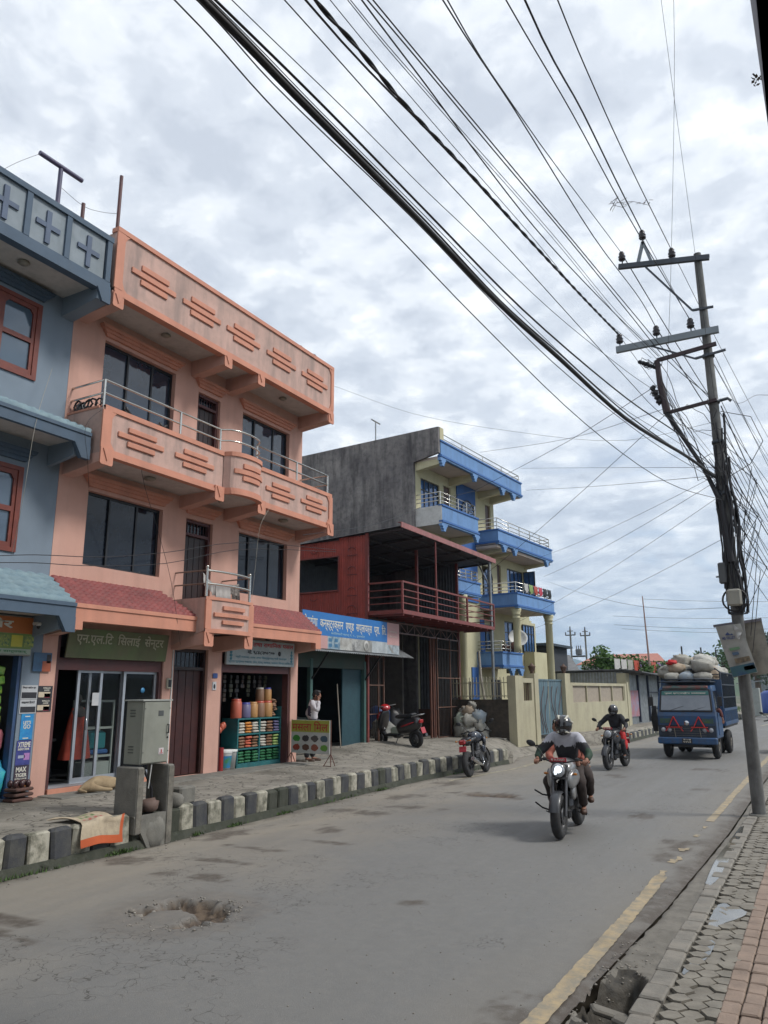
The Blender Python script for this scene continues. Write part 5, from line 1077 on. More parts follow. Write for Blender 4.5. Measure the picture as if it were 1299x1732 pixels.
bb('stair_tower', mat('mid blue paint', (.04,.12,.34), .75), (.002,.06,3.45,5.2,5.9,11.1), (.002,.05,3.3,3.55,.3,5.9), (.002,.05,1.7,2.5,.3,5.9), (.002,.05,4.4,5.0,.3,3.1), (.002,.04,5.35,5.75,3.8,5.2))
# windows and doors
def bwin(y0, y1, z0, z1, n_=3, fr=blackf, arch=False, x=0, label=None):
    w_ = thing('window', None, None); w_.parent = bh; mb = MB(); xa = x-.10 if not arch else x+.03
    pts = lambda: None
    mb.box(xa,xa+.05,y0,y1,z0,z0+.06).box(xa,xa+.05,y0,y1,z1-.06,z1).box(xa,xa+.05,y0,y0+.05,z0,z1).box(xa,xa+.05,y1-.05,y1,z0,z1)
    for i in range(1,n_): y = y0+(y1-y0)*i/n_; mb.box(xa,xa+.055,y-.025,y+.025,z0,z1)
    mb.box(xa,xa+.052,y0,y1,z0+(z1-z0)*.66,z0+(z1-z0)*.66+.04)
    if arch:
        r = (y1-y0)/2; yc = (y0+y1)/2; ring = [(xa+.03,yc+r*math.cos(a*math.pi/10),z1+r*math.sin(a*math.pi/10)) for a in range(11)]; mb.tube(ring,.03,6)
        for k in (3,5,7): mb.tube([(xa+.03,yc,z1),ring[k]],.018,5)
    mb.build('frame', fr, w_); mb = MB(); mb.box(xa+.02,xa+.025,y0+.02,y1-.02,z0+.02,z1-.02)
    if arch: mb.prism([(xa+.02,yc+r*.98*math.cos(a*math.pi/10),z1+r*.98*math.sin(a*math.pi/10)) for a in range(11)], (.005,0,0))
    mb.build('pane', bglass, w_); return w_
bwin(.42,1.95,9.2,10.6,4); bwin(3.75,4.95,9.0,9.8,3,arch=True,x=.05); bwin(3.75,4.95,6.4,8.3,3,x=.05); bwin(5.78,6.72,5.9,7.1,2,arch=True,x=-.02); bwin(.5,2.6,5.9,7.6,4)
bwin(8.47,10.4,5.9,7.92,4); bwin(7.94,9.05,3.75,5.33,2); bwin(9.9,11.3,3.95,5.3,4,x=.13); bwin(5.8,6.6,3.9,5.0,2,x=.12); bwin(2.6,3.25,2.3,5.4,2,x=.12); bwin(1.9,2.4,2.3,5.4,2,x=.12)
w_ = thing('open_shutter', None, None); w_.parent = bh; mb = MB(); mb.box(.0,.62,10.42,10.46,6.2,7.95); mb.build('frame', blackf, w_); mb = MB(); mb.box(.06,.29,10.40,10.42,6.26,7.9); mb.box(.33,.56,10.40,10.42,6.26,7.9); mb.build('pane', bglass, w_)
for y0, y1, z0, z1 in ((2.33,2.95,8.6,10.7),(6.3,6.87,8.5,10.67),(7.34,7.79,5.75,7.95)): bb('door', mat('dark brown door', (.07,.035,.028), .5), (-.14,-.08,y0,y1,z0,z1))
bb('ground_window', blackf, (.002,.02,3.2,4.3,1.0,2.5)); bb('ground_window', blackf, (.002,.02,6.3,7.3,1.0,2.6))
# balcony rails, columns
def brail(x1, y0, y1, z, hs=(.2,.36,.54), s0=True, m_=steel, n_=4):
    P_ = ([(0,y0,z)] if s0 else [])+[(x1,y0,z),(x1,y1,z)]+[(0.3,y1,z)]; mb = MB()
    for h_ in hs: mb.tube([(p[0],p[1],p[2]+h_) for p in P_], .022, 5)
    for i in range(n_+1): y = y0+(y1-y0)*i/n_; mb.tube([(x1,y,z),(x1,y,z+hs[-1])], .022, 5)
    mb.build('railing', m_, bh)
brail(1.10,.08,7.82,11.86,(.17,.36),False); brail(1.10,.05,3.02,9.22); brail(1.10,5.15,11.30,9.12,(.18,.36,.54),True,n_=5); brail(1.70,5.55,9.65,6.28,(.15,.30,.48),True,n_=5); brail(1.10,5.1,7.0,3.74,(.15,.30,.46)); brail(1.10,1.0,3.02,6.45,(.15,.3,.45))
bb('corner_post', yw, (1.02,1.18,.0,.3,11.86,12.42))
def column(x, y, z0, z1, r=.15):
    mb = MB(); mb.lathe([(0,z0),(r*1.05,z0),(r,z0+.3),(r,z1-.45),(r*1.25,z1-.42),(r,z1-.38),(r,z1-.30),(r*1.3,z1-.27),(r*1.05,z1-.22),(r*1.4,z1-.1),(r*1.4,z1),(0,z1)], (x,y,0), 16); mb.build('column', yw, bh)
column(1.05,1.75,.4,5.85); column(1.6,5.72,3.74,5.62,.16); column(1.6,9.45,.4,5.62,.17)
bb('balcony_support_post', yw, (.75,1.0,6.85,7.05,.4,3.05))
dish = thing('satellite_dish', 'round white satellite dish on the small low balcony of the blue and yellow house', 'dish', (0,0,0)); P0 = world(bh) @ Vector((1.15,6.75,4.35)); dish.location = P0; dish.rotation_euler = (0,0,0)
mb = MB(); mb.lathe([(0,.0),(.2,.03),(.36,.10),(.43,.16),(.42,.17),(.34,.12),(.2,.05),(0,.02)], (0,0,0), 20); d_ = mb.build('bowl', white, dish); d_.rotation_euler = (rad(62), rad(-8), rad(35)); mb = MB(); mb.tube([(0,0,0),(.08,.0,-.2),(.1,0,-.6)],.025,6); mb.tube([(0,0,-.05),(.2,-.32,.15)],.012,5); mb.build('arm', rust, dish)
def bworld(x, y, z): return world(bh) @ Vector((x, y, z))
cols_ = [('white towel',wc),('yellow green cloth',packs[7]),('red shirt',rl),('pink red shirt',pr),('black trousers',blackp),('dark jacket',blackp)]
for i, (nm, m_) in enumerate(cols_):
    ya = 6.3+i*.55; drape('laundry', '%s drying on the red and white laundry rail of the middle blue balcony' % nm, 'laundry', bworld(1.78,ya,6.80), bworld(1.78,ya+.42,6.80), .36, m_, group='laundry on the blue balcony')
for i,(x,y,z,r) in enumerate(((.6,6.0,3.95,.16),(.8,6.4,4.0,.2),(.5,6.7,3.95,.15))): tag(MB().blob(bworld(x+.3,y,z),(r,r,r),10,8,.4,seed=i).build('flower_pot', rust), '%s dark pot on the low blue balcony' % ['left','middle','right'][i], 'pot', 'pots on the low blue balcony')
pipe_post('tiny T shaped aerial on the grey roof of the blue house', -15.7, 27.5, 12.2, 13.55, zinc, .03, n_='aerial', cross=.35)
# ---- compound wall, railings and gate
cw = thing('brick_return_wall', 'low dark mouldy brick wall with pale railings beside the sack heap', 'wall', (-11.0,26.6,.5)); cw.rotation_euler = (0,0,rad(-4.4)); cw.location = bworld(0,0,0); 
MB().box(1.45,3.72,-.12,.10,.3,1.80).build('wall', mat('mouldy brick', (.075,.058,.045), .95, (.04,.035,.028), 5, 1, bump=.7, bscale=18, grime=.5, dark=(.02,.022,.015)), cw)
mb = MB()
for i in range(17): x = 1.5+i*.135; mb.bar((x,0,1.85),(x,0,2.50),.022); mb.blob((x,0,2.54),(.018,.018,.05),5,4)
mb.bar((1.45,0,1.92),(3.72,0,1.92),.03); mb.bar((1.45,0,2.38),(3.72,0,2.38),.03); mb.build('railing', mat('cream iron rail', (.36,.33,.24), .6), cw)
yc_ = mat('cream yellow compound wall', (.42,.39,.27), .88, (.36,.33,.235), 1.6, 1, bump=.2, streak=.2, grime=.1, dark=(.16,.14,.10))
cw = thing('compound_wall', 'cream yellow compound wall with pillars and a pierced grille panel beside the blue gate', 'wall', (0,0,0)); cw.rotation_euler = (0,0,rad(-4.4)); cw.location = bworld(0,0,0)
MB().box(3.72,4.02,-.12,.42,.2,2.62).build('pillar', yc_, cw); mb = MB(); wall(mb, (4.0,0,0), EY, EX, .42, 1.88, .2, 2.54, .22, [(.62,1.35,1.75,2.38)]); mb.build('wall_panel', yc_, cw)
mb = MB(); 
for i in range(4): mb.bar((3.9,.74+i*.17,1.75),(3.9,.74+i*.17,2.38),.025)
mb.build('grille', mat('brown grille', (.10,.06,.04), .6), cw)
MB().box(3.72,4.04,1.55,1.92,.2,2.72).build('pillar', yc_, cw)
def urn(y): mb = MB(); mb.lathe([(0,0),(.09,0),(.06,.05),(.10,.12),(.13,.22),(.15,.26),(.08,.30),(.03,.36),(0,.40)], (3.88,y,2.72 if y < 3 else 2.78), 12); mb.build('pillar_finial', mat('brown terracotta', (.10,.06,.045), .8), cw)
urn(1.73); MB().box(3.70,4.02,4.72,5.30,.2,2.78).build('pillar', yc_, cw); urn(5.0)
mb = MB(); wall(mb, (4.0,0,0), EY, EX, 5.30, 13.1, .2, 2.42, .22, [(5.55,12.7,1.62,2.30)]); mb.build('wall_panel', yc_, cw); MB().box(3.72,4.03,13.05,13.3,.2,2.5).build('pillar', yc_, cw)
mb = MB(); mb.box(3.9,3.92,5.55,12.7,1.62,2.30); mb.build('grille_sheet', mat('beige mesh panel', (.33,.28,.22), .8, (.27,.23,.19), 8, 1), cw); mb = MB()
for i in range(5): y = 5.6+i*1.75; mb.bar((3.96,y,1.62),(3.96,y,2.30),.06)
mb.build('panel_stile', yc_, cw)
gt = thing('blue_grey_gate', 'blue grey sheet metal gate with curved wrought iron scrolls', 'gate', (0,0,0)); gt.rotation_euler = (0,0,rad(-4.4)); gt.location = bworld(0,0,0); gm = mat('blue grey gate paint', (.12,.19,.225), .5, (.095,.155,.19), 2.5, 1, streak=.35, metal=.1)
for y0, y1 in ((1.94,3.30),(3.33,4.70)):
    mb = MB(); sheet(mb, (3.86,y0,.5), EY, EZ, EX, y1-y0, 2.0, .22, .015); mb.bar((3.86,y0,2.5),(3.86,y1,2.5),.06); mb.bar((3.86,y0,.52),(3.86,y1,.52),.05); gl_ = mb.build('gate_leaf', gm, gt); mb = MB()
    for s_ in (1,2,3): yy_ = y0+(y1-y0)*s_/4; mb.tube([(3.90, yy_+ (.22*math.sin(t*.55+s_)), .55+t*.19) for t in range(10)], .012, 5)
    mb.build('scroll', rust, gl_)
# ---- tin shed beyond, vines, laundry
ts = thing('tin_shed', 'long grey corrugated tin shed beyond the compound wall', 'shed', (0,0,0)); ts.rotation_euler = (0,0,rad(-4.4)); ts.location = bworld(0,0,0)
mb = MB(); sheet(mb, (-6,14.0,.4), EX, EZ, -EY, 9.6, 2.62, .16, .02); sheet(mb, (3.6,14.0,.4), EY, EZ, EX, 10.5, 2.5, .16, .02); mb.build('sheet_wall', zinc, ts)
mb = MB(); mb.prism([(-6.2,13.8,3.02),(3.7,13.8,3.10),(4.6,13.8,2.98),(4.6,25,2.60),(3.7,25,3.0),(-6.2,25,3.4)], (0,0,.05)); mb.build('roof', mat('dark tin roof', (.10,.105,.11), .6, (.07,.07,.075), 3, 1, grime=.3), ts)
mb = MB()
for y in (16.3,18.2,20.4,22.4): mb.bar((3.66,y,.5),(3.66,y,2.9),.10)
for z in (1.2,2.0): mb.bar((3.67,18.2,z),(3.67,22.4,z),.05)
mb.build('frame', mat('dark blue steel frame', (.03,.04,.07), .5), ts)
mb = MB(); mb.box(3.62,3.66,14.5,16.2,.8,2.1); mb.build('red_poster', mat('faded red poster', (.36,.12,.12), .6, (.20,.24,.34), 2.5, 1), ts)
mb = MB(); mb.box(3.3,3.75,13.85,14.5,.4,2.95); mb.build('yellow_post', yc_, ts)
ts2 = thing('low_tin_roof_house', 'distant grey tin roofed hut seen between the columns behind the gate', 'hut', (-16,50,0)); mb = MB(); mb.box(-24,-14.5,52,58,0,3.2); mb.build('wall', zinc, ts2, w=True); mb = MB(); mb.prism([(-25,51.5,3.2),(-13.8,51.5,3.2),(-15.5,55,4.5),(-23,55,4.5)], (0,.1,0)); mb.prism([(-25,51.5,3.2),(-13.8,51.5,3.2),(-15.5,55,4.5),(-23,55,4.5)], (0,0,.12)); mb.build('roof', mat('weathered grey roof', (.16,.16,.16), .8, (.11,.11,.11), 3, 1), ts2, w=True)
ts3 = thing('dark_barn', 'dark tin barn showing just right of the blue and yellow house', 'barn', (-14,42,0)); MB().box(-18,-13.1,42,46,0,4.55).build('wall', mat('dark barn sheet', (.03,.033,.04), .7), ts3, w=True); MB().box(-18.3,-12.75,41.5,46,4.55,4.68).build('roof', mat('dark blue roof', (.03,.045,.06), .6), ts3, w=True)
# ---- foliage made of leaf-sized faces
def leaves(mb, c, r, n_, s_, seed=0, flat=.75, clump=9):
    random.seed(seed); c = Vector(c); cl = []
    for k in range(clump):
        a = Vector((random.gauss(0,1),random.gauss(0,1),random.gauss(0,1))).normalized(); q = random.uniform(.35,1.0); cl.append((c+Vector((a.x*r[0]*q,a.y*r[1]*q,a.z*r[2]*q*flat)), random.uniform(.28,.55)))
    for i in range(n_):
        cc_, cr = random.choice(cl); d = Vector((random.gauss(0,1),random.gauss(0,1),random.gauss(0,1))).normalized()*cr*random.random()**.4; p = cc_+Vector((d.x*r[0],d.y*r[1],d.z*r[2]))
        u = Vector((random.gauss(0,1),random.gauss(0,1),random.gauss(0,.6))).normalized(); v = u.cross(Vector((random.gauss(0,1),random.gauss(0,1),random.gauss(0,1)))).normalized(); z = s_*random.uniform(.6,1.3)
        mb.add([p-u*z, p-v*z*.5, p+u*z, p+v*z*.5], [(0,1,2,3)])
    return mb
gl1 = mat('vine leaf green', (.045,.11,.02), .6, (.10,.19,.035), 1.4, 1); gl2 = mat('distant dark leaf', (.04,.065,.04), .8, (.06,.09,.05), .4, 1); gl3 = mat('mid leaf green', (.05,.10,.03), .7, (.08,.14,.04), .7, 1); bark = mat('grey brown bark', (.10,.075,.055), .9)
def tree(name, lab, base, h_, r, m_, n_, s_, seed, clump=12, group=None):
    t = thing(name, lab, 'tree', base, 0, group); mb = MB(); random.seed(seed+50); H = h_; mb.tube([(0,0,-.3),(.05,.02,H*.35),(0,.1,H*.75)],[H*.04,H*.03,H*.012],7)
    for k in range(5): a = k*1.3; mb.tube([(0.03,.02,H*(.35+.06*k)),(r*.5*math.cos(a),r*.5*math.sin(a),H*(.6+.06*k))],[H*.018,H*.006],5)
    mb.build('trunk', bark, t); leaves(MB(), (0,0,H*.68), (r,r,H*.36), n_, s_, seed, .9, clump)
    m2 = leaves(MB(), (0,0,H*.68), (r,r,H*.36), n_, s_, seed, .9, clump); m2.build('crown', m_, t); return t
for i, (x, y, z, r, n_, lb) in enumerate(((-10.35,43.6,3.75,(1.1,1.0,.75),1500,'climbing vine mound at the left on the tin shed roof'),(-9.6,45.5,3.45,(1.6,1.2,.6),1300,'vine mound in the middle of the tin shed roof'),(-8.9,50.0,3.5,(1.3,1.2,.55),900,'smaller vine mound behind the drying laundry'))):
    v = thing('roof_vine', lb, 'vine', (x,y,z), 0, 'vines over the tin shed'); leaves(MB(), (0,0,0), r, n_, .11, 70+i, .8, 12).build('foliage', gl1, v); mb = MB()
    for k in range(4): mb.tube([(r[0]*.3*(k-1.5),0,-.6),(r[0]*.4*(k-1.5),.1,.2)],.02,4)
    mb.build('stem', bark, v)
wcol = [('white sheet',wc),('white towel',wc),('pale shirt',sackm[0]),('red cloth',rl),('blue and pink cloth',mat('mixed cloth',(.10,.14,.35),.8,(.40,.12,.16),5,1)),('black shirt',blackp),('red shirt',rl),('violet sheet',mat('violet cloth',(.22,.16,.30),.8)),('navy trousers',mat('navy cloth',(.02,.03,.10),.8))]
for i, (nm, m_) in enumerate(wcol):
    y = 41.5+i*1.05; x = -9.35+i*.12
    drape('laundry', '%s, %s from the left on the line above the tin roof' % (nm, ['first','second','third','fourth','fifth','sixth','seventh','eighth','last'][i]), 'laundry', (x,y,3.75),(x+.1,y+.85,3.75),.55,m_,group='laundry above the tin shed')
tag(MB().tube([(-10.0,40.5,3.78),(-8.1,52.5,3.80)],.012,4).build('clothes_line', wire), 'clothes line stretched above the tin shed roof', 'clothes line')
tag(MB().tube([(-8.35,45.8,2.5),(-8.45,45.8,7.4)],[.07,.03],6).build('bamboo_pole', mat('pink grey pole', (.30,.20,.18), .8)), 'tall bare leaning pole on the tin shed roof', 'pole')
for i, (x, y) in enumerate(((-6.9,48),(-6.1,50),(-5.6,53))): tag(MB().tube([(x,y,2.4),(x,y,4.6)],.05,6).build('rooftop_rod', blackf), '%s of the thin dark rods behind the truck load' % ['leftmost','middle','rightmost'][i], 'rod', 'rods behind the truck')
tag(MB().box(-9.2,-6.2,56,60,3.2,3.9).build('blue_tarpaulin', mat('pale blue tarpaulin', (.12,.22,.42), .6, (.16,.28,.48), 1, 1)), 'pale blue tarpaulin roof behind the laundry', 'tarpaulin')
rr_ = thing('pink_roof_house', 'far house with a faded pink roof behind the vines', 'house', (-22,90,0)); MB().box(-24,-15,90,97,0,5.0).build('wall', white, rr_, w=True); mb = MB(); mb.prism([(-24.5,89.5,5.0),(-14.5,89.5,5.0),(-16,93,6.2),(-23,93,6.2)], (0,0,.1)); mb.build('roof', mat('pink roof', (.40,.17,.13), .8), rr_, w=True)
# ---- far double pole with transformer
for i, x in enumerate((-30.7, -29.1)):
    p = thing('power_pole', '%s of the two far power poles with a transformer between them' % ('left','right')[i], 'power pole', (x,110+i*2,0)); mb = MB(); mb.tube([(0,0,0),(0,0,10.8)],.13,8); mb.build('pole', conc, p); mb = MB(); mb.box(-.72,.72,-.06,.06,9.9,10.05); mb.box(-.4,.4,-.06,.06,10.5,10.6)
    for q in (-.68,0,.68): mb.tube([(q,0,10.0 if q else 10.6),(q,0,10.4 if q else 11.2)],.08,6)
    mb.build('crossarm', blackf, p)
tr_ = thing('transformer', 'grey transformer slung between the two far power poles', 'transformer', (-29.9,111,7.0)); mb = MB(); mb.box(-.9,.9,-.4,.4,-.1,.1); mb.build('platform', blackf, tr_); mb = MB(); mb.rbox((0,0,.6),(.8,.7,.9),b=.1)
for q in (-.3,0,.3): mb.tube([(q,0,1.0),(q,0,1.5)],.07,6)
mb.build('tank', mat('grey tank', (.12,.13,.14), .6), tr_)
# ---- hills, far trees and houses at the end of the street
random.seed(40)
def hill(name, pts, y, depth, m_):
    mb = MB(); n_ = len(pts)
    vs = []
    for x, z in pts: vs += [(x, y-depth, -2), (x, y-depth*.35, z*.72), (x, y, z)]
    mb.add(vs, [(3*i+k, 3*i+3+k, 3*i+4+k, 3*i+1+k) for i in range(n_-1) for k in (0,1)], True); return struct(mb.build(name, m_))
hp = [(-3200+i*45, 24+10*NZ.noise(Vector((i*.21,3,0)))+10*NZ.noise(Vector((i*.6,1,0)))+118*math.exp(-((-3200+i*45+925)/240)**2)+45*math.exp(-((-3200+i*45+430)/260)**2)) for i in range(110)]
hill('hills', hp, 3000, 700, mat('forested hill', (.045,.075,.05), .95, (.07,.10,.06), .006, 1))
hp2 = [(-900+i*40, 9+9*NZ.noise(Vector((i*.4,7,0)))+(6 if i > 20 else 0)) for i in range(60)]
hill('low_ridge', hp2, 520, 120, mat('wooded ridge', (.045,.075,.035), .95, (.07,.10,.045), .03, 1))
for i, (x, y, h_, r, m_, n_) in enumerate(((-6.2,96,9.5,3.0,gl2,1500),(-2.0,104,9.2,2.2,gl2,900),(8.5,100,9.8,3.4,gl3,1500),(13.5,92,8.0,3.2,gl3,1500),(4.5,112,8.2,3.5,gl2,1500),(-12,120,8.5,4,gl3,1300))):
    tree('roadside_tree', ['bushy dark tree above the truck load','small dark tree right of the tree above the truck load','tall green tree right of the utility pole','broad green tree at the right edge beyond the pole','low dark tree far behind the utility pole','far tree hidden partly behind the tin shed'][i], (x,y,0), h_, r, m_, n_, .30, 100+i)
for i, (x, y, w_, d_, h_, m_, lb) in enumerate(((3.5,128,16,8,4.2,white,'far low white building at the end of the street'),(-6,140,10,8,4.6,zinc,'far grey shed behind the truck'),(9.5,90,5,5,3.2,white,'small white roofed stall at the right edge of the street end'),(16,100,8,6,5.2,mat('faded brick', (.22,.13,.10), .9),'far brick house at the right edge'))):
    h = thing('far_building', lb, 'building', (x,y,0)); MB().box(-w_/2,w_/2,0,d_,-.3,h_).build('wall', m_, h); mb = MB(); mb.prism([(-w_/2-.4,-.4,h_),(w_/2+.4,-.4,h_),(w_/2+.4,d_/2,h_+.9),(-w_/2-.4,d_/2,h_+.9)], (0,0,.15)); mb.build('roof', mat('dull roof', (.25,.24,.23), .7), h)
    for k in range(int(w_/2.5)): MB().box(-w_/2+.6+k*2.4,-w_/2+1.7+k*2.4,-.03,.02,1,2.3).build('window', darkglass, h)
kb_ = thing('grey_kiosk', 'small grey box kiosk on the far kerb seen right of the utility pole', 'kiosk', (-1.5,60,.2)); MB().rbox((0,0,1.0),(1.1,1.2,2.0),b=.03).build('body', mat('pale grey kiosk', (.30,.32,.30), .7), kb_); mb = MB(); mb.prism([(-.9,-.9,2.3),(.9,-.9,2.5),(.9,.9,2.5),(-.9,.9,2.3)],(0,0,.06)); mb.build('roof', zinc, kb_)
kb_.location = (-4.6,64.0,.25)
bt_ = thing('blue_tank', 'blue water tank at the right edge near the far kerb', 'tank', (-3.5,70,.3)); MB().lathe([(0,0),(1.0,0),(1.02,.1),(1.0,1.5),(.6,1.75),(0,1.8)],n=20).build('body', mat('blue tank plastic', (.02,.06,.26), .4), bt_)
mb = MB(); random.seed(77)
for i in range(2600):
    x, y = random.uniform(-10,0), random.uniform(62,84)
    if x > kerb_x(y)-.6: continue
    z = .3; a = random.uniform(0,6.28); h_ = random.uniform(.1,.5); mb.add([(x-.05*math.cos(a),y-.05*math.sin(a),z),(x+.05*math.cos(a),y+.05*math.sin(a),z),(x+random.uniform(-.1,.1),y,z+h_)], [(0,1,2)])
tag(mb.build('roadside_grass', gl3), 'rough grass on the far verge beyond the truck', 'grass', kind='stuff')
# ---- building at the upper right, over the right pavement
rb = thing('right_building', 'corner of a dark edged upper storey overhanging the right pavement at the top right', 'building', (2.5,0,0)); MB().box(1.7,7,-7,4.9,-.1,9).build('wall', soffit, rb, w=True)
MB().box(.20,1.7,-7,4.97,5.63,8.6).build('overhang', mat('grey cladding', (.20,.19,.19), .7, grime=.2), rb, w=True); mb = MB(); mb.box(.12,.20,-7,5.0,5.56,8.65); mb.box(.20,1.7,4.97,5.0,5.56,8.6); mb.box(.12,1.7,-7,5.0,5.56,5.63); mb.build('dark_edging', mat('dark violet edging', (.05,.035,.05), .6), rb, w=True)
mb = MB(); leaves(mb, (.10,5.0,6.05), (.04,.06,.05), 14, .02, 3); tag(mb.build('dry_tuft', bark), 'tiny dry tuft on the dark edge at the upper right', 'tuft')
# ---- haze: even pale air from the ground to above the hills
hz = bpy.data.materials.new('haze air'); hz.use_nodes = True; t_ = hz.node_tree; t_.nodes.remove(t_.nodes['Principled BSDF']); pv_ = t_.nodes.new('ShaderNodeVolumePrincipled'); pv_.inputs['Color'].default_value = (.55,.76,1.0,1); pv_.inputs['Density'].default_value = .00028; pv_.inputs['Anisotropy'].default_value = .2; t_.links.new(pv_.outputs[0], t_.nodes['Material Output'].inputs['Volume'])
hb = MB().box(-3800,3800,-650,4600,-3,420).build('haze', hz); tag(hb, 'thin bluish air over the whole street and the hills', 'haze', kind='stuff')
# ================================================================== UTILITY POLE
PX, PY = -1.17, 15.03
up = thing('utility_pole', 'tall grey concrete utility pole with two crossarms and black cable tangles', 'utility pole', (PX, PY, .0))
polem = mat('weathered pole concrete', (.165,.168,.165), .85, (.095,.095,.092), 1.6, 1, bump=.35, bscale=30, streak=.85, grime=.5, dark=(.05,.048,.045))
dsteel = mat('dark galvanised steel', (.06,.07,.085), .5, metal=.4); lsteel = mat('grey galvanised steel', (.20,.23,.25), .5, metal=.4)
MB().tube([(PX,PY,-.1),(PX,PY,3),(PX,PY,7),(PX,PY,10.55)],[.108,.10,.088,.070],16).build('pole', polem, up, w=True)
MB().lathe([(0,-.05),(.17,-.05),(.16,.02),(.13,.04)],(PX,PY,0),14).build('footing', conc, up, w=True)
def arm(y, x0, x1, z0, z1, w_, h_, m_, name='crossarm'): return MB().bar((x0,y,z0),(x1,y,z1),w_,h_).build(name, m_, up, w=True)
arm(PY-.10,-2.68,-.95,10.66,10.36,.08,.10,dsteel); arm(PY-.12,-2.86,-.93,8.82,8.80,.08,.13,lsteel)
mb = MB(); mb.bar((-2.30,PY-.1,10.60),(-2.16,PY-.1,11.08),.06); mb.bar((-2.02,PY-.1,10.55),(-2.16,PY-.1,11.08),.06); mb.build('apex_frame', lsteel, up, w=True)
mb = MB(); mb.bar((-2.15,PY-.1,10.50),(-1.36,PY-.1,9.32),.035); mb.bar((-1.36,PY-.1,9.32),(-.98,PY-.1,9.30),.04); mb.build('brace', dsteel, up, w=True); mb = MB(); mb.bar((-2.2,PY-.12,8.76),(-1.4,PY-.12,8.30),.03); mb.bar((-1.4,PY-.12,8.30),(-.85,PY-.12,8.36),.04); mb.build('brace', dsteel, up, w=True)
mb = MB(); mb.bar((-2.10,PY-.12,8.42),(-1.0,PY-.12,8.52),.06,.07); mb.bar((-2.02,PY-.12,7.30),(-1.1,PY-.12,7.40),.05,.06); mb.tube([(-2.10,PY-.12,8.42),(-2.08,PY-.12,7.9),(-2.0,PY-.12,7.30)],[.05,.06,.075],8); mb.build('cable_rack', mat('dark maroon rack', (.035,.018,.022), .6), up, w=True)
ins = mat('brown black insulator', (.02,.015,.018), .25)
INS = [(-2.60,PY-.1,10.76),(-2.16,PY-.1,11.12),(-1.63,PY-.1,10.54),(-2.78,PY-.12,8.93),(-2.06,PY-.12,8.93),(-1.42,PY-.12,8.93)]
for x, y, z in INS: MB().lathe([(.012,-.08),(.012,.02),(.06,.03),(.075,.06),(.045,.09),(.075,.11),(.05,.15),(.06,.18),(.04,.22),(0,.23)],(x,y,z),14).build('insulator', ins, up, w=True)
for z in (8.35, 7.40, 6.6, 5.6, 4.9, 3.4): MB().lathe([(.095,-.03),(.112,-.03),(.112,.03),(.095,.03)],(PX,PY,z),14).build('clamp', dsteel, up, w=True)
jb = thing('junction_box', 'small dark grey box on the left side of the utility pole', 'box', (-1.32,PY-.1,4.0)); MB().rbox((-1.33,PY-.08,4.12),(.13,.14,.38),b=.02).build('case', mat('dark grey box', (.08,.085,.09), .6), jb, w=True); MB().rbox((-1.42,PY-.08,4.06),(.05,.03,.03),b=.0).build('latch', lsteel, jb, w=True)
jb = thing('junction_box', 'pale grey square box strapped to the utility pole above the banners', 'box', (-1.17,PY-.15,3.5)); MB().rbox((-1.17,PY-.19,3.66),(.24,.12,.30),b=.03).build('case', mat('pale grey box', (.30,.29,.25), .6, grime=.2), jb, w=True); mb = MB(); mb.tube([(-1.17+.20*math.cos(a*.35),PY-.16+.02*math.sin(a),3.62+.20*math.sin(a*.35)) for a in range(19)],.018,6); mb.build('cable_coil', wire, jb, w=True)
# tangles of cable hugging the pole
random.seed(12); mb = MB()
for k in range(44):
    a0 = random.uniform(0,6.28); z = random.uniform(4.0,7.3); L_ = random.uniform(.8,3.2); pts = []
    for i in range(9): a = a0+.35*math.sin(i*1.1+k); r = .10+.03*random.random()+(.05 if z-L_*i/8 < 5.5 else 0); pts.append((PX+.03+r*math.cos(a),PY+r*math.sin(a),max(3.4,z-L_*i/8)))
    mb.tube(pts, random.choice((.008,.014,.022)), 5)
mb.build('cable_tangle', wire, up, w=True)
mb = MB()
for k in range(16):                         # drooping loops around the rack and the pole
    s0 = random.choice(((-2.1,8.4),(-2.05,7.9),(-2.0,7.35),(-1.2,7.4),(-1.2,6.2))); e = (PX+random.uniform(-.15,.1), random.uniform(5.4,7.3)); pts = []
    for i in range(10): t = i/9; pts.append((s0[0]+(e[0]-s0[0])*t+.05*math.sin(9*t+k),PY-.12+.12*math.sin(5*t+k),s0[1]+(e[1]-s0[1])*t-random.uniform(.2,.5)*math.sin(math.pi*t)*.9))
    mb.tube(pts, .0065, 4)
for k in range(10):
    c_ = random.choice(((-2.35,8.45),(-2.25,8.35),(-2.1,8.35),(-2.18,7.75),(-1.95,7.4))); mb.tube([(c_[0]+random.uniform(.04,.12)*math.cos(a*.8+k),PY-.12+random.uniform(-.05,.05),c_[1]+random.uniform(.04,.10)*math.sin(a*.8+k)) for a in range(9)], .007, 4)
for k in range(14):
    z = random.uniform(4.5,6.8); mb.tube([(PX+.12,PY,z),(PX+.3+random.uniform(0,.3),PY,z-.3-random.random()*.4),(PX+.18,PY,z-1.1-random.random())], .006, 4)
mb.tube([(PX+.1,PY,7.2),(PX+.6,PY,7.0),(PX+.75,PY,6.5),(PX+.5,PY,6.1),(PX+.1,PY,5.9)],.007,4)
mb.build('loose_cable', wire, up, w=True)
mb = MB(); mb.tube([(-2.0,PY-.12,7.28),(-1.75,PY-.12,6.75),(-1.45,PY-.12,6.1),(-1.22,PY-.12,5.4),(-1.15,PY-.14,4.3)],[.05,.04,.035,.05,.07],8); mb.build('heavy_cable', wire, up, w=True)
mb = MB()
for i in range(6): mb.blob((-2.42+i*.055,PY-.12,8.46-i*.035),(.05,.05,.04),8,6,.6,seed=i)
mb.build('cable_knot', wire, up, w=True); mb = MB()
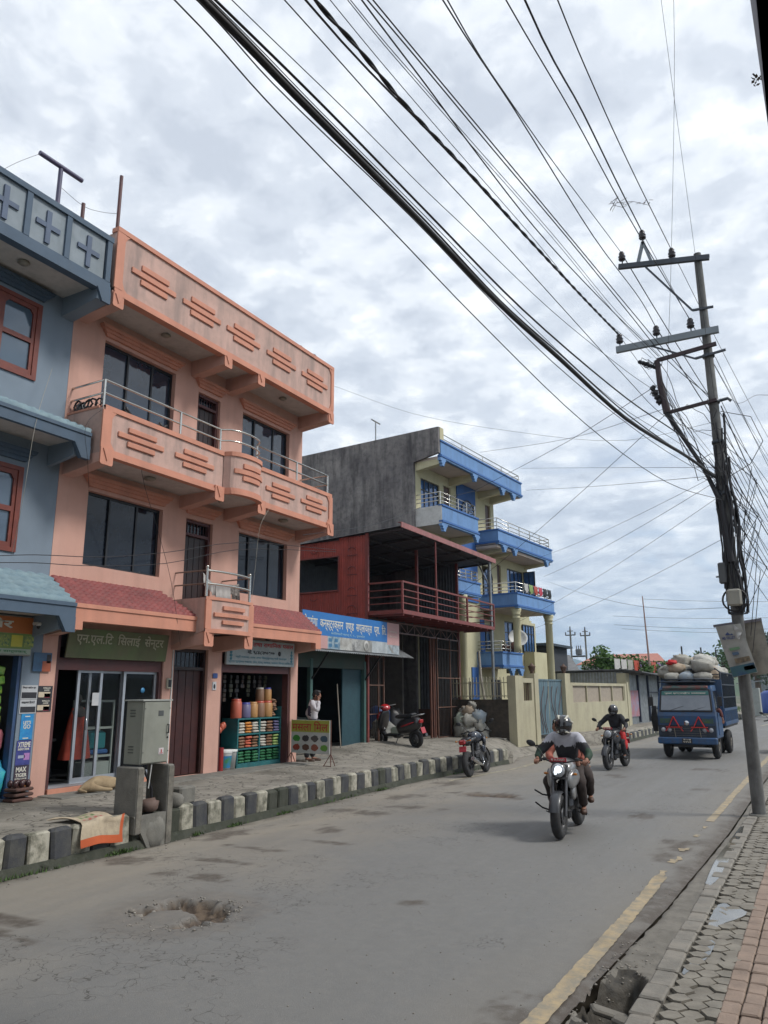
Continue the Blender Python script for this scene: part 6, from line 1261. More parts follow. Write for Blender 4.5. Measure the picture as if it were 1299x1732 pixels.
for i in range(4): mb.blob((-2.22+i*.03,PY-.14,7.85-i*.10),(.06,.05,.06),8,6,.6,seed=i+9)
mb.build('cable_knot', wire, up, w=True)
mb = MB(); mb.tube([(PX,PY,7.40),(PX+.25,PY,7.43),(PX+.3,PY,7.37)],.03,6); mb.build('side_hook', dsteel, up, w=True)
# banners
def cloth_panel(name, lab, quad, m_, parent=None, cat='banner', bow=.03):
    a, b_, c_, d = [Vector(q) for q in quad]; mb = MB(); n_ = 10; th = Vector((0,.004,0)); 
    for s_ in (0,1):
        vs = [a.lerp(b_, i/n_).lerp(d.lerp(c_, i/n_), j/n_)+Vector((0,-bow*math.sin(math.pi*i/n_*1.0)+.012*math.sin(j*.9+i*.7),0))+th*s_ for j in range(n_+1) for i in range(n_+1)]
        f = [(j*11+i,(j+1)*11+i,(j+1)*11+i+1,j*11+i+1) for j in range(n_) for i in range(n_)]
        mb.add(vs, f if s_ else [tuple(reversed(q)) for q in f], True)
    return mb.build(name, m_, parent, w=parent is not None)
bn = thing('hanging_banner', 'torn pale banner with blue and green foot tied on the left of the utility pole', 'banner', (-1.3,PY-.25,2.3)); by = PY-.20
bm = mat('dirty banner vinyl', (.30,.295,.27), .7, (.24,.235,.22), 3, 1, grime=.25, dark=(.12,.12,.11))
cloth_panel('sheet', '', [(-1.53,by,3.16),(-1.12,by,3.20),(-.93,by,2.36),(-1.33,by,2.27)], bm, bn); 
def bpatch(name, u0, v0, u1, v1, m_, off=-.055):
    A, B_, C_, D = Vector((-1.53,by,3.16)), Vector((-1.12,by,3.20)), Vector((-.93,by,2.36)), Vector((-1.33,by,2.27)); q = lambda u, v: A.lerp(B_,u).lerp(D.lerp(C_,u),v)+Vector((0,off,0))
    mb = MB(); mb.prism([q(u0,v0),q(u1,v0),q(u1,v1),q(u0,v1)], (0,.003,0)); return mb.build(name, m_, bn, w=True)
bpatch('blue_foot', .02,.80,.98,.99, mat('banner dark teal print', (.025,.06,.12), .6, (.03,.10,.09), 5, 1)); bpatch('green_foot', .55,.84,.97,.92, mat('banner green print', (.06,.20,.06), .6)); bpatch('cattle_picture', .3,.66,.9,.76, mat('banner brown print', (.20,.15,.09), .6, (.05,.04,.03), 18, 1)); bpatch('green_word', .25,.45,.65,.50, mat('banner pale green', (.12,.22,.12), .6)); bpatch('blue_box', .30,.54,.55,.60, mat('banner blue print', (.06,.10,.16), .6))
text('lettering', 'MB VALLEY', (-1.43,by-.062,2.92), (.98,0,.08), (0,-1,0), .21, .05, mat('navy print', (.03,.05,.14), .6), bn, .03)
mb = MB(); mb.prism([(-1.385,by-.06,3.0),(-1.34,by-.06,3.055),(-1.30,by-.06,3.01),(-1.27,by-.06,3.03),(-1.25,by-.06,3.0)], (0,.003,0)); mb.build('emblem', MATS['navy print'], bn, w=True)
cloth_panel('torn_flap', '', [(-1.24,by-.05,3.19),(-1.10,by-.07,3.06),(-1.16,by-.08,2.92),(-1.20,by-.07,2.95)], mat('banner reverse', (.36,.36,.35), .7), bn, bow=.02)
bn2 = thing('hanging_banner', 'second weathered banner behind the right side of the utility pole', 'banner', (-.95,PY+.18,2.4)); cloth_panel('sheet', '', [(-1.30,PY+.16,3.20),(-.80,PY+.16,3.27),(-.70,PY+.16,2.36),(-1.05,PY+.16,2.30)], mat('dirty banner reverse', (.25,.23,.19), .75, (.20,.185,.155), 3, 1, grime=.3), bn2)
MB().bar((-1.56,by,3.17),(-.80,PY+.14,3.28),.02,.05).build('batten', mat('violet grey batten', (.12,.11,.13), .7), bn2, w=True)
WIRES = [
 (0.008, [[-4.5,-15.54,6.8],[-3.42,-5.6,5.75],[-2.55,2.35,5.6],[-2.47,3.03,5.47],[-2.32,4.4,5.29],[-2.2,5.49,5.14],[-1.93,8.01,4.91],[-1.59,11.09,4.94],[-1.17,14.93,5.45]], 'thin lowest leftmost wire'),
 (0.03, [[-4.6,-15.27,7.1],[-3.5,-5.33,6.05],[-2.63,2.63,5.9],[-2.54,3.41,5.83],[-2.37,4.97,5.72],[-2.23,6.21,5.6],[-2.07,7.67,5.57],[-1.84,9.78,5.53],[-1.48,13.06,5.81],[-1.27,14.93,5.9]], 'thickest black bundled cable'),
 (0.012, [[-4.61,-15.21,7.15],[-3.51,-5.27,6.1],[-2.63,2.68,5.95],[-2.54,3.45,5.88],[-2.37,5.0,5.78],[-2.23,6.27,5.65],[-2.06,7.77,5.63],[-1.82,9.93,5.61],[-1.27,14.93,5.95]], 'cable twinned with the thickest bundle'),
 (0.008, [[-4.58,-15.32,7.05],[-3.49,-5.38,6.0],[-2.62,2.58,5.85],[-2.55,3.18,5.75],[-2.38,4.78,5.68],[-2.24,6.06,5.55],[-2.09,7.45,5.45],[-1.72,10.85,5.51],[-1.27,14.93,5.85]], 'thin wire just below the thickest bundle'),
 (0.014, [[-4.66,-15.16,7.2],[-3.54,-5.22,6.15],[-2.63,2.73,6.0],[-2.52,3.73,5.97],[-2.38,5.0,5.89],[-2.18,6.77,5.78],[-1.82,9.91,5.84],[-1.48,12.92,6.08],[-1.25,14.93,6.05]], 'blue black cable right of the thickest bundle'),
 (0.006, [[-4.7,-15.16,7.2],[-3.56,-5.23,6.15],[-2.65,2.72,6.0],[-2.54,3.71,5.93],[-2.39,5.02,5.85],[-2.2,6.61,5.71],[-1.88,9.44,5.64],[-1.53,12.49,5.9],[-1.25,14.93,6.0]], 'very thin wire beside the blue black cable'),
 (0.006, [[-4.63,-15.04,7.3],[-3.51,-5.1,6.25],[-2.61,2.85,6.1],[-2.49,3.94,6.1],[-2.37,4.99,6.07],[-2.3,5.58,6.07],[-2.09,7.45,6.07],[-1.81,10.0,6.26],[-1.58,11.99,6.45],[-1.25,14.93,6.3]], 'thin wire in the gap left of the middle bundle'),
 (0.008, [[-4.26,-14.75,7.5],[-3.25,-4.8,6.45],[-2.45,3.16,6.3],[-2.28,4.81,6.22],[-2.17,5.85,6.19],[-1.98,7.76,6.13],[-1.77,9.78,6.06],[-1.61,11.43,6.07],[-1.25,14.93,6.7]], 'thin wire running close left of the twisted cable'),
 (0.016, [[-3.5,-13.79,8.8],[-3.25,-3.8,7.75],[-3.05,4.2,7.6],[-3.0,6.34,7.91],[-2.97,7.33,8.05],[-2.93,8.94,8.26],[-2.78,14.91,9.12]], 'straight black cable under the twisted cable'),
 (0.022, [[-3.31,-13.75,8.8],[-3.13,-3.76,7.75],[-2.98,4.24,7.6],[-2.97,4.84,7.68],[-2.95,5.71,7.74],[-2.92,7.21,7.97],[-2.88,9.32,8.26],[-2.83,12.37,8.73],[-2.78,14.91,9.14]], 'heavy twisted cable to the left lower insulator'),
 (0.007, [[-3.73,-13.83,8.6],[-3.2,-3.84,7.55],[-2.77,4.15,7.4],[-2.69,5.7,7.47],[-2.54,8.45,7.66],[-2.41,10.91,7.79],[-2.2,14.91,8.5]], 'thin wire right of the heavy twisted cable'),
 (0.007, [[-3.58,-13.76,8.6],[-3.07,-3.78,7.55],[-2.65,4.21,7.4],[-2.59,5.5,7.51],[-2.41,8.88,7.86],[-2.26,11.89,8.1],[-2.1,14.91,8.45]], 'lower wire of the close middle pair'),
 (0.007, [[-3.69,-13.74,8.6],[-3.1,-3.76,7.55],[-2.63,4.23,7.4],[-2.56,5.43,7.49],[-2.36,8.8,7.82],[-2.19,11.77,8.04],[-2.0,14.91,8.45]], 'upper wire of the close middle pair'),
 (0.011, [[-3.52,-13.63,8.7],[-3.01,-3.64,7.65],[-2.6,4.35,7.5],[-2.55,5.41,7.52],[-2.5,6.33,7.51],[-2.41,8.15,7.57],[-2.27,10.73,7.86],[-2.06,14.91,8.5]], 'dark wire crossing over the middle pair'),
 (0.01, [[-4.82,-13.48,8.7],[-3.56,-3.56,7.65],[-2.56,4.37,7.5],[-2.45,5.22,7.48],[-2.3,6.43,7.45],[-2.06,8.29,7.4],[-1.8,10.36,7.32],[-1.56,12.27,7.25],[-1.22,14.93,7.5]], 'left dark wire of the upper middle pair'),
 (0.01, [[-4.72,-13.47,8.7],[-3.49,-3.54,7.65],[-2.52,4.4,7.5],[-2.42,5.16,7.47],[-2.27,6.42,7.46],[-2.03,8.31,7.41],[-1.78,10.39,7.38],[-1.53,12.43,7.36],[-1.22,14.93,7.45]], 'right dark wire of the upper middle pair'),
 (0.011, [[-2.72,-12.72,9.4],[-2.48,-2.73,8.35],[-2.29,5.27,8.2],[-2.25,7.1,8.39],[-2.17,10.31,8.59],[-2.09,13.62,9.09],[-2.06,14.91,9.13]], 'wire to the middle insulator of the lower arm'),
 (0.01, [[-1.7,-12.61,9.5],[-2.03,-2.62,8.45],[-2.29,5.38,8.3],[-2.36,7.48,8.74],[-2.55,13.49,10.52],[-2.6,14.93,10.96]], 'wire to the left insulator of the top arm'),
 (0.011, [[-3.27,-11.68,10.2],[-2.57,-1.7,9.15],[-2.02,6.28,9.0],[-1.88,8.21,9.04],[-1.74,10.32,8.99],[-1.42,14.91,9.13]], 'wire passing the dry twig to the right lower insulator'),
 (0.017, [[-1.21,-11.62,10.2],[-1.57,-1.62,9.15],[-1.85,6.37,9.0],[-1.95,9.18,9.8],[-2.05,11.74,10.48],[-2.16,14.93,11.33]], 'heavy wire to the insulator on the apex frame'),
 (0.011, [[-1.52,-11.27,10.4],[-1.56,-1.27,9.35],[-1.6,6.73,9.2],[-1.6,8.56,9.38],[-1.61,10.55,9.75],[-1.63,14.93,10.74]], 'wire to the right insulator of the top arm'),
 (0.005, [[-0.97,11.0,13.5],[-0.89,10.09,12.0],[-1.02,12.6,9.6],[-1.14,14.93,7.45]], 'left thin wire near the upper right, crossing to the pole'),
 (0.005, [[-0.5,8.6,13.5],[-0.71,10.07,12.0],[-1.35,12.6,9.6],[-2.02,14.93,7.4]], 'right thin wire near the upper right'),
]
SERVICE = [
 (0.01, [[-2.15,14.9,7.9],[-5.5,20.63,8.97],[-10.9,26.85,9.68]], 'service cable from the pole rack to the blue house'),
 (0.011, [[-11.0,27.6,9.9],[-11.0,23.92,8.7],[-10.6,18.71,6.8],[-10.1,14.27,5.62]], 'service cable sagging from the blue house towards the pink house'),
 (0.008, [[-2.0,14.9,7.4],[-5.5,20.65,9.06],[-10.0,25.27,10.66]], 'service wire to the roof of the blue house'),
 (0.005, [[-1.17,15,7.0],[-3.0,15.96,7.22],[-6.0,17.54,8.42],[-8.6,17.11,9.24],[-10.2,15.63,9.84]], 'very thin wire from the pink parapet to the pole'),
 (0.007, [[-1.17,15,6.1],[-5.5,23.21,8.86],[-10.0,29.76,11.2]], 'level wire to the top of the blue house'),
 (0.008, [[-1.17,15,5.95],[-5.5,23.04,8.21],[-9.8,29.79,10.23]], 'dark double wire sagging to the blue house roof corner'),
 (0.006, [[-1.17,15,6.0],[-10.0,31.12,7.55]], 'slanting wire to the terrace of the blue house'),
 (0.007, [[-1.17,15,5.9],[-10.0,32.23,6.94]], 'slanting wire to the middle balcony of the blue house'),
 (0.006, [[-1.17,15,5.6],[-10.0,28.87,4.76]], 'slanting wire towards the tin shed'),
 (0.006, [[-1.17,15,4.8],[-10.0,30.66,4.61]], 'low slanting wire to the right end of the blue house'),
 (0.008, [[-2.0,14.9,7.3],[-11.5,26.51,5.65]], 'straight wire from the rack down to the shed corner'),
 (0.006, [[-1.17,15,3.5],[-2.6,16.76,3.71],[-6.0,24.14,4.98],[-10.0,33.05,6.78]], 'long low wire sagging from the pole to the blue house'),
 (0.009, [[-10.1,15.7,5.5],[-10.2,12.06,5.08],[-10.2,10.1,4.57],[-10.2,8.65,4.27],[-10.2,7.43,4.12],[-10.2,6.85,4.02]], 'upper dark cable drooping across the pink facade'),
 (0.009, [[-10.1,15.7,5.45],[-10.15,12.01,4.92],[-10.15,10.07,4.36],[-10.15,8.38,4.08],[-10.15,7.41,3.99],[-10.15,6.83,3.91]], 'lower dark cable drooping across the pink facade'),
 (0.006, [[-0.8699999999999999,15,7.4],[-0.7,14.25,7.02],[-0.5,15.74,7.64],[-0.2,12.4,6.43]], 'kinked thin wire going right from the pole hook'),
 (0.006, [[-10.25,9.7,6.9],[-10.2,9.35,6.56],[-10.3,9.5,5.95],[-10.4,10.09,4.97],[-10.4,10.49,4.08],[-10.5,10.92,2.96]], 'thin wire hanging down from the upper balcony to the dark door'),
 (0.005, [[-10.1,13,6.0],[-10.0,12.57,5.5],[-10.0,12.45,4.6],[-10.1,12.5,4.0]], 'pale thin string hanging down to the small balcony post'),
 (0.005, [[-10.25,8.55,6.9],[-10.2,8.13,6.41],[-10.3,8.3,5.9],[-11.05,8.99,5.65]], 'thin wire down the left corner of the pink house'),
 (0.005, [[-10.9,7.9,7.5],[-10.3,7.27,6.16],[-10.4,7.26,4.93],[-10.9,7.52,4.18]], 'pale string hanging in front of the grey house'),
 (0.005, [[-10.8,7.2,11.25],[-10.8,6.78,10.78],[-10.8,6.5,10.42]], 'thin stay wire from the T shaped pipe to the left'),
 (0.006, [[-10.8,7.6,10.85],[-10.8,8.12,10.77],[-10.9,8.59,10.96],[-11.0,9.13,11.27]], 'thin wire sagging between the roof pipes'),
]
def spline(pts, sub=5):
    P_ = [Vector(p) for p in pts]; P_ = [P_[0]*2-P_[1]]+P_+[P_[-1]*2-P_[-2]]; out = []
    for i in range(1, len(P_)-2):
        a, b_, c_, d = P_[i-1:i+3]
        for k in range(sub):
            t = k/sub; ta = (b_-a).length**.5; tb = max((c_-b_).length**.5, 1e-4); tc_ = (d-c_).length**.5
            m1 = (c_-b_)+tb*((b_-a)/max(ta,1e-4)-(c_-a)/(ta+tb)); m2 = (c_-b_)+tb*((d-c_)/max(tc_,1e-4)-(d-b_)/(tb+tc_))
            out.append(b_*(2*t**3-3*t*t+1)+m1*(t**3-2*t*t+t)+c_*(3*t*t-2*t**3)+m2*(t**3-t*t))
    return out+[P_[-2]]
for r, pts, lab in WIRES:
    sp_ = spline(pts)
    if 'twisted' in lab and r > .02:
        mb = MB()
        for ph_ in (0, 3.14):
            fine_ = []
            for a, b_ in zip(sp_, sp_[1:]):
                for k in range(6): fine_.append(a.lerp(b_, k/6))
            dist = 0; twp = []
            for i, p in enumerate(fine_):
                if i: dist += (p-fine_[i-1]).length
                twp.append(p+Vector((.010*math.cos(dist*9+ph_), 0, .010*math.sin(dist*9+ph_))))
            mb.tube(twp, .013, 5)
    else: mb = MB(); mb.tube(sp_, r*(.85 if r > .02 else .7 if r > .009 else .6), 6)
    tag(mb.build('overhead_wire', wire), lab+' over the street', 'wire', 'wires over the street')
for r, pts, lab in SERVICE:
    if len(pts) == 2: a, b_ = Vector(pts[0]), Vector(pts[1]); pts = [tuple(a.lerp(b_, k/8)-Vector((0,0,.5*k/8*(1-k/8)))) for k in range(9)]
    tag(MB().tube(spline(pts, 4), r*.7, 5).build('service_wire', wire if 'pale' not in lab else mat('pale string', (.35,.33,.28), .8)), lab, 'wire', 'service wires')
# onward spans to the next pole round the bend
random.seed(30); nth = ['first','second','third','fourth','fifth','sixth','seventh','eighth','ninth','tenth','eleventh','twelfth','thirteenth','fourteenth','fifteenth','sixteenth','seventeenth','eighteenth','nineteenth']
starts = [(x, y, z+.2) for x, y, z in INS]+[(PX+.12, PY, z) for z in (8.3,7.45,7.3,6.9,6.6,6.4,6.1,5.9,5.7,5.5,5.2,4.8,4.4)]
for i, (x, y, z) in enumerate(starts):
    top = i < 6; E_ = Vector(((x+2.6) if top else 1.25+random.uniform(-.35,.3), 46, (z if top else z-.2+random.uniform(-.3,.6)))); pts = []
    sg = .55 if top else random.uniform(.7,1.5)
    for k in range(15): t = k/14; p = Vector((x,y,z)).lerp(E_, t); p.z -= 4*sg*t*(1-t); pts.append(p)
    tag(MB().tube(pts, .006 if i % 4 else .011, 5).build('overhead_wire', wire), 'wire running on beyond the utility pole, %s counted from the top' % nth[i], 'wire', 'wires beyond the utility pole')
for i, (x0, z0, x1, z1) in enumerate(((-24,9.2,8,8.6),(-24,8.0,9,7.4),(-23,7.4,10,7.0),(-20,11.3,14,9.6))):
    P0, P1 = Vector((x0,108,z0+3)), Vector((x1,80,z1)); pts = []
    for k in range(17): t = k/16; p = P0.lerp(P1, t); p.z -= 1.8*t*(1-t); pts.append(p)
    tag(MB().tube(pts, .018, 4).build('far_wire', wire), 'thin far wire crossing low over the street end, %s counted from the top' % nth[i], 'wire', 'far wires')
# dry twigs caught on two wires
random.seed(5); mb = MB(); c0 = Vector((-1.80,10.3,9.02))
for k in range(16): p = c0+Vector((random.uniform(-.08,.10),random.uniform(-.1,.1),random.uniform(-.05,.06))); mb.tube([p,p+Vector((random.uniform(-.10,.12),random.uniform(-.05,.05),random.uniform(-.10,.06)))],.004,4)
mb.tube([c0,c0+Vector((.2,.15,.05)),c0+Vector((.38,.3,.02))],.004,4)
for k in range(8): p = c0+Vector((.34,.3,.05))+Vector((random.uniform(-.07,.07),0,random.uniform(-.06,.06))); mb.tube([p,p+Vector((random.uniform(-.06,.06),0,random.uniform(-.08,.05)))],.004,4)
tag(mb.build('dry_twig', mat('dry twig', (.10,.08,.07), .9)), 'dry twigs caught on the wires above the utility pole', 'twig')
# ================================================================== PEOPLE AND VEHICLES
def skinned(J, E_, root='pelvis', lev=1):
    """joint graph -> one smooth surface; J: name -> (position, rx, ry)"""
    names = list(J); idx = {k: i for i, k in enumerate(names)}; me = bpy.data.meshes.new('tmp')
    me.from_pydata([J[k][0] for k in names], [(idx[a], idx[b_]) for a, b_ in E_], []); o = bpy.data.objects.new('tmp', me); COL.objects.link(o)
    s = o.modifiers.new('s', 'SKIN'); s.use_smooth_shade = True
    for k, i in idx.items():
        v = me.skin_vertices[0].data[i]; v.radius = (J[k][1], J[k][2] if len(J[k]) > 2 else J[k][1]); v.use_root = (k == root)
    u = o.modifiers.new('u', 'SUBSURF'); u.levels = lev; u.render_levels = lev
    dg = bpy.context.evaluated_depsgraph_get(); m2 = bpy.data.meshes.new_from_object(o.evaluated_get(dg)); bpy.data.objects.remove(o); bpy.data.meshes.remove(me)
    mb = MB(); mb.add([v.co.copy() for v in m2.vertices], [tuple(p.vertices) for p in m2.polygons], True); bpy.data.meshes.remove(m2); return mb
def lerp3(a, b_, t): return tuple(a[i]+(b_[i]-a[i])*t for i in range(3))
def person(label, parent_loc, rz, P, jacket, trousers, shoes_, gloves=None, hair_=True, parent=None, face=True, head_tilt=0.0, hand_dirs=None):
    """P: joint positions in a local frame, +X is forward, +Y is the person's left"""
    t = thing('person', label, 'person', parent_loc, rz); J = {}; V = Vector
    J['pelvis'] = (P['pelvis'], .10, .085); J['spine'] = (lerp3(P['pelvis'], P['chest'], .5), .095, .075); J['chest'] = (P['chest'], .11, .08); J['neck'] = (P['neck'], .055); J['headb'] = (lerp3(P['neck'], P['head'], .55), .06)
    E_ = [('pelvis','spine'),('spine','chest'),('chest','neck'),('neck','headb')]
    for s in 'LR':
        J['sh'+s] = (P['sh'+s], .052); J['el'+s] = (P['el'+s], .036); J['wr'+s] = (P['wr'+s], .028); J['pa'+s] = (P['ha'+s], .036, .024)
        J['hi'+s] = (P['hi'+s], .070); J['kn'+s] = (P['kn'+s], .046); J['ca'+s] = (lerp3(P['kn'+s], P['an'+s], .35), .042); J['an'+s] = (P['an'+s], .038); J['to'+s] = (P['to'+s], .040, .030)
        E_ += [('chest','sh'+s),('sh'+s,'el'+s),('el'+s,'wr'+s),('wr'+s,'pa'+s),('pelvis','hi'+s),('hi'+s,'kn'+s),('kn'+s,'ca'+s),('ca'+s,'an'+s),('an'+s,'to'+s)]
    b_ = skinned(J, E_)
    H = V(P['head'])
    b_.blob(H, (.098,.076,.118), 16, 12, .0)
    if face:
        b_.blob(H+V((.088,0,-.02)), (.022,.014,.030), 8, 6); b_.blob(H+V((.075,0,-.068)), (.020,.030,.012), 8, 6)
        for s in (-1,1): b_.blob(H+V((-.005,.078*s,-.01)), (.020,.010,.032), 8, 6); b_.blob(H+V((.078,.030*s,.022)), (.016,.017,.010), 8, 6)
    for s, sg in (('L',1),('R',-1)):            # fingers curl round what is held
        w_, h_ = V(P['wr'+s]), V(P['ha'+s]); d = (h_-w_).normalized(); c_ = V((hand_dirs or {}).get(s, (.1,0,-1))).normalized(); side = d.cross(c_).normalized()
        for k in range(4):
            L_ = (.034,.040,.037,.028)[k]; b0 = h_+side*((k-1.5)*.019); p1 = b0+d*.028; p2 = p1+d*L_*.6+c_*L_*.5; p3 = p2+c_*L_*.9-d*L_*.25; p4 = p3-d*L_*.6+c_*.006
            b_.tube([b0,p1,p2,p3,p4],[.011,.0105,.010,.009,.007],6)
        th = h_-d*.02+side*.030*(-sg if False else 1); b_.tube([th,th+side*.022+d*.012+c_*.012,th+side*.014+d*.038+c_*.028],[.012,.011,.008],6)
    b_.build('body', skin, t)
    if hair_:
        m = MB(); m.blob(H+V((-.018,0,.030)), (.100,.084,.108), 16, 12, .06); m.blob(H+V((.02,0,.085)), (.08,.07,.045), 12, 8, .1); m.build('hair', hair, t)
    def grow(names, k, edges): return skinned({n_: (J[n_][0], J[n_][1]+k, (J[n_][2] if len(J[n_]) > 2 else J[n_][1])+k) for n_ in names}, edges, names[0])
    jn = ['pelvis','spine','chest','shL','elL','shR','elR']; je = [('pelvis','spine'),('spine','chest'),('chest','shL'),('shL','elL'),('chest','shR'),('shR','elR')]
    JJ = {n_: (J[n_][0], *{'pelvis':(.155,.135),'spine':(.155,.13),'chest':(.18,.14),'sh':(.095,.095),'el':(.068,.068)}[n_ if n_[:2] not in ('sh','el') else n_[:2]]) for n_ in jn}
    for s in 'LR': JJ['cu'+s] = (lerp3(P['el'+s], P['wr'+s], .92), .046); je = je+[('el'+s,'cu'+s)]
    JJ['col'] = (lerp3(P['chest'], P['neck'], .82), .066); je = je+[('chest','col')]
    def folds(mb, a):
        for i, v in enumerate(mb.v): q = NZ.noise_vector(Vector((v.x*7, v.y*7, v.z*13))); mb.v[i] = v+q*a+NZ.noise_vector(v*24)*a*.4
        return mb
    jm = folds(skinned(JJ, je, 'pelvis', 2), .014); jacket(jm, t, P)
    tn = ['pelvis']+[a+s for s in 'LR' for a in ('hi','kn','ca')]; te = [('pelvis','hiL'),('hiL','knL'),('knL','caL'),('pelvis','hiR'),('hiR','knR'),('knR','caR')]
    TT = {n_: (J[n_][0], *{'pe':(.15,.13),'hi':(.115,.115),'kn':(.084,.084),'ca':(.076,.076)}[n_[:2]]) for n_ in tn}
    for s in 'LR': TT['he'+s] = (lerp3(P['kn'+s], P['an'+s], .98), .066); te = te+[('ca'+s,'he'+s)]
    folds(skinned(TT, te, 'pelvis', 2), .011).build('trousers', trousers, t)
    for s in 'LR':
        a, o_ = V(P['an'+s]), V(P['to'+s]); d = (o_-a); d.z = 0; d.normalize(); m = MB(); c_ = a*.45+o_*.55; m.blob((c_.x, c_.y, min(a.z,o_.z)-.005), (.135,.050,.045), 14, 8, .05, (0,-math.atan2(o_.z-a.z+.05, .16)*.4, math.atan2(d.y,d.x)), sq=.8); m.build('shoe', shoes_, t)
    return t
def split_jacket(zones, default):
    """zones: list of (test(point), material); faces keep one continuous garment"""
    def f(mb, t, P):
        ms = [default]+[z[1] for z in zones]
        for i, fc in enumerate(mb.f):
            c_ = sum((mb.v[k] for k in fc), Vector())/len(fc)
            for j, (tst, _) in enumerate(zones):
                if tst(c_): mb.mi[i] = j+1; break
        mb.build('jacket', ms, t)
    return f
blackcl = mat('black jacket cloth', (.014,.014,.018), .8, (.022,.022,.026), 20, 1); whitecl = mat('white grey jacket cloth', (.42,.42,.46), .8, (.34,.34,.38), 10, 1); greencl = mat('dark green sleeve', (.018,.048,.026), .8, (.012,.03,.018), 14, 1); browncl = mat('dark brown trousers', (.040,.028,.024), .9, (.028,.02,.018), 12, 1); darkcl = mat('charcoal trousers', (.03,.03,.034), .9, (.02,.02,.022), 12, 1); brshoe = mat('brown shoe leather', (.07,.035,.022), .6); orcl = mat('salmon shirt', (.42,.13,.09), .8)
RIDE = dict(pelvis=(-.22,0,.93), chest=(-.06,0,1.28), neck=(-.01,0,1.42), head=(.03,0,1.535), shL=(-.03,.19,1.36), shR=(-.03,-.19,1.36), elL=(.12,.38,1.12), elR=(.12,-.38,1.14), wrL=(.31,.37,1.06), wrR=(.31,-.37,1.06), haL=(.36,.365,1.055), haR=(.36,-.365,1.055),
    hiL=(-.17,.12,.88), hiR=(-.17,-.12,.88), knL=(.22,.25,.74), knR=(.22,-.25,.74), anL=(-.04,.22,.36), anR=(-.04,-.22,.36), toL=(.11,.24,.31), toR=(.11,-.24,.31))
def helmet(parent, H, shell, visor, stripes=None):
    h = thing('helmet', None, None); h.parent = parent; m = MB(); m.blob(Vector(H)+Vector((-.01,0,.015)), (.150,.128,.150), 20, 14, 0); m.blob(Vector(H)+Vector((.075,0,-.075)), (.085,.088,.065), 16, 10, 0); m.build('shell', shell, h)
    m = MB(); vs = []; n_, r_ = 14, 6
    for i in range(n_+1):
        a = rad(-72+144*i/n_)
        for j in range(r_+1): e = rad(24-52*j/r_); vs.append((H[0]-.005+.160*math.cos(a)*math.cos(e), H[1]+.136*math.sin(a)*math.cos(e), H[2]+.005+.155*math.sin(e)))
    w_ = r_+1; m.add(vs, [(i*w_+j,i*w_+j+1,(i+1)*w_+j+1,(i+1)*w_+j) for i in range(n_) for j in range(r_)], True); m.build('visor', visor, h)
    if stripes:
        m = MB()
        for s in (-1,1): m.tube([(H[0]+.115,H[1]+s*.045,H[2]+.105),(H[0]+.03,H[1]+s*.075,H[2]+.148),(H[0]-.08,H[1]+s*.06,H[2]+.142)],[.010,.022,.012],6); m.tube([(H[0]+.145,H[1]+s*.05,H[2]-.08),(H[0]+.08,H[1]+s*.095,H[2]-.10)],[.016,.012],6); m.tube([(H[0]+.07,H[1]+s*.12,H[2]+.08),(H[0]-.03,H[1]+s*.13,H[2]+.05)],[.012,.018],6)
        m.build('stripe', stripes, h)
    return h
visor_m = mat('dark smoked visor', (.01,.01,.012), .08, spec=.8); 
def wheel(parent, x, r, w_, rim=gunm, name='wheel', y=0, spokes=5):
    wv_ = thing(name, None, None, (x, y, r)); wv_.parent = parent; m = MB(); pr = [(r-w_*1.0,-w_*.42),(r-w_*.35,-w_*.5),(r-w_*.08,-w_*.30),(r,0),(r-w_*.08,w_*.30),(r-w_*.35,w_*.5),(r-w_*1.0,w_*.42)]; m.lathe(pr+[pr[0]], n=28, axis='Y'); m.build('tyre', rubber, wv_)
    m = MB(); q = r-w_*.95; m.lathe([(q+.012,-w_*.40),(q-.015,-w_*.3),(q-.015,w_*.3),(q+.012,w_*.40)], n=28, axis='Y'); m.lathe([(0,-.05),(.045,-.05),(.045,.05),(0,.05)], n=14, axis='Y')
    for k in range(spokes): a = k*2*math.pi/spokes; m.bar((.03*math.cos(a),0,.03*math.sin(a)),(q*math.cos(a),0,q*math.sin(a)),.022,.035,(0,1,0))
    m.lathe([(.05,w_*.45),(.12,w_*.45),(.12,w_*.48),(.05,w_*.48)], n=18, axis='Y'); m.build('rim', rim, wv_); return wv_
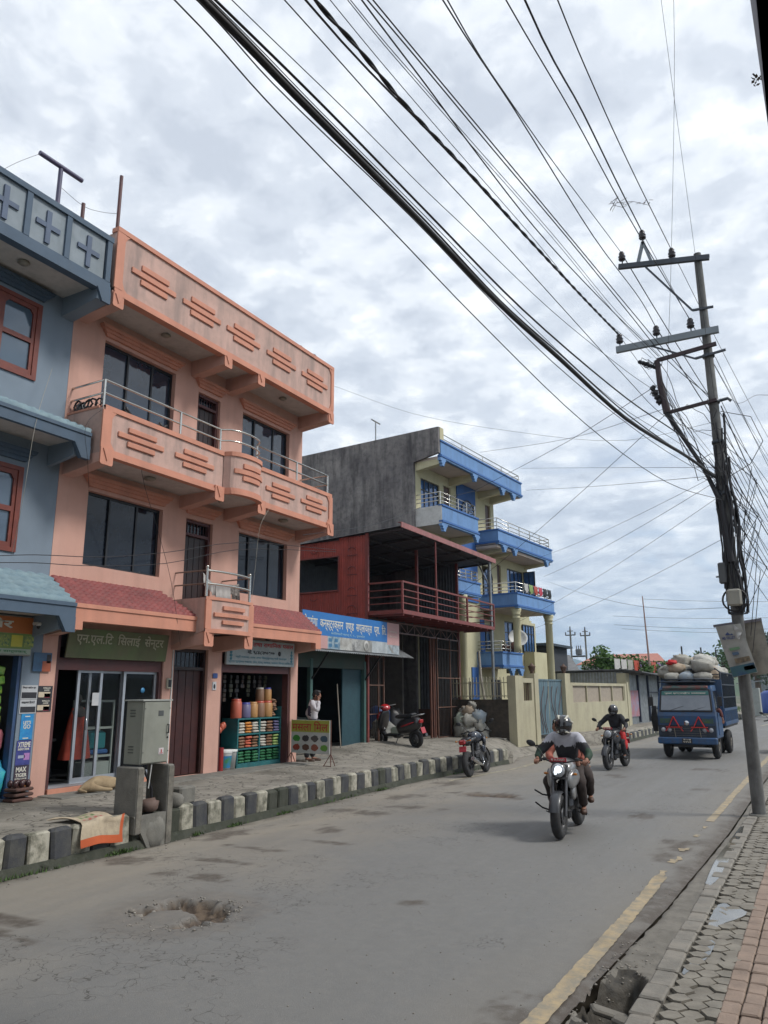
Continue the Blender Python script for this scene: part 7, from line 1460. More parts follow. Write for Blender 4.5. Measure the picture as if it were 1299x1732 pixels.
def motorcycle(label, loc, rz, paint, accent, lit=False, plate=None, mirrors=(1,1), lean=0.0, group=None):
    t = thing('motorcycle', label, 'motorcycle', loc, rz, group); t.rotation_euler = (lean, 0, rz); B_ = lambda m, n_, mt: m.build(n_, mt, t)
    wheel(t, .68, .31, .135, name='front_wheel'); wheel(t, -.66, .31, .145, name='rear_wheel')
    m = MB()
    for s in (-1,1): m.tube([(.68,.095*s,.31),(.56,.095*s,.66),(.44,.095*s,1.0)],[.026,.024,.020],8)
    m.rbox((.50,0,.82),(.07,.24,.05),b=.012); m.rbox((.45,0,.98),(.07,.24,.04),b=.01); B_(m,'fork',gunm)
    m = MB(); vs = []; 
    for i in range(13):
        a = rad(15+i*12); 
        for y in (-.075,-.05,.05,.075): q = .345 if abs(y) < .06 else .325; vs.append((.68+q*math.cos(a),y,.31+q*math.sin(a)))
    m.add(vs,[(i*4+k,i*4+k+1,i*4+k+5,i*4+k+4) for i in range(12) for k in range(3)],True); B_(m,'front_mudguard',paint)
    m = MB(); m.tube([(.30,-.40,1.03),(.36,-.28,1.07),(.43,-.10,1.03),(.43,.10,1.03),(.36,.28,1.07),(.30,.40,1.03)],.013,7); m.tube([(.30,.30,1.045),(.30,.42,1.03)],.019,8); m.tube([(.30,-.30,1.045),(.30,-.42,1.03)],.019,8)
    for s in (-1,1): m.tube([(.36,.27*s,1.06),(.41,.38*s,1.035)],.006,5); m.rbox((.37,.24*s,1.07),(.05,.06,.05),b=.01)
    B_(m,'handlebar',blackp)
    for s in (-1,1):
        if not mirrors[(s+1)//2]: continue
        m = MB(); m.tube([(.34,.24*s,1.07),(.32,.33*s,1.20),(.31,.42*s,1.26)],.007,5); m.blob((.30,.46*s,1.29),(.018,.075,.045),12,8,0,(rad(20*s),0,0)); B_(m,'mirror',blackp)
    m = MB(); m.blob((.53,0,.93),(.10,.125,.12),16,12); B_(m,'headlight_shell',blackp)
    if lit: hm = mat('lit headlight', (.9,.95,1), .2, emit=(.80,.92,1,1.6))
    else: hm = mat('headlight glass', (.35,.37,.40), .08, spec=1)
    m = MB(); m.lathe([(.0,.055),(.055,.050),(.090,.03),(.102,0)],(.58,0,.93),18,'X'); hl_ = B_(m,'headlight',mat('headlight glass', (.35,.37,.40), .08, spec=1))
    if lit: m = MB(); m.blob((.632,.012,.945),(.010,.052,.050),12,8); m.blob((.632,-.03,.905),(.010,.022,.035),10,6); m.build('lamp_glow',hm,hl_)
    m = MB(); m.rbox((.50,0,1.065),(.09,.12,.05),(0,.3,0),.015); B_(m,'instrument',blackp)
    if plate: 
        m = MB(); m.rbox((.56,0,1.075),(.012,.25,.06),(0,.2,0),.006); p_ = B_(m,'front_plate',mat('red number plate', (.40,.03,.045), .5)); text('lettering','बा २५ प ४६१२',t.matrix_basis@Vector((.572,-.10,1.058)),t.matrix_basis.to_3x3()@Vector((0,1,0)),t.matrix_basis.to_3x3()@Vector((1,0,.1)),.20,.035,tw,p_,.02)
    m = MB(); m.blob((.14,0,.92),(.28,.17,.145),18,12,0,(0,rad(8),0),sq=.85); B_(m,'fuel_tank',accent)
    for s in (-1,1): m = MB(); m.blob((.36,.165*s,.80),(.17,.055,.12),12,8,0,(0,rad(25),rad(-18*s)),sq=.8); m.blob((.30,.15*s,.62),(.11,.04,.12),12,8,0,(0,rad(-20),0),sq=.8); B_(m,'shroud',accent)
    m = MB(); m.rbox((-.38,0,.86),(.66,.25,.09),(0,rad(-6),0),.035); m.rbox((-.56,0,.91),(.28,.22,.06),(0,rad(-8),0),.025); B_(m,'seat',blackp)
    m = MB(); m.blob((-.62,0,.82),(.26,.10,.07),14,8,0,(0,rad(12),0)); B_(m,'tail',paint)
    m = MB(); m.rbox((-.88,0,.84),(.07,.18,.12),b=.03); B_(m,'tail_light',mat('red tail lens', (.35,.01,.012), .15, spec=.8))
    m = MB(); m.rbox((-.90,0,.68),(.012,.19,.14),(0,rad(18),0),.006); B_(m,'rear_plate',mat('red number plate', (.40,.03,.045), .5))
    m = MB(); m.rbox((.06,0,.46),(.40,.24,.26),(0,rad(-8),0),.05); m.tube([(.14,0,.50),(.22,0,.74)],[.09,.10],10)
    for k in range(5): m.tube([(.15+.016*k,0,.55+.035*k),(.155+.016*k,0,.562+.035*k)],.118,12)
    m.tube([(.0,-.15,.42),(.0,.15,.42)],.085,14); B_(m,'engine',gunm)
    m = MB(); m.tube([(.44,0,.92),(.30,0,.55),(.20,0,.30),(-.15,0,.28),(-.22,0,.45)],.022,8); m.tube([(.40,0,.92),(-.1,0,.78),(-.75,0,.86)],.022,8)
    for s in (-1,1): m.tube([(-.18,.10*s,.42),(-.66,.11*s,.31)],.022,8); m.tube([(-.62,.13*s,.36),(-.46,.12*s,.78)],[.028,.022],8); m.tube([(-.05,.10*s,.34),(-.02,.26*s,.33)],.014,6); m.tube([(-.36,.11*s,.42),(-.38,.25*s,.43)],.012,6)
    B_(m,'frame',blackp)
    m = MB(); m.tube([(.24,-.09,.50),(.30,-.10,.28),(.05,-.14,.22),(-.3,-.17,.30),(-.78,-.19,.44)],[.02,.022,.022,.045,.055],10); B_(m,'exhaust',chrome)
    m = MB(); m.rbox((.30,0,.30),(.12,.20,.14),b=.03); B_(m,'belly_cowl',blackp)
    for y, x in ((.19,.44),(-.19,.44),(.16,-.80),(-.16,-.80)): m = MB(); m.tube([(x,y*.5,.86),(x,y,.87)],.008,5); m.blob((x,y*1.15,.87),(.025,.03,.02),8,6); B_(m,'indicator',mat('amber lens', (.45,.16,.02), .3))
    m = MB(); 
    for s in (-1,1): m.tube([(.03,.14*s,.30),(.05,.27*s,.26),(.18,.30*s,.30)],.010,5)
    if lit: m.tube([(.22,-.16,.30),(.26,-.34,.36),(.34,-.42,.44)],.013,6); m.tube([(.24,-.14,.52),(.30,-.32,.55),(.36,-.42,.62)],.013,6)
    B_(m,'crash_guard',blackp); return t
def at_wheels(f, r_, L_=1.34):
    """centre and heading from the two wheel contact points"""
    d = Vector((f[0]-r_[0], f[1]-r_[1], 0)).normalized(); c_ = Vector((f[0],f[1],0))-d*.68; return c_, math.atan2(d.y,d.x)
silver = mat('silver paint', (.28,.28,.28), .3, metal=.3, coat=.5); greyp_ = mat('graphite paint', (.028,.030,.036), .42, coat=.2, grime=.3)
c_, h_ = at_wheels((-3.52,11.45),(-3.62,12.8)); motorcycle('black and silver motorcycle with lit headlight ridden towards the camera', c_, h_, greyp_, silver, True, True, (1,0), group='motorcycles on the street')
rj = split_jacket([(lambda p: abs(p.y) > .33 and p.z < 1.22, greencl), (lambda p: p.z > 1.24 and (abs(p.y) < .165 or p.z > 1.30), whitecl)], blackcl)
r1 = person('rider in white and black jacket with patterned full face helmet on the near motorcycle', c_, h_, RIDE, rj, browncl, brshoe, hair_=False, hand_dirs={'L':(.2,0,-1),'R':(.2,0,-1)}); helmet(r1, RIDE['head'], mat('black helmet shell', (.02,.02,.022), .2, coat=.8), visor_m, mat('cream helmet stripe', (.50,.48,.40), .35))
m = MB(); m.box(-.0,.0,0,0,0,0) if False else None
PP = {k: (v[0]-.42, v[1], v[2]+.03) for k, v in RIDE.items()}; PP['head'] = (-.38,-.19,1.50); PP['neck'] = (-.42,-.12,1.39); PP['chest'] = (-.46,-.06,1.24)
PP['shL'] = (-.42,.13,1.32); PP['shR'] = (-.42,-.26,1.30); PP['elL'] = (-.26,.26,1.10); PP['elR'] = (-.28,-.34,1.06); PP['wrL'] = (-.12,.20,1.0); PP['wrR'] = (-.12,-.22,.98); PP['haL'] = (-.07,.19,.99); PP['haR'] = (-.07,-.21,.97)
for s, q in (('L',1),('R',-1)): PP['kn'+s] = (-.16,.30*q,.78); PP['an'+s] = (-.36,.27*q,.48); PP['to'+s] = (-.22,.30*q,.44)
person('bare headed pillion passenger in salmon shirt behind the near rider', c_, h_, PP, split_jacket([], orcl), browncl, brshoe, hand_dirs={'L':(0,-1,0),'R':(0,1,0)})
c_, h_ = at_wheels((-5.24,21.72),(-5.10,23.0)); motorcycle('dark motorcycle with red number plate, second in line behind the near rider', c_, h_, greyp_, greyp_, False, True, (1,1), group='motorcycles on the street')
R2 = dict(RIDE); R2['elL'] = (.08,.36,1.15); R2['elR'] = (.08,-.38,1.17)
r2p = person('rider in black jacket and black helmet on the farther motorcycle', c_, h_, R2, split_jacket([], blackcl), darkcl, blackp, hair_=False, hand_dirs={'L':(.2,0,-1),'R':(.2,0,-1)}); helmet(r2p, RIDE['head'], mat('black helmet shell', (.02,.02,.022), .2, coat=.8), visor_m)
m = MB(); m.blob((.10,.24,.82),(.13,.09,.20),14,10,.25,(0,.2,0),4); m.blob((.02,.27,.66),(.11,.06,.16),14,10,.3,(0,.1,0),6); rb_ = m.build('red_bag', mat('bright red cloth', (.50,.02,.02), .7)); rb_.location = c_; rb_.rotation_euler = (0,0,h_); tag(rb_, 'bright red bag hanging at the left knee of the black clad rider', 'bag')
c_, h_ = at_wheels((-8.0,19.85),(-7.91,18.6)); motorcycle('black motorcycle parked against the painted kerb, seen from behind', c_, h_, greyp_, mat('blue black tank', (.03,.035,.05), .25, coat=.6), False, False, (1,1), rad(-7), 'motorcycles on the street')
motorcycle('motorcycle half cut off at the right edge of the photo beyond the pole', (-1.47,30.6,0), rad(-92), greyp_, greyp_, False, False, (1,1), 0, 'motorcycles on the street')
# ---- scooter on the pavement
def scooter():
    t = thing('scooter', 'red and black scooter parked on the pavement in front of the sheet shed', 'scooter', (-11.0,20.62,.51), math.atan2(.36,-1.25)); t.rotation_euler = (rad(-6),0,math.atan2(.34,-1.25)); t.scale = (1.1,1.1,1.1); B_ = lambda m, n_, mt: m.build(n_, mt, t)
    wheel(t,.66,.235,.10,name='front_wheel'); wheel(t,-.62,.235,.11,name='rear_wheel')
    redp = mat('scooter red paint', (.38,.015,.018), .25, coat=.7); blk = mat('scooter black paint', (.018,.016,.018), .28, coat=.6)
    m = MB(); m.tube([(.66,0,.24),(.60,0,.5),(.46,0,1.0)],[.04,.05,.05],8); m.blob((.67,0,.40),(.20,.075,.11),14,8,0,(0,rad(15),0)); B_(m,'front_mudguard',blk)
    m = MB(); m.blob((.52,0,.66),(.08,.19,.33),16,12,0,(0,rad(-20),0),sq=.8); B_(m,'leg_shield',blk)
    m = MB(); m.blob((.60,0,.78),(.10,.17,.15),16,10,0,(0,rad(-25),0)); B_(m,'front_cowl',redp)
    m = MB(); m.blob((.42,0,1.02),(.13,.15,.09),16,10,0,(0,rad(-20),0)); B_(m,'handlebar_cowl',redp)
    m = MB(); m.tube([(.34,-.33,1.06),(.40,0,1.05),(.34,.33,1.06)],.018,8); B_(m,'handlebar',blackp)
    m = MB(); m.lathe([(0,.06),(.06,.04),(.075,0)],(.51,0,1.02),14,'X'); B_(m,'headlight',mat('headlight glass', (.35,.37,.40), .08, spec=1))
    m = MB(); m.rbox((.16,0,.31),(.50,.32,.06),b=.02); B_(m,'footboard',blackp)
    m = MB(); m.rbox((.06,0,.42),(.30,.24,.20),(0,0,.1),.05); o_ = tag(m.build('sack', sackm[1], None),'grey sack tied on the footboard of the scooter','sack'); o_.matrix_basis = t.matrix_basis
    m = MB(); m.blob((-.40,0,.56),(.44,.16,.20),18,12,0,(0,rad(14),0),sq=.8); B_(m,'body',blk)
    for s in (-1,1): m = MB(); m.blob((-.45,.130*s,.60),(.26,.045,.028),14,8,0,(0,rad(16),0)); B_(m,'side_panel',redp)
    m = MB(); m.rbox((-.30,0,.80),(.62,.26,.10),(0,rad(3),0),.045); m.rbox((-.52,0,.84),(.24,.24,.07),(0,rad(6),0),.03); B_(m,'seat',blackp)
    m = MB(); m.tube([(-.62,-.12,.80),(-.88,-.10,.86),(-.92,0,.86),(-.88,.10,.86),(-.62,.12,.80)],.014,6); B_(m,'grab_rail',silver)
    m = MB(); m.rbox((-.84,0,.68),(.06,.16,.10),b=.02); B_(m,'tail_light',mat('red tail lens', (.35,.01,.012), .15, spec=.8))
    m = MB(); m.rbox((-.90,0,.46),(.012,.16,.16),(0,rad(20),0),.006); B_(m,'rear_plate',mat('red number plate', (.40,.03,.045), .5))
    m = MB(); m.tube([(-.05,-.13,.22),(-.45,-.16,.24),(-.85,-.17,.32)],[.02,.045,.05],10); B_(m,'exhaust',gunm); m = MB(); m.tube([(-.05,.08,.25),(-.02,.20,.02)],.012,6); B_(m,'side_stand',gunm)
scooter()
# ---- truck
def truck():
    t = thing('truck', 'small blue truck with red triangles on its nose, loaded high with white sacks', 'truck', (-3.78,28.1,0), rad(-91)); B_ = lambda m, n_, mt: m.build(n_, mt, t)
    bt = mat('truck blue paint', (.013,.072,.19), .5, (.018,.06,.14), 1.6, 1, grime=.5, streak=.3, coat=.1); dk = mat('dark navy truck paint', (.015,.028,.05), .5, (.01,.018,.03), 3, 1, grime=.3)
    for s in (-1,1):
        wheel(t,1.30,.39,.20,name='front_wheel',y=.72*s,rim=mat('dusty wheel rim',(.20,.18,.15),.7)); wheel(t,-1.35,.39,.20,name='rear_wheel',y=.76*s,rim=MATS['dusty wheel rim']); wheel(t,-1.35,.39,.20,name='rear_wheel',y=.53*s,rim=MATS['dusty wheel rim'])
    # cab: side profile lofted across the width with narrowed roof
    prof = [(1.95,.62),(1.97,1.30),(1.93,1.42),(1.72,2.12),(1.55,2.22),(.55,2.24),(.50,.62)]
    m = MB(); n_ = len(prof); W_ = [.86,.87,.86,.80,.76,.76,.86]; vs = [(x,-w,z) for (x,z),w in zip(prof,W_)]+[(x,w,z) for (x,z),w in zip(prof,W_)]
    m.add(vs,[(i,(i+1)%n_,(i+1)%n_+n_,i+n_) for i in range(n_)]); m.add(vs[:n_],[tuple(range(n_-1,-1,-1))]); m.add(vs[n_:],[tuple(range(n_))]); c0 = m.build('cab', bt, t, bevel=.03, recalc=True)
    m = MB(); m.prism([(1.925,-.74,1.47),(1.925,.74,1.47),(1.755,.70,2.06),(1.755,-.70,2.06)],(.012,0,.004)); B_(m,'windscreen',mat('windscreen glass', (.17,.19,.22), .06, (.11,.13,.15), 1.2, 1, spec=1))
    m = MB()
    for a, b_ in (((1.935,-.77,1.44),(1.935,.77,1.44)),((1.76,-.72,2.09),(1.76,.72,2.09)),((1.935,-.77,1.44),(1.76,-.73,2.09)),((1.935,.77,1.44),(1.76,.73,2.09))): m.tube([a,b_],.022,6)
    m.tube([(1.95,-.5,1.45),(1.90,-.05,1.60)],.008,4); m.tube([(1.95,.15,1.45),(1.90,.6,1.58)],.008,4); B_(m,'windscreen_rubber',blackp)
    m = MB(); m.prism([(1.81,-.70,1.93),(1.81,.70,1.93),(1.775,.70,2.05),(1.775,-.70,2.05)],(.010,0,.003)); B_(m,'sun_strip',mat('teal sun strip', (.03,.14,.13), .5)); 
    R_ = t.matrix_basis.to_3x3(); text('lettering','सुपर एक्सप्रेस यातायात',t.matrix_basis@Vector((1.826,-.62,1.955)),R_@Vector((0,1,0)),R_@Vector((1,0,.28)),1.24,.065,tw,t,.03)
    m = MB(); m.rbox((1.70,0,2.17),(.12,1.35,.09),(0,.5,0),.02); B_(m,'roof_visor',mat('faded red teal visor', (.25,.07,.06), .6, (.04,.16,.15), 5, 1))
    m = MB(); m.box(1.93,1.985,-.84,.84,.66,1.02); B_(m,'grille_panel',dk); m = MB()
    for k in range(4): m.box(1.985,1.995,-.55,.55,.70+k*.07,.72+k*.07)
    B_(m,'grille_slats',gunm)
    for s in (-1,1):
        for y in (.70,.52): m = MB(); m.lathe([(0,.035),(.05,.03),(.07,0)],(1.985,y*s,.88),14,'X'); B_(m,'headlight',mat('headlight glass', (.35,.37,.40), .08, spec=1))
        m = MB(); m.box(1.975,1.985,s*.62-.16,s*.62+.16,1.08,1.22); B_(m,'painted_panel',mat('green painted flourish', (.05,.10,.03), .5, (.02,.05,.10), 14, 1))
        tri = mat('red triangle paint', (.60,.035,.03), .5); m = MB(); c_ = s*.37
        P_ = [(0,.46),(.21,0),(-.21,0)]
        for a, b_ in (((0,.40),(-.17,.06)),((0,.40),(.17,.06)),((-.24,.08),(.24,.08))): m.bar((2.01,c_+a[0],.88+a[1]),(2.01,c_+b_[0],.88+b_[1]),.02,.10,(1,0,0)); 
        m.bar((2.01,c_-.19,.92),(2.01,c_-.26,.84),.02,.06,(1,0,0)); m.bar((2.01,c_+.19,.92),(2.01,c_+.26,.84),.02,.06,(1,0,0)); B_(m,'warning_triangle',tri); m = MB(); m.tube([(2.02,c_,.94),(2.02,c_+.03,.66)],.012,5); B_(m,'triangle_stick',mat('pale stick',(.25,.22,.18),.7))
    m = MB(); m.lathe([(0,.02),(.07,.015),(.08,0)],(1.975,0,1.08),16,'X'); B_(m,'round_emblem',chrome)
    m = MB(); m.rbox((2.06,0,.56),(.16,1.74,.20),b=.03); B_(m,'bumper',bt); m = MB(); m.rbox((2.15,0,.56),(.012,.30,.15),b=.004); p_ = B_(m,'number_plate',mat('black number plate',(.02,.02,.022),.5)); text('lettering','ना ३ ख',t.matrix_basis@Vector((2.158,-.11,.575)),R_@Vector((0,1,0)),R_@Vector((1,0,0)),.22,.045,tw,p_,.02); text('lettering','१२५२',t.matrix_basis@Vector((2.158,-.11,.505)),R_@Vector((0,1,0)),R_@Vector((1,0,0)),.22,.05,tw,p_,.02)
    for s in (-1,1):
        d = thing('door', None, None); d.parent = t; y = .868*s; m = MB(); m.box(.62,1.55,y-.008,y+.008,.72,1.38); m.build('panel', bt, d); m = MB(); m.prism([(.66,.835*s,1.42),(1.62,.845*s,1.42),(1.50,.79*s,2.06),(.66,.79*s,2.06)],(0,.012*s,0)); m.build('window_glass', mat('dark cab window',(.012,.013,.016),.1), d); m = MB(); m.tube([(.72,y+.02*s,1.30),(.86,y+.02*s,1.30)],.012,5); m.build('handle', chrome, d)
        m = MB(); m.tube([(1.75,.84*s,1.5),(1.95,1.0*s,1.55),(1.95,1.0*s,1.95)],.014,5); m.rbox((1.96,1.02*s,1.74),(.03,.14,.28),b=.01); 
        if s < 0:
            for k in range(9): m.tube([(1.95,-.98+.012*k,1.6),(1.96+.01*k,-1.05+.025*k,1.2),(1.95,-1.0+.016*k,.82)],.012,4)
        B_(m,'mirror_with_tassel' if s < 0 else 'mirror',blackp)
    # load bed
    m = MB(); m.box(.5,1.9,-.45,.45,.36,.62); m.tube([(1.30,-.7,.39),(1.30,.7,.39)],.07,8); m.tube([(-1.35,-.7,.39),(-1.35,.7,.39)],.08,8); m.box(.55,1.85,.52,.60,.50,.64); m.box(-3.1,.42,-.92,.92,.88,.98); m.box(-3.0,.5,-.35,.35,.5,.88); B_(m,'chassis',blackp)
    for s in (-1,1):
        m = MB(); y = .93*s; 
        for k in range(14): x = .40-k*.265; m.box(x-.05,x+.05,y-.02,y+.02,1.0,1.48)
        m.box(-3.1,.44,y-.028,y+.028,.96,1.08); m.box(-3.1,.44,y-.028,y+.028,1.42,1.50); B_(m,'side_board',bt); m = MB()
        for k in range(14): x = .40-k*.265; m.bar((x,y,1.5),(x,y,2.62),.03)
        for z in (1.85,2.25,2.64): m.bar((-3.1,y,z),(.44,y,z),.04)
        B_(m,'side_rail',dk)
    m = MB(); m.box(.42,.50,-.94,.94,.96,2.42); B_(m,'headboard',bt); m = MB(); m.tube([(.47,-.92,2.40),(.47,-.92,2.66),(.47,-.80,2.76),(.47,.80,2.76),(.47,.92,2.66),(.47,.92,2.40)],.028,6); m.bar((.47,-.9,2.58),(.47,.9,2.58),.03)
    for y in (-.5,-.1,.3,.6): m.bar((.47,y,2.42),(.47,y,2.76),.035)
    m.rbox((1.1,0,2.34),(1.3,1.55,.04),b=.01); m.tube([(.5,-.75,2.42),(1.7,-.7,2.42),(1.7,.7,2.42),(.5,.75,2.42)],.02,6); B_(m,'roof_rack',dk)
    random.seed(23); T_ = t.matrix_basis; k = 0; nth_ = ['front','second','third','fourth','rear']; spots = []
    for lay, (z, ys_) in enumerate(((1.25,(-.55,0,.55)),(1.75,(-.55,0,.55)),(2.25,(-.55,0,.55)),(2.65,(-.68,-.12,.52)),(3.0,(-.42,.30)))):
        for iy, y in enumerate(ys_):
            for ix in range(4 if lay < 4 else 3):
                x = .05-ix*.82-(.3 if lay == 4 else 0); spots.append((x+random.uniform(-.08,.08),y+random.uniform(-.05,.05),z,lay,iy,ix))
    for x, y, z, lay, iy, ix in spots:
        if lay < 3 and iy == 1 and ix < 3: continue
        yw_ = random.uniform(-.5,.5) if lay > 2 else random.uniform(-.1,.1); o_ = MB().blob((0,0,0),(.44 if lay < 3 else .56, .27 if lay < 3 else .31, .25),20,14,.30,(random.uniform(-.12,.12),random.uniform(-.15,.15),yw_),lay*7+iy*3+ix,sq=.75).build('sack', random.choice([sackm[0],sackm[0],sackm[2],mat('white woven sack', (.44,.43,.39), .85, (.33,.32,.29), 9, 1, bump=.4, bscale=30, grime=.2)]))
        o_.location = T_@Vector((x,y,z)); o_.rotation_euler = (0,0,rad(-91))
        tag(o_, 'filled sack in the truck load, %s layer, %s row, %s from the cab' % (['bottom','second','third','fourth','top'][lay], ['left','middle','right'][iy] if lay < 4 else ['left','right'][iy], ['first','second','third','last'][ix]), 'sack', 'sacks loaded on the truck')
    for i, (x, y, z, r, m_, lb) in enumerate(((.85,-.50,2.50,(.24,.26,.15),0,'small pale sack at the left on the cab roof rack'),(.85,-.05,2.50,(.26,.24,.16),3,'blue white bag in the middle of the cab roof rack'),(.85,.45,2.50,(.30,.30,.15),0,'long cream sack at the right on the cab roof rack'),(.6,.42,2.85,(.42,.30,.22),0,'big white sack bulging over the front rail above the cab'),(.5,-.42,2.80,(.30,.26,.18),2,'sack beside red rags above the left of the cab'))):
        o_ = MB().blob((0,0,0),r,14,10,.25,(0,.1,.2*i),i+60,sq=.8).build('sack', sackm[m_]); o_.location = T_@Vector((x,y,z)); o_.rotation_euler = (0,0,rad(-91)); tag(o_, lb, 'sack', 'sacks loaded on the truck')
    m = MB(); m.blob((0,0,0),(.16,.14,.10),10,8,.6,seed=4); m.tube([(0,-.05,-.05),(.05,-.1,-.25)],.03,5); o_ = m.build('red_rag', mat('bright red cloth', (.50,.02,.02), .7)); o_.location = T_@Vector((.62,-.50,2.98)); tag(o_, 'red rags tied on the load above the left of the cab', 'rag')
    m = MB(); m.blob((1.78,.0,1.50),(.05,.16,.09),10,8,.2); o_ = m.build('white_cloth', wc); o_.matrix_basis = T_; tag(o_, 'white bundle lying behind the windscreen of the truck', 'bundle')
    Pd = {k_: (v[0]+1.05, v[1]*.8+.45, v[2]+.12) for k_, v in RIDE.items()}; Pd['head'] = (1.12,.62,1.72); Pd['neck'] = (1.08,.58,1.61); Pd['chest'] = (1.0,.50,1.42); Pd['pelvis'] = (.85,.45,1.08); Pd['shL'] = (1.03,.68,1.54); Pd['shR'] = (1.03,.32,1.54); Pd['elL'] = (1.10,.90,1.42); Pd['wrL'] = (1.16,.955,1.20); Pd['haL'] = (1.17,.96,1.14); Pd['elR'] = (1.2,.3,1.3); Pd['wrR'] = (1.4,.32,1.35); Pd['haR'] = (1.45,.32,1.36)
    person('man in the truck cab with a bare forearm out of the side window', (-3.78,28.1,0), rad(-91), Pd, split_jacket([], mat('dim red shirt', (.12,.04,.035), .9)), darkcl, blackp)
truck()
# ---- man on the phone behind the spice mill board
def stand_man():
    P = dict(pelvis=(0,0,.93), chest=(.03,0,1.25), neck=(.06,0,1.41), head=(.11,0,1.54), shL=(.03,.19,1.36), shR=(.04,-.19,1.36), elR=(.17,-.30,1.20), wrR=(.20,-.17,1.44), haR=(.19,-.135,1.50), elL=(-.16,.26,1.12), wrL=(.02,.22,.95), haL=(.06,.19,.91),
        hiL=(0,.10,.88), hiR=(0,-.10,.88), knL=(.04,.12,.48), knR=(-.02,-.12,.48), anL=(-.02,.12,.08), anR=(-.10,-.12,.08), toL=(.14,.14,.04), toR=(.06,-.14,.04))
    P['elL'], P['wrL'], P['haL'] = (-.20,.22,1.12), (-.02,.16,.96), (.02,.14,.93)
    P['elR'] = (.22,-.28,1.18)
    t = person('man in white jacket talking on a phone behind the yellow board', (-10.88,15.91,.455), rad(18), P, split_jacket([(lambda p: p.z < 1.30 and p.z > 1.06 and p.x < .02 and p.y < .1 and abs(p.y) > .05 and abs(p.y) < .25, mat('dark jacket panel', (.03,.025,.05), .8))], mat('off white jacket cloth', (.50,.47,.49), .85, (.42,.40,.42), 9, 1)), blackcl, brshoe, hand_dirs={'R':(.1,.9,.2),'L':(.8,0,-.6)})
    m = MB(); m.rbox((.165,-.105,1.53),(.075,.012,.14),(0,.25,0),.004); o_ = m.build('mobile_phone', blackp); o_.matrix_basis = t.matrix_basis; tag(o_, 'dark mobile phone held at the ear of the standing man', 'phone')
stand_man()
# ---- the board on its stand
bs = thing('spice_mill_board', 'yellow and white board with a red headline and eight spice pictures on an iron stand', 'sign board', (-10.45,15.22,.455), rad(-9)); g_ = mat('lime yellow print', (.34,.36,.05), .6, (.30,.32,.06), 3, 1)
MB().rbox((0,.0,.62),(1.22,.025,.74),b=.004).build('board', mat('white board print', (.50,.51,.49), .6, grime=.1), bs); MB().box(-.605,.605,-.018,-.013,.72,.985).build('yellow_band', g_, bs)
Tb = bs.matrix_basis; Rb = Tb.to_3x3(); text('lettering','मसला िमल',Tb@Vector((-.57,-.022,.745)),Rb@Vector((1,0,0)),Rb@Vector((0,-1,0)),1.13,.22,tred,bs,.008)
sp_ = [mat('leaf print', (.05,.25,.04), .6), mat('clove print', (.05,.045,.05), .6), mat('pepper print', (.09,.08,.08), .6), mat('slate bowl print', (.06,.10,.14), .6), mat('chilli print', (.28,.05,.03), .6), mat('mixed spice print', (.12,.06,.04), .6), mat('brown nut print', (.25,.08,.05), .6), mat('green pod print', (.12,.28,.05), .6)]
for i in range(8):
    x = -.43+(i % 4)*.29; z = .58 if i < 4 else .38; m = MB()
    random.seed(i); pts = [(x+(.10+.025*random.random())*math.cos(a*math.pi/8), -.016, z+(.062+.022*random.random())*math.sin(a*math.pi/8)) for a in range(16)]; m.prism(pts,(0,.003,0)); m.build('spice_picture', sp_[i], bs)
m = MB()
for x in (-.62,.62):
    m.tube([(x,.02,.02),(x,.02,1.0)],.012,6); m.tube([(x,.02,.26),(x-.11,-.10,0)],.010,6); m.tube([(x,.02,.26),(x+.11,-.10,0)],.010,6); m.tube([(x,.02,.26),(x,.16,0)],.010,6); m.tube([(x-.11,-.10,.01),(x+.11,-.10,.01)],.008,6)
m.build('stand', rust, bs)
# ---- electric cabinet on concrete posts
eb = thing('electric_cabinet', 'grey green steel electric cabinet standing on two concrete posts at the kerb', 'cabinet', (-8.62,8.38,.43)); cg_ = mat('grey green cabinet paint', (.245,.25,.21), .5, (.21,.215,.18), 2.5, 1, streak=.2, grime=.1)
MB().rbox((-8.62,8.39,1.52),(.33,.52,.87),b=.008).build('case', cg_, eb, w=True); MB().rbox((-8.447,8.39,1.52),(.02,.50,.84),b=.006).build('door', cg_, eb, w=True); m = MB(); m.prism([(-8.82,8.10,1.955),(-8.43,8.10,1.955),(-8.43,8.68,1.955),(-8.82,8.68,1.955)],(0,0,.02)); m.build('lid', mat('pale cabinet lid', (.36,.37,.34), .5), eb, w=True)
m = MB(); m.tube([(-8.43,8.60,1.50),(-8.405,8.60,1.50),(-8.405,8.60,1.62),(-8.43,8.60,1.62)],.010,6); m.blob((-8.43,8.61,1.44),(.012,.015,.015),8,6); m.build('handle', blackp, eb, w=True)
MB().rbox((-8.435,8.50,1.30-.05),(.006,.10,.09),b=.002).build('warning_label', mat('white label', (.55,.50,.50), .5), eb, w=True); m = MB(); m.bar((-8.431,8.50,1.275),(-8.431,8.50,1.235),.012); m.bar((-8.431,8.47,1.225),(-8.431,8.53,1.225),.008); m.build('warning_mark', tred, eb, w=True)
MB().rbox((-8.435,8.46,1.78),(.006,.10,.075),b=.002).build('maker_plate', mat('dark label', (.08,.085,.085), .5), eb, w=True)
m = MB()
for z in (1.82,1.78,1.74,1.32,1.28,1.24): m.box(-8.70,-8.60,8.122,8.130,z,z+.012)
m.build('vent_louvres', mat('dark louvre', (.08,.085,.075), .6), eb, w=True)
for x in (-8.47,-8.75):
    for z in (1.85,1.25): MB().blob((-8.428,8.63 if x > -8.5 else 8.15,z),(.006,.008,.008),6,4).build('bolt', gunm, eb, w=True)
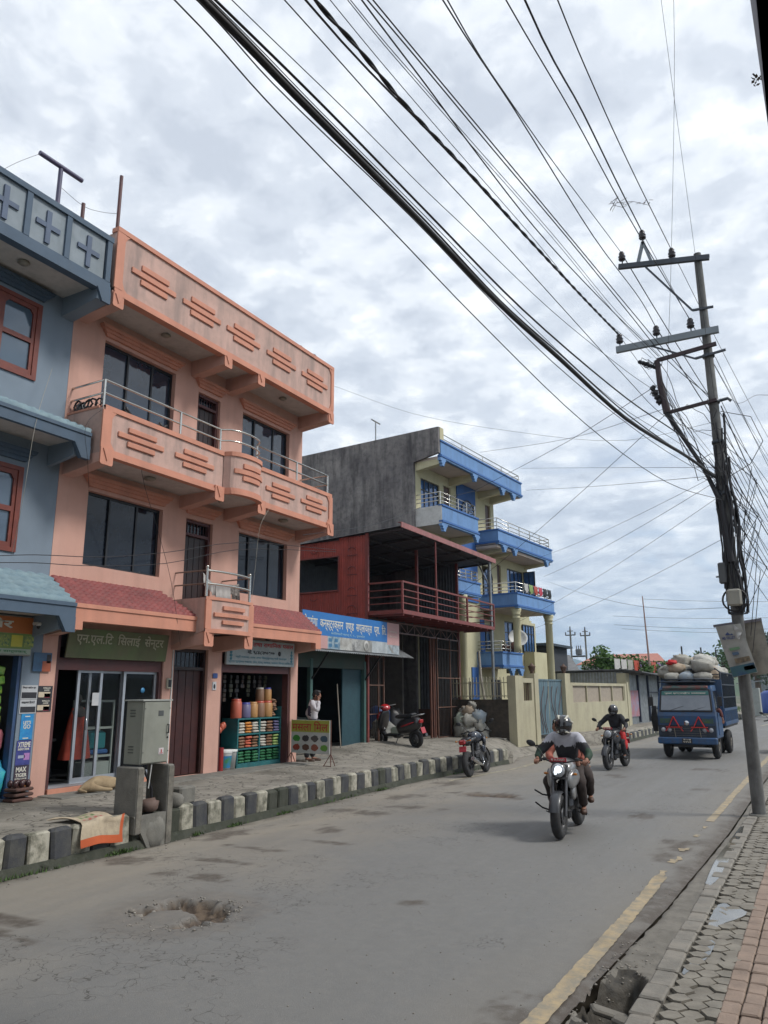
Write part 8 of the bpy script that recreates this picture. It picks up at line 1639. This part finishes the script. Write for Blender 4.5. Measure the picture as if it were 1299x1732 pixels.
MB().tube([(-8.55,8.30,1.09),(-8.55,8.30,1.02),(-8.5,8.42,.75),(-8.55,8.5,.45)],.018,6).build('cable', wire, eb, w=True); MB().tube([(-8.48,8.38,1.09),(-8.5,8.36,.75)],.010,5).build('conduit', white, eb, w=True)
cp = [mat('dark concrete post', (.085,.078,.065), .95, (.055,.05,.042), 5, 1, bump=.6, bscale=35, grime=.5, dark=(.02,.02,.018)), mat('pale concrete post face', (.19,.175,.145), .95, (.13,.12,.10), 6, 1, bump=.6, bscale=35, grime=.5)]
for i, (y, z0, lb) in enumerate(((8.10,.18,'wide concrete slab post under the left side of the electric cabinet'),(8.68,-.02,'taller concrete slab post under the right side of the electric cabinet, reaching the road'))):
    m = MB(); m.rbox((-8.60,y,(z0+1.06)/2),(.44,.12,1.06-z0),(0,0,0),.015); m.m = 1; m.box(-8.40,-8.375,y-.05,y+.05,z0+.03,1.03); tag(m.build('concrete_post', [conc if i else conc, cp[1]]), lb, 'post', 'cabinet posts')
m = MB(); m.prism([(-8.44,8.02,.42),(-8.44,8.66,.42),(-8.44,8.66,-.02),(-8.44,8.30,-.02)],(.05,0,0)); m.blob((-8.42,8.45,.16),(.06,.2,.22),12,8,.4,seed=3); tag(m.build('cement_splash', conc), 'rough cement smeared over the kerb between the cabinet posts', 'cement')
tag(MB().blob((-8.52,8.42,.52),(.13,.17,.09),12,8,.25,(0,0,.6),7,sq=.8).build('broken_jug', mat('brown clay', (.13,.085,.07), .8, grime=.3)), 'brown broken clay lump lying between the cabinet posts', 'rubble')
bk_ = [((-8.72,9.30,.55),(.22,.36,.26),'square concrete block on the pavement right of the cabinet'),((-8.60,9.02,.50),(.2,.2,.18),'rounded stone beside the square block by the cabinet')]
for (p, s_, lb) in bk_:
    m = MB(); m.rbox(p,s_,(0,0,.05),.03) if s_[1] > .3 else m.blob(p,(.12,.12,.12),10,8,.3); tag(m.build('concrete_block', conc), lb, 'block')
# ---- woven bag draped over the kerb
bgm = mat('cream printed woven bag', (.46,.38,.27), .85, (.38,.31,.22), 6, 1, bump=.4, bscale=80, grime=.25); m = MB(); n_, r_ = 16, 16; 
def bagp(u, v):
    y = 7.16+.66*u+.05*(v-.5)+.04*math.sin(v*5); s_ = v*.92
    if s_ < .52: x = -8.92+s_*.95+.06*u; z = .448+.018*math.sin(u*9+v*7)+.02*math.sin(v*13)*u
    else: q = (s_-.52)/.40; x = -8.395+.03*math.sin(u*7)+.035*q; z = .448-.30*q+.02*math.sin(u*5)
    if v < .12: y -= .10*(1-v/.12)*(1-u)
    return Vector((x, y, z+.03))
for s_ in (0,1):
    vs = [bagp(i/n_,j/r_)-Vector((0,0,.012))*s_ for i in range(n_+1) for j in range(r_+1)]; w_ = r_+1; b0 = len(m.f)
    m.add(vs,[(i*w_+j,(i+1)*w_+j,(i+1)*w_+j+1,i*w_+j+1)[::1 if s_ else -1] for i in range(n_) for j in range(r_)],True)
    for k in range(n_*r_):
        i, j = divmod(k, r_)
        if j >= r_-2 or (i >= n_-1 and j > 6): m.mi[b0+k] = 1
        elif 5 <= j <= 7 and 4 <= i <= 11 and (i+j) % 2: m.mi[b0+k] = 2
        elif 1 <= j <= 3 and 5 <= i <= 9 and (i*j) % 2: m.mi[b0+k] = 3
tag(m.build('woven_bag', [bgm, mat('orange bag hem', (.50,.10,.03), .8), mat('red bag print', (.45,.10,.09), .8), mat('green bag print', (.10,.19,.06), .8)]), 'flattened cream woven bag with orange hem draped over the painted kerb', 'bag')
# ---- dog asleep at the tailor shop step
fur = mat('tan dog fur', (.33,.25,.15), .95, (.25,.18,.105), 7, 1, bump=.6, bscale=120); J = dict(rump=((0,-.34,.11),.115,.12), loin=((0,-.12,.125),.12,.12), ribs=((0,.14,.13),.135,.13), neck=((.0,.34,.10),.08), head=((.03,.46,.085),.062), muzzle=((.08,.56,.06),.032), tail=((.05,-.46,.05),.03), tail2=((.22,-.44,.03),.018),
    thigh=((.12,-.28,.08),.075), hock=((.24,-.12,.045),.034), paw=((.30,.02,.03),.026), elbow=((.12,.22,.06),.045), wrist=((.25,.30,.035),.028), fpaw=((.33,.36,.03),.026))
m = skinned(J,[('rump','loin'),('loin','ribs'),('ribs','neck'),('neck','head'),('head','muzzle'),('rump','tail'),('tail','tail2'),('rump','thigh'),('thigh','hock'),('hock','paw'),('ribs','elbow'),('elbow','wrist'),('wrist','fpaw')],'rump',2)
for s_ in (-1,1): m.blob((.02,.47+.0*s_,.15),(.02,.03,.035),8,6) if s_ > 0 else m.blob((-.04,.45,.13),(.02,.03,.035),8,6)
dg_ = m.build('dog', fur); dg_.location = (-10.78,9.50,.485); tag(dg_, 'tan dog asleep on the pavement step in front of the tailor shop', 'dog')
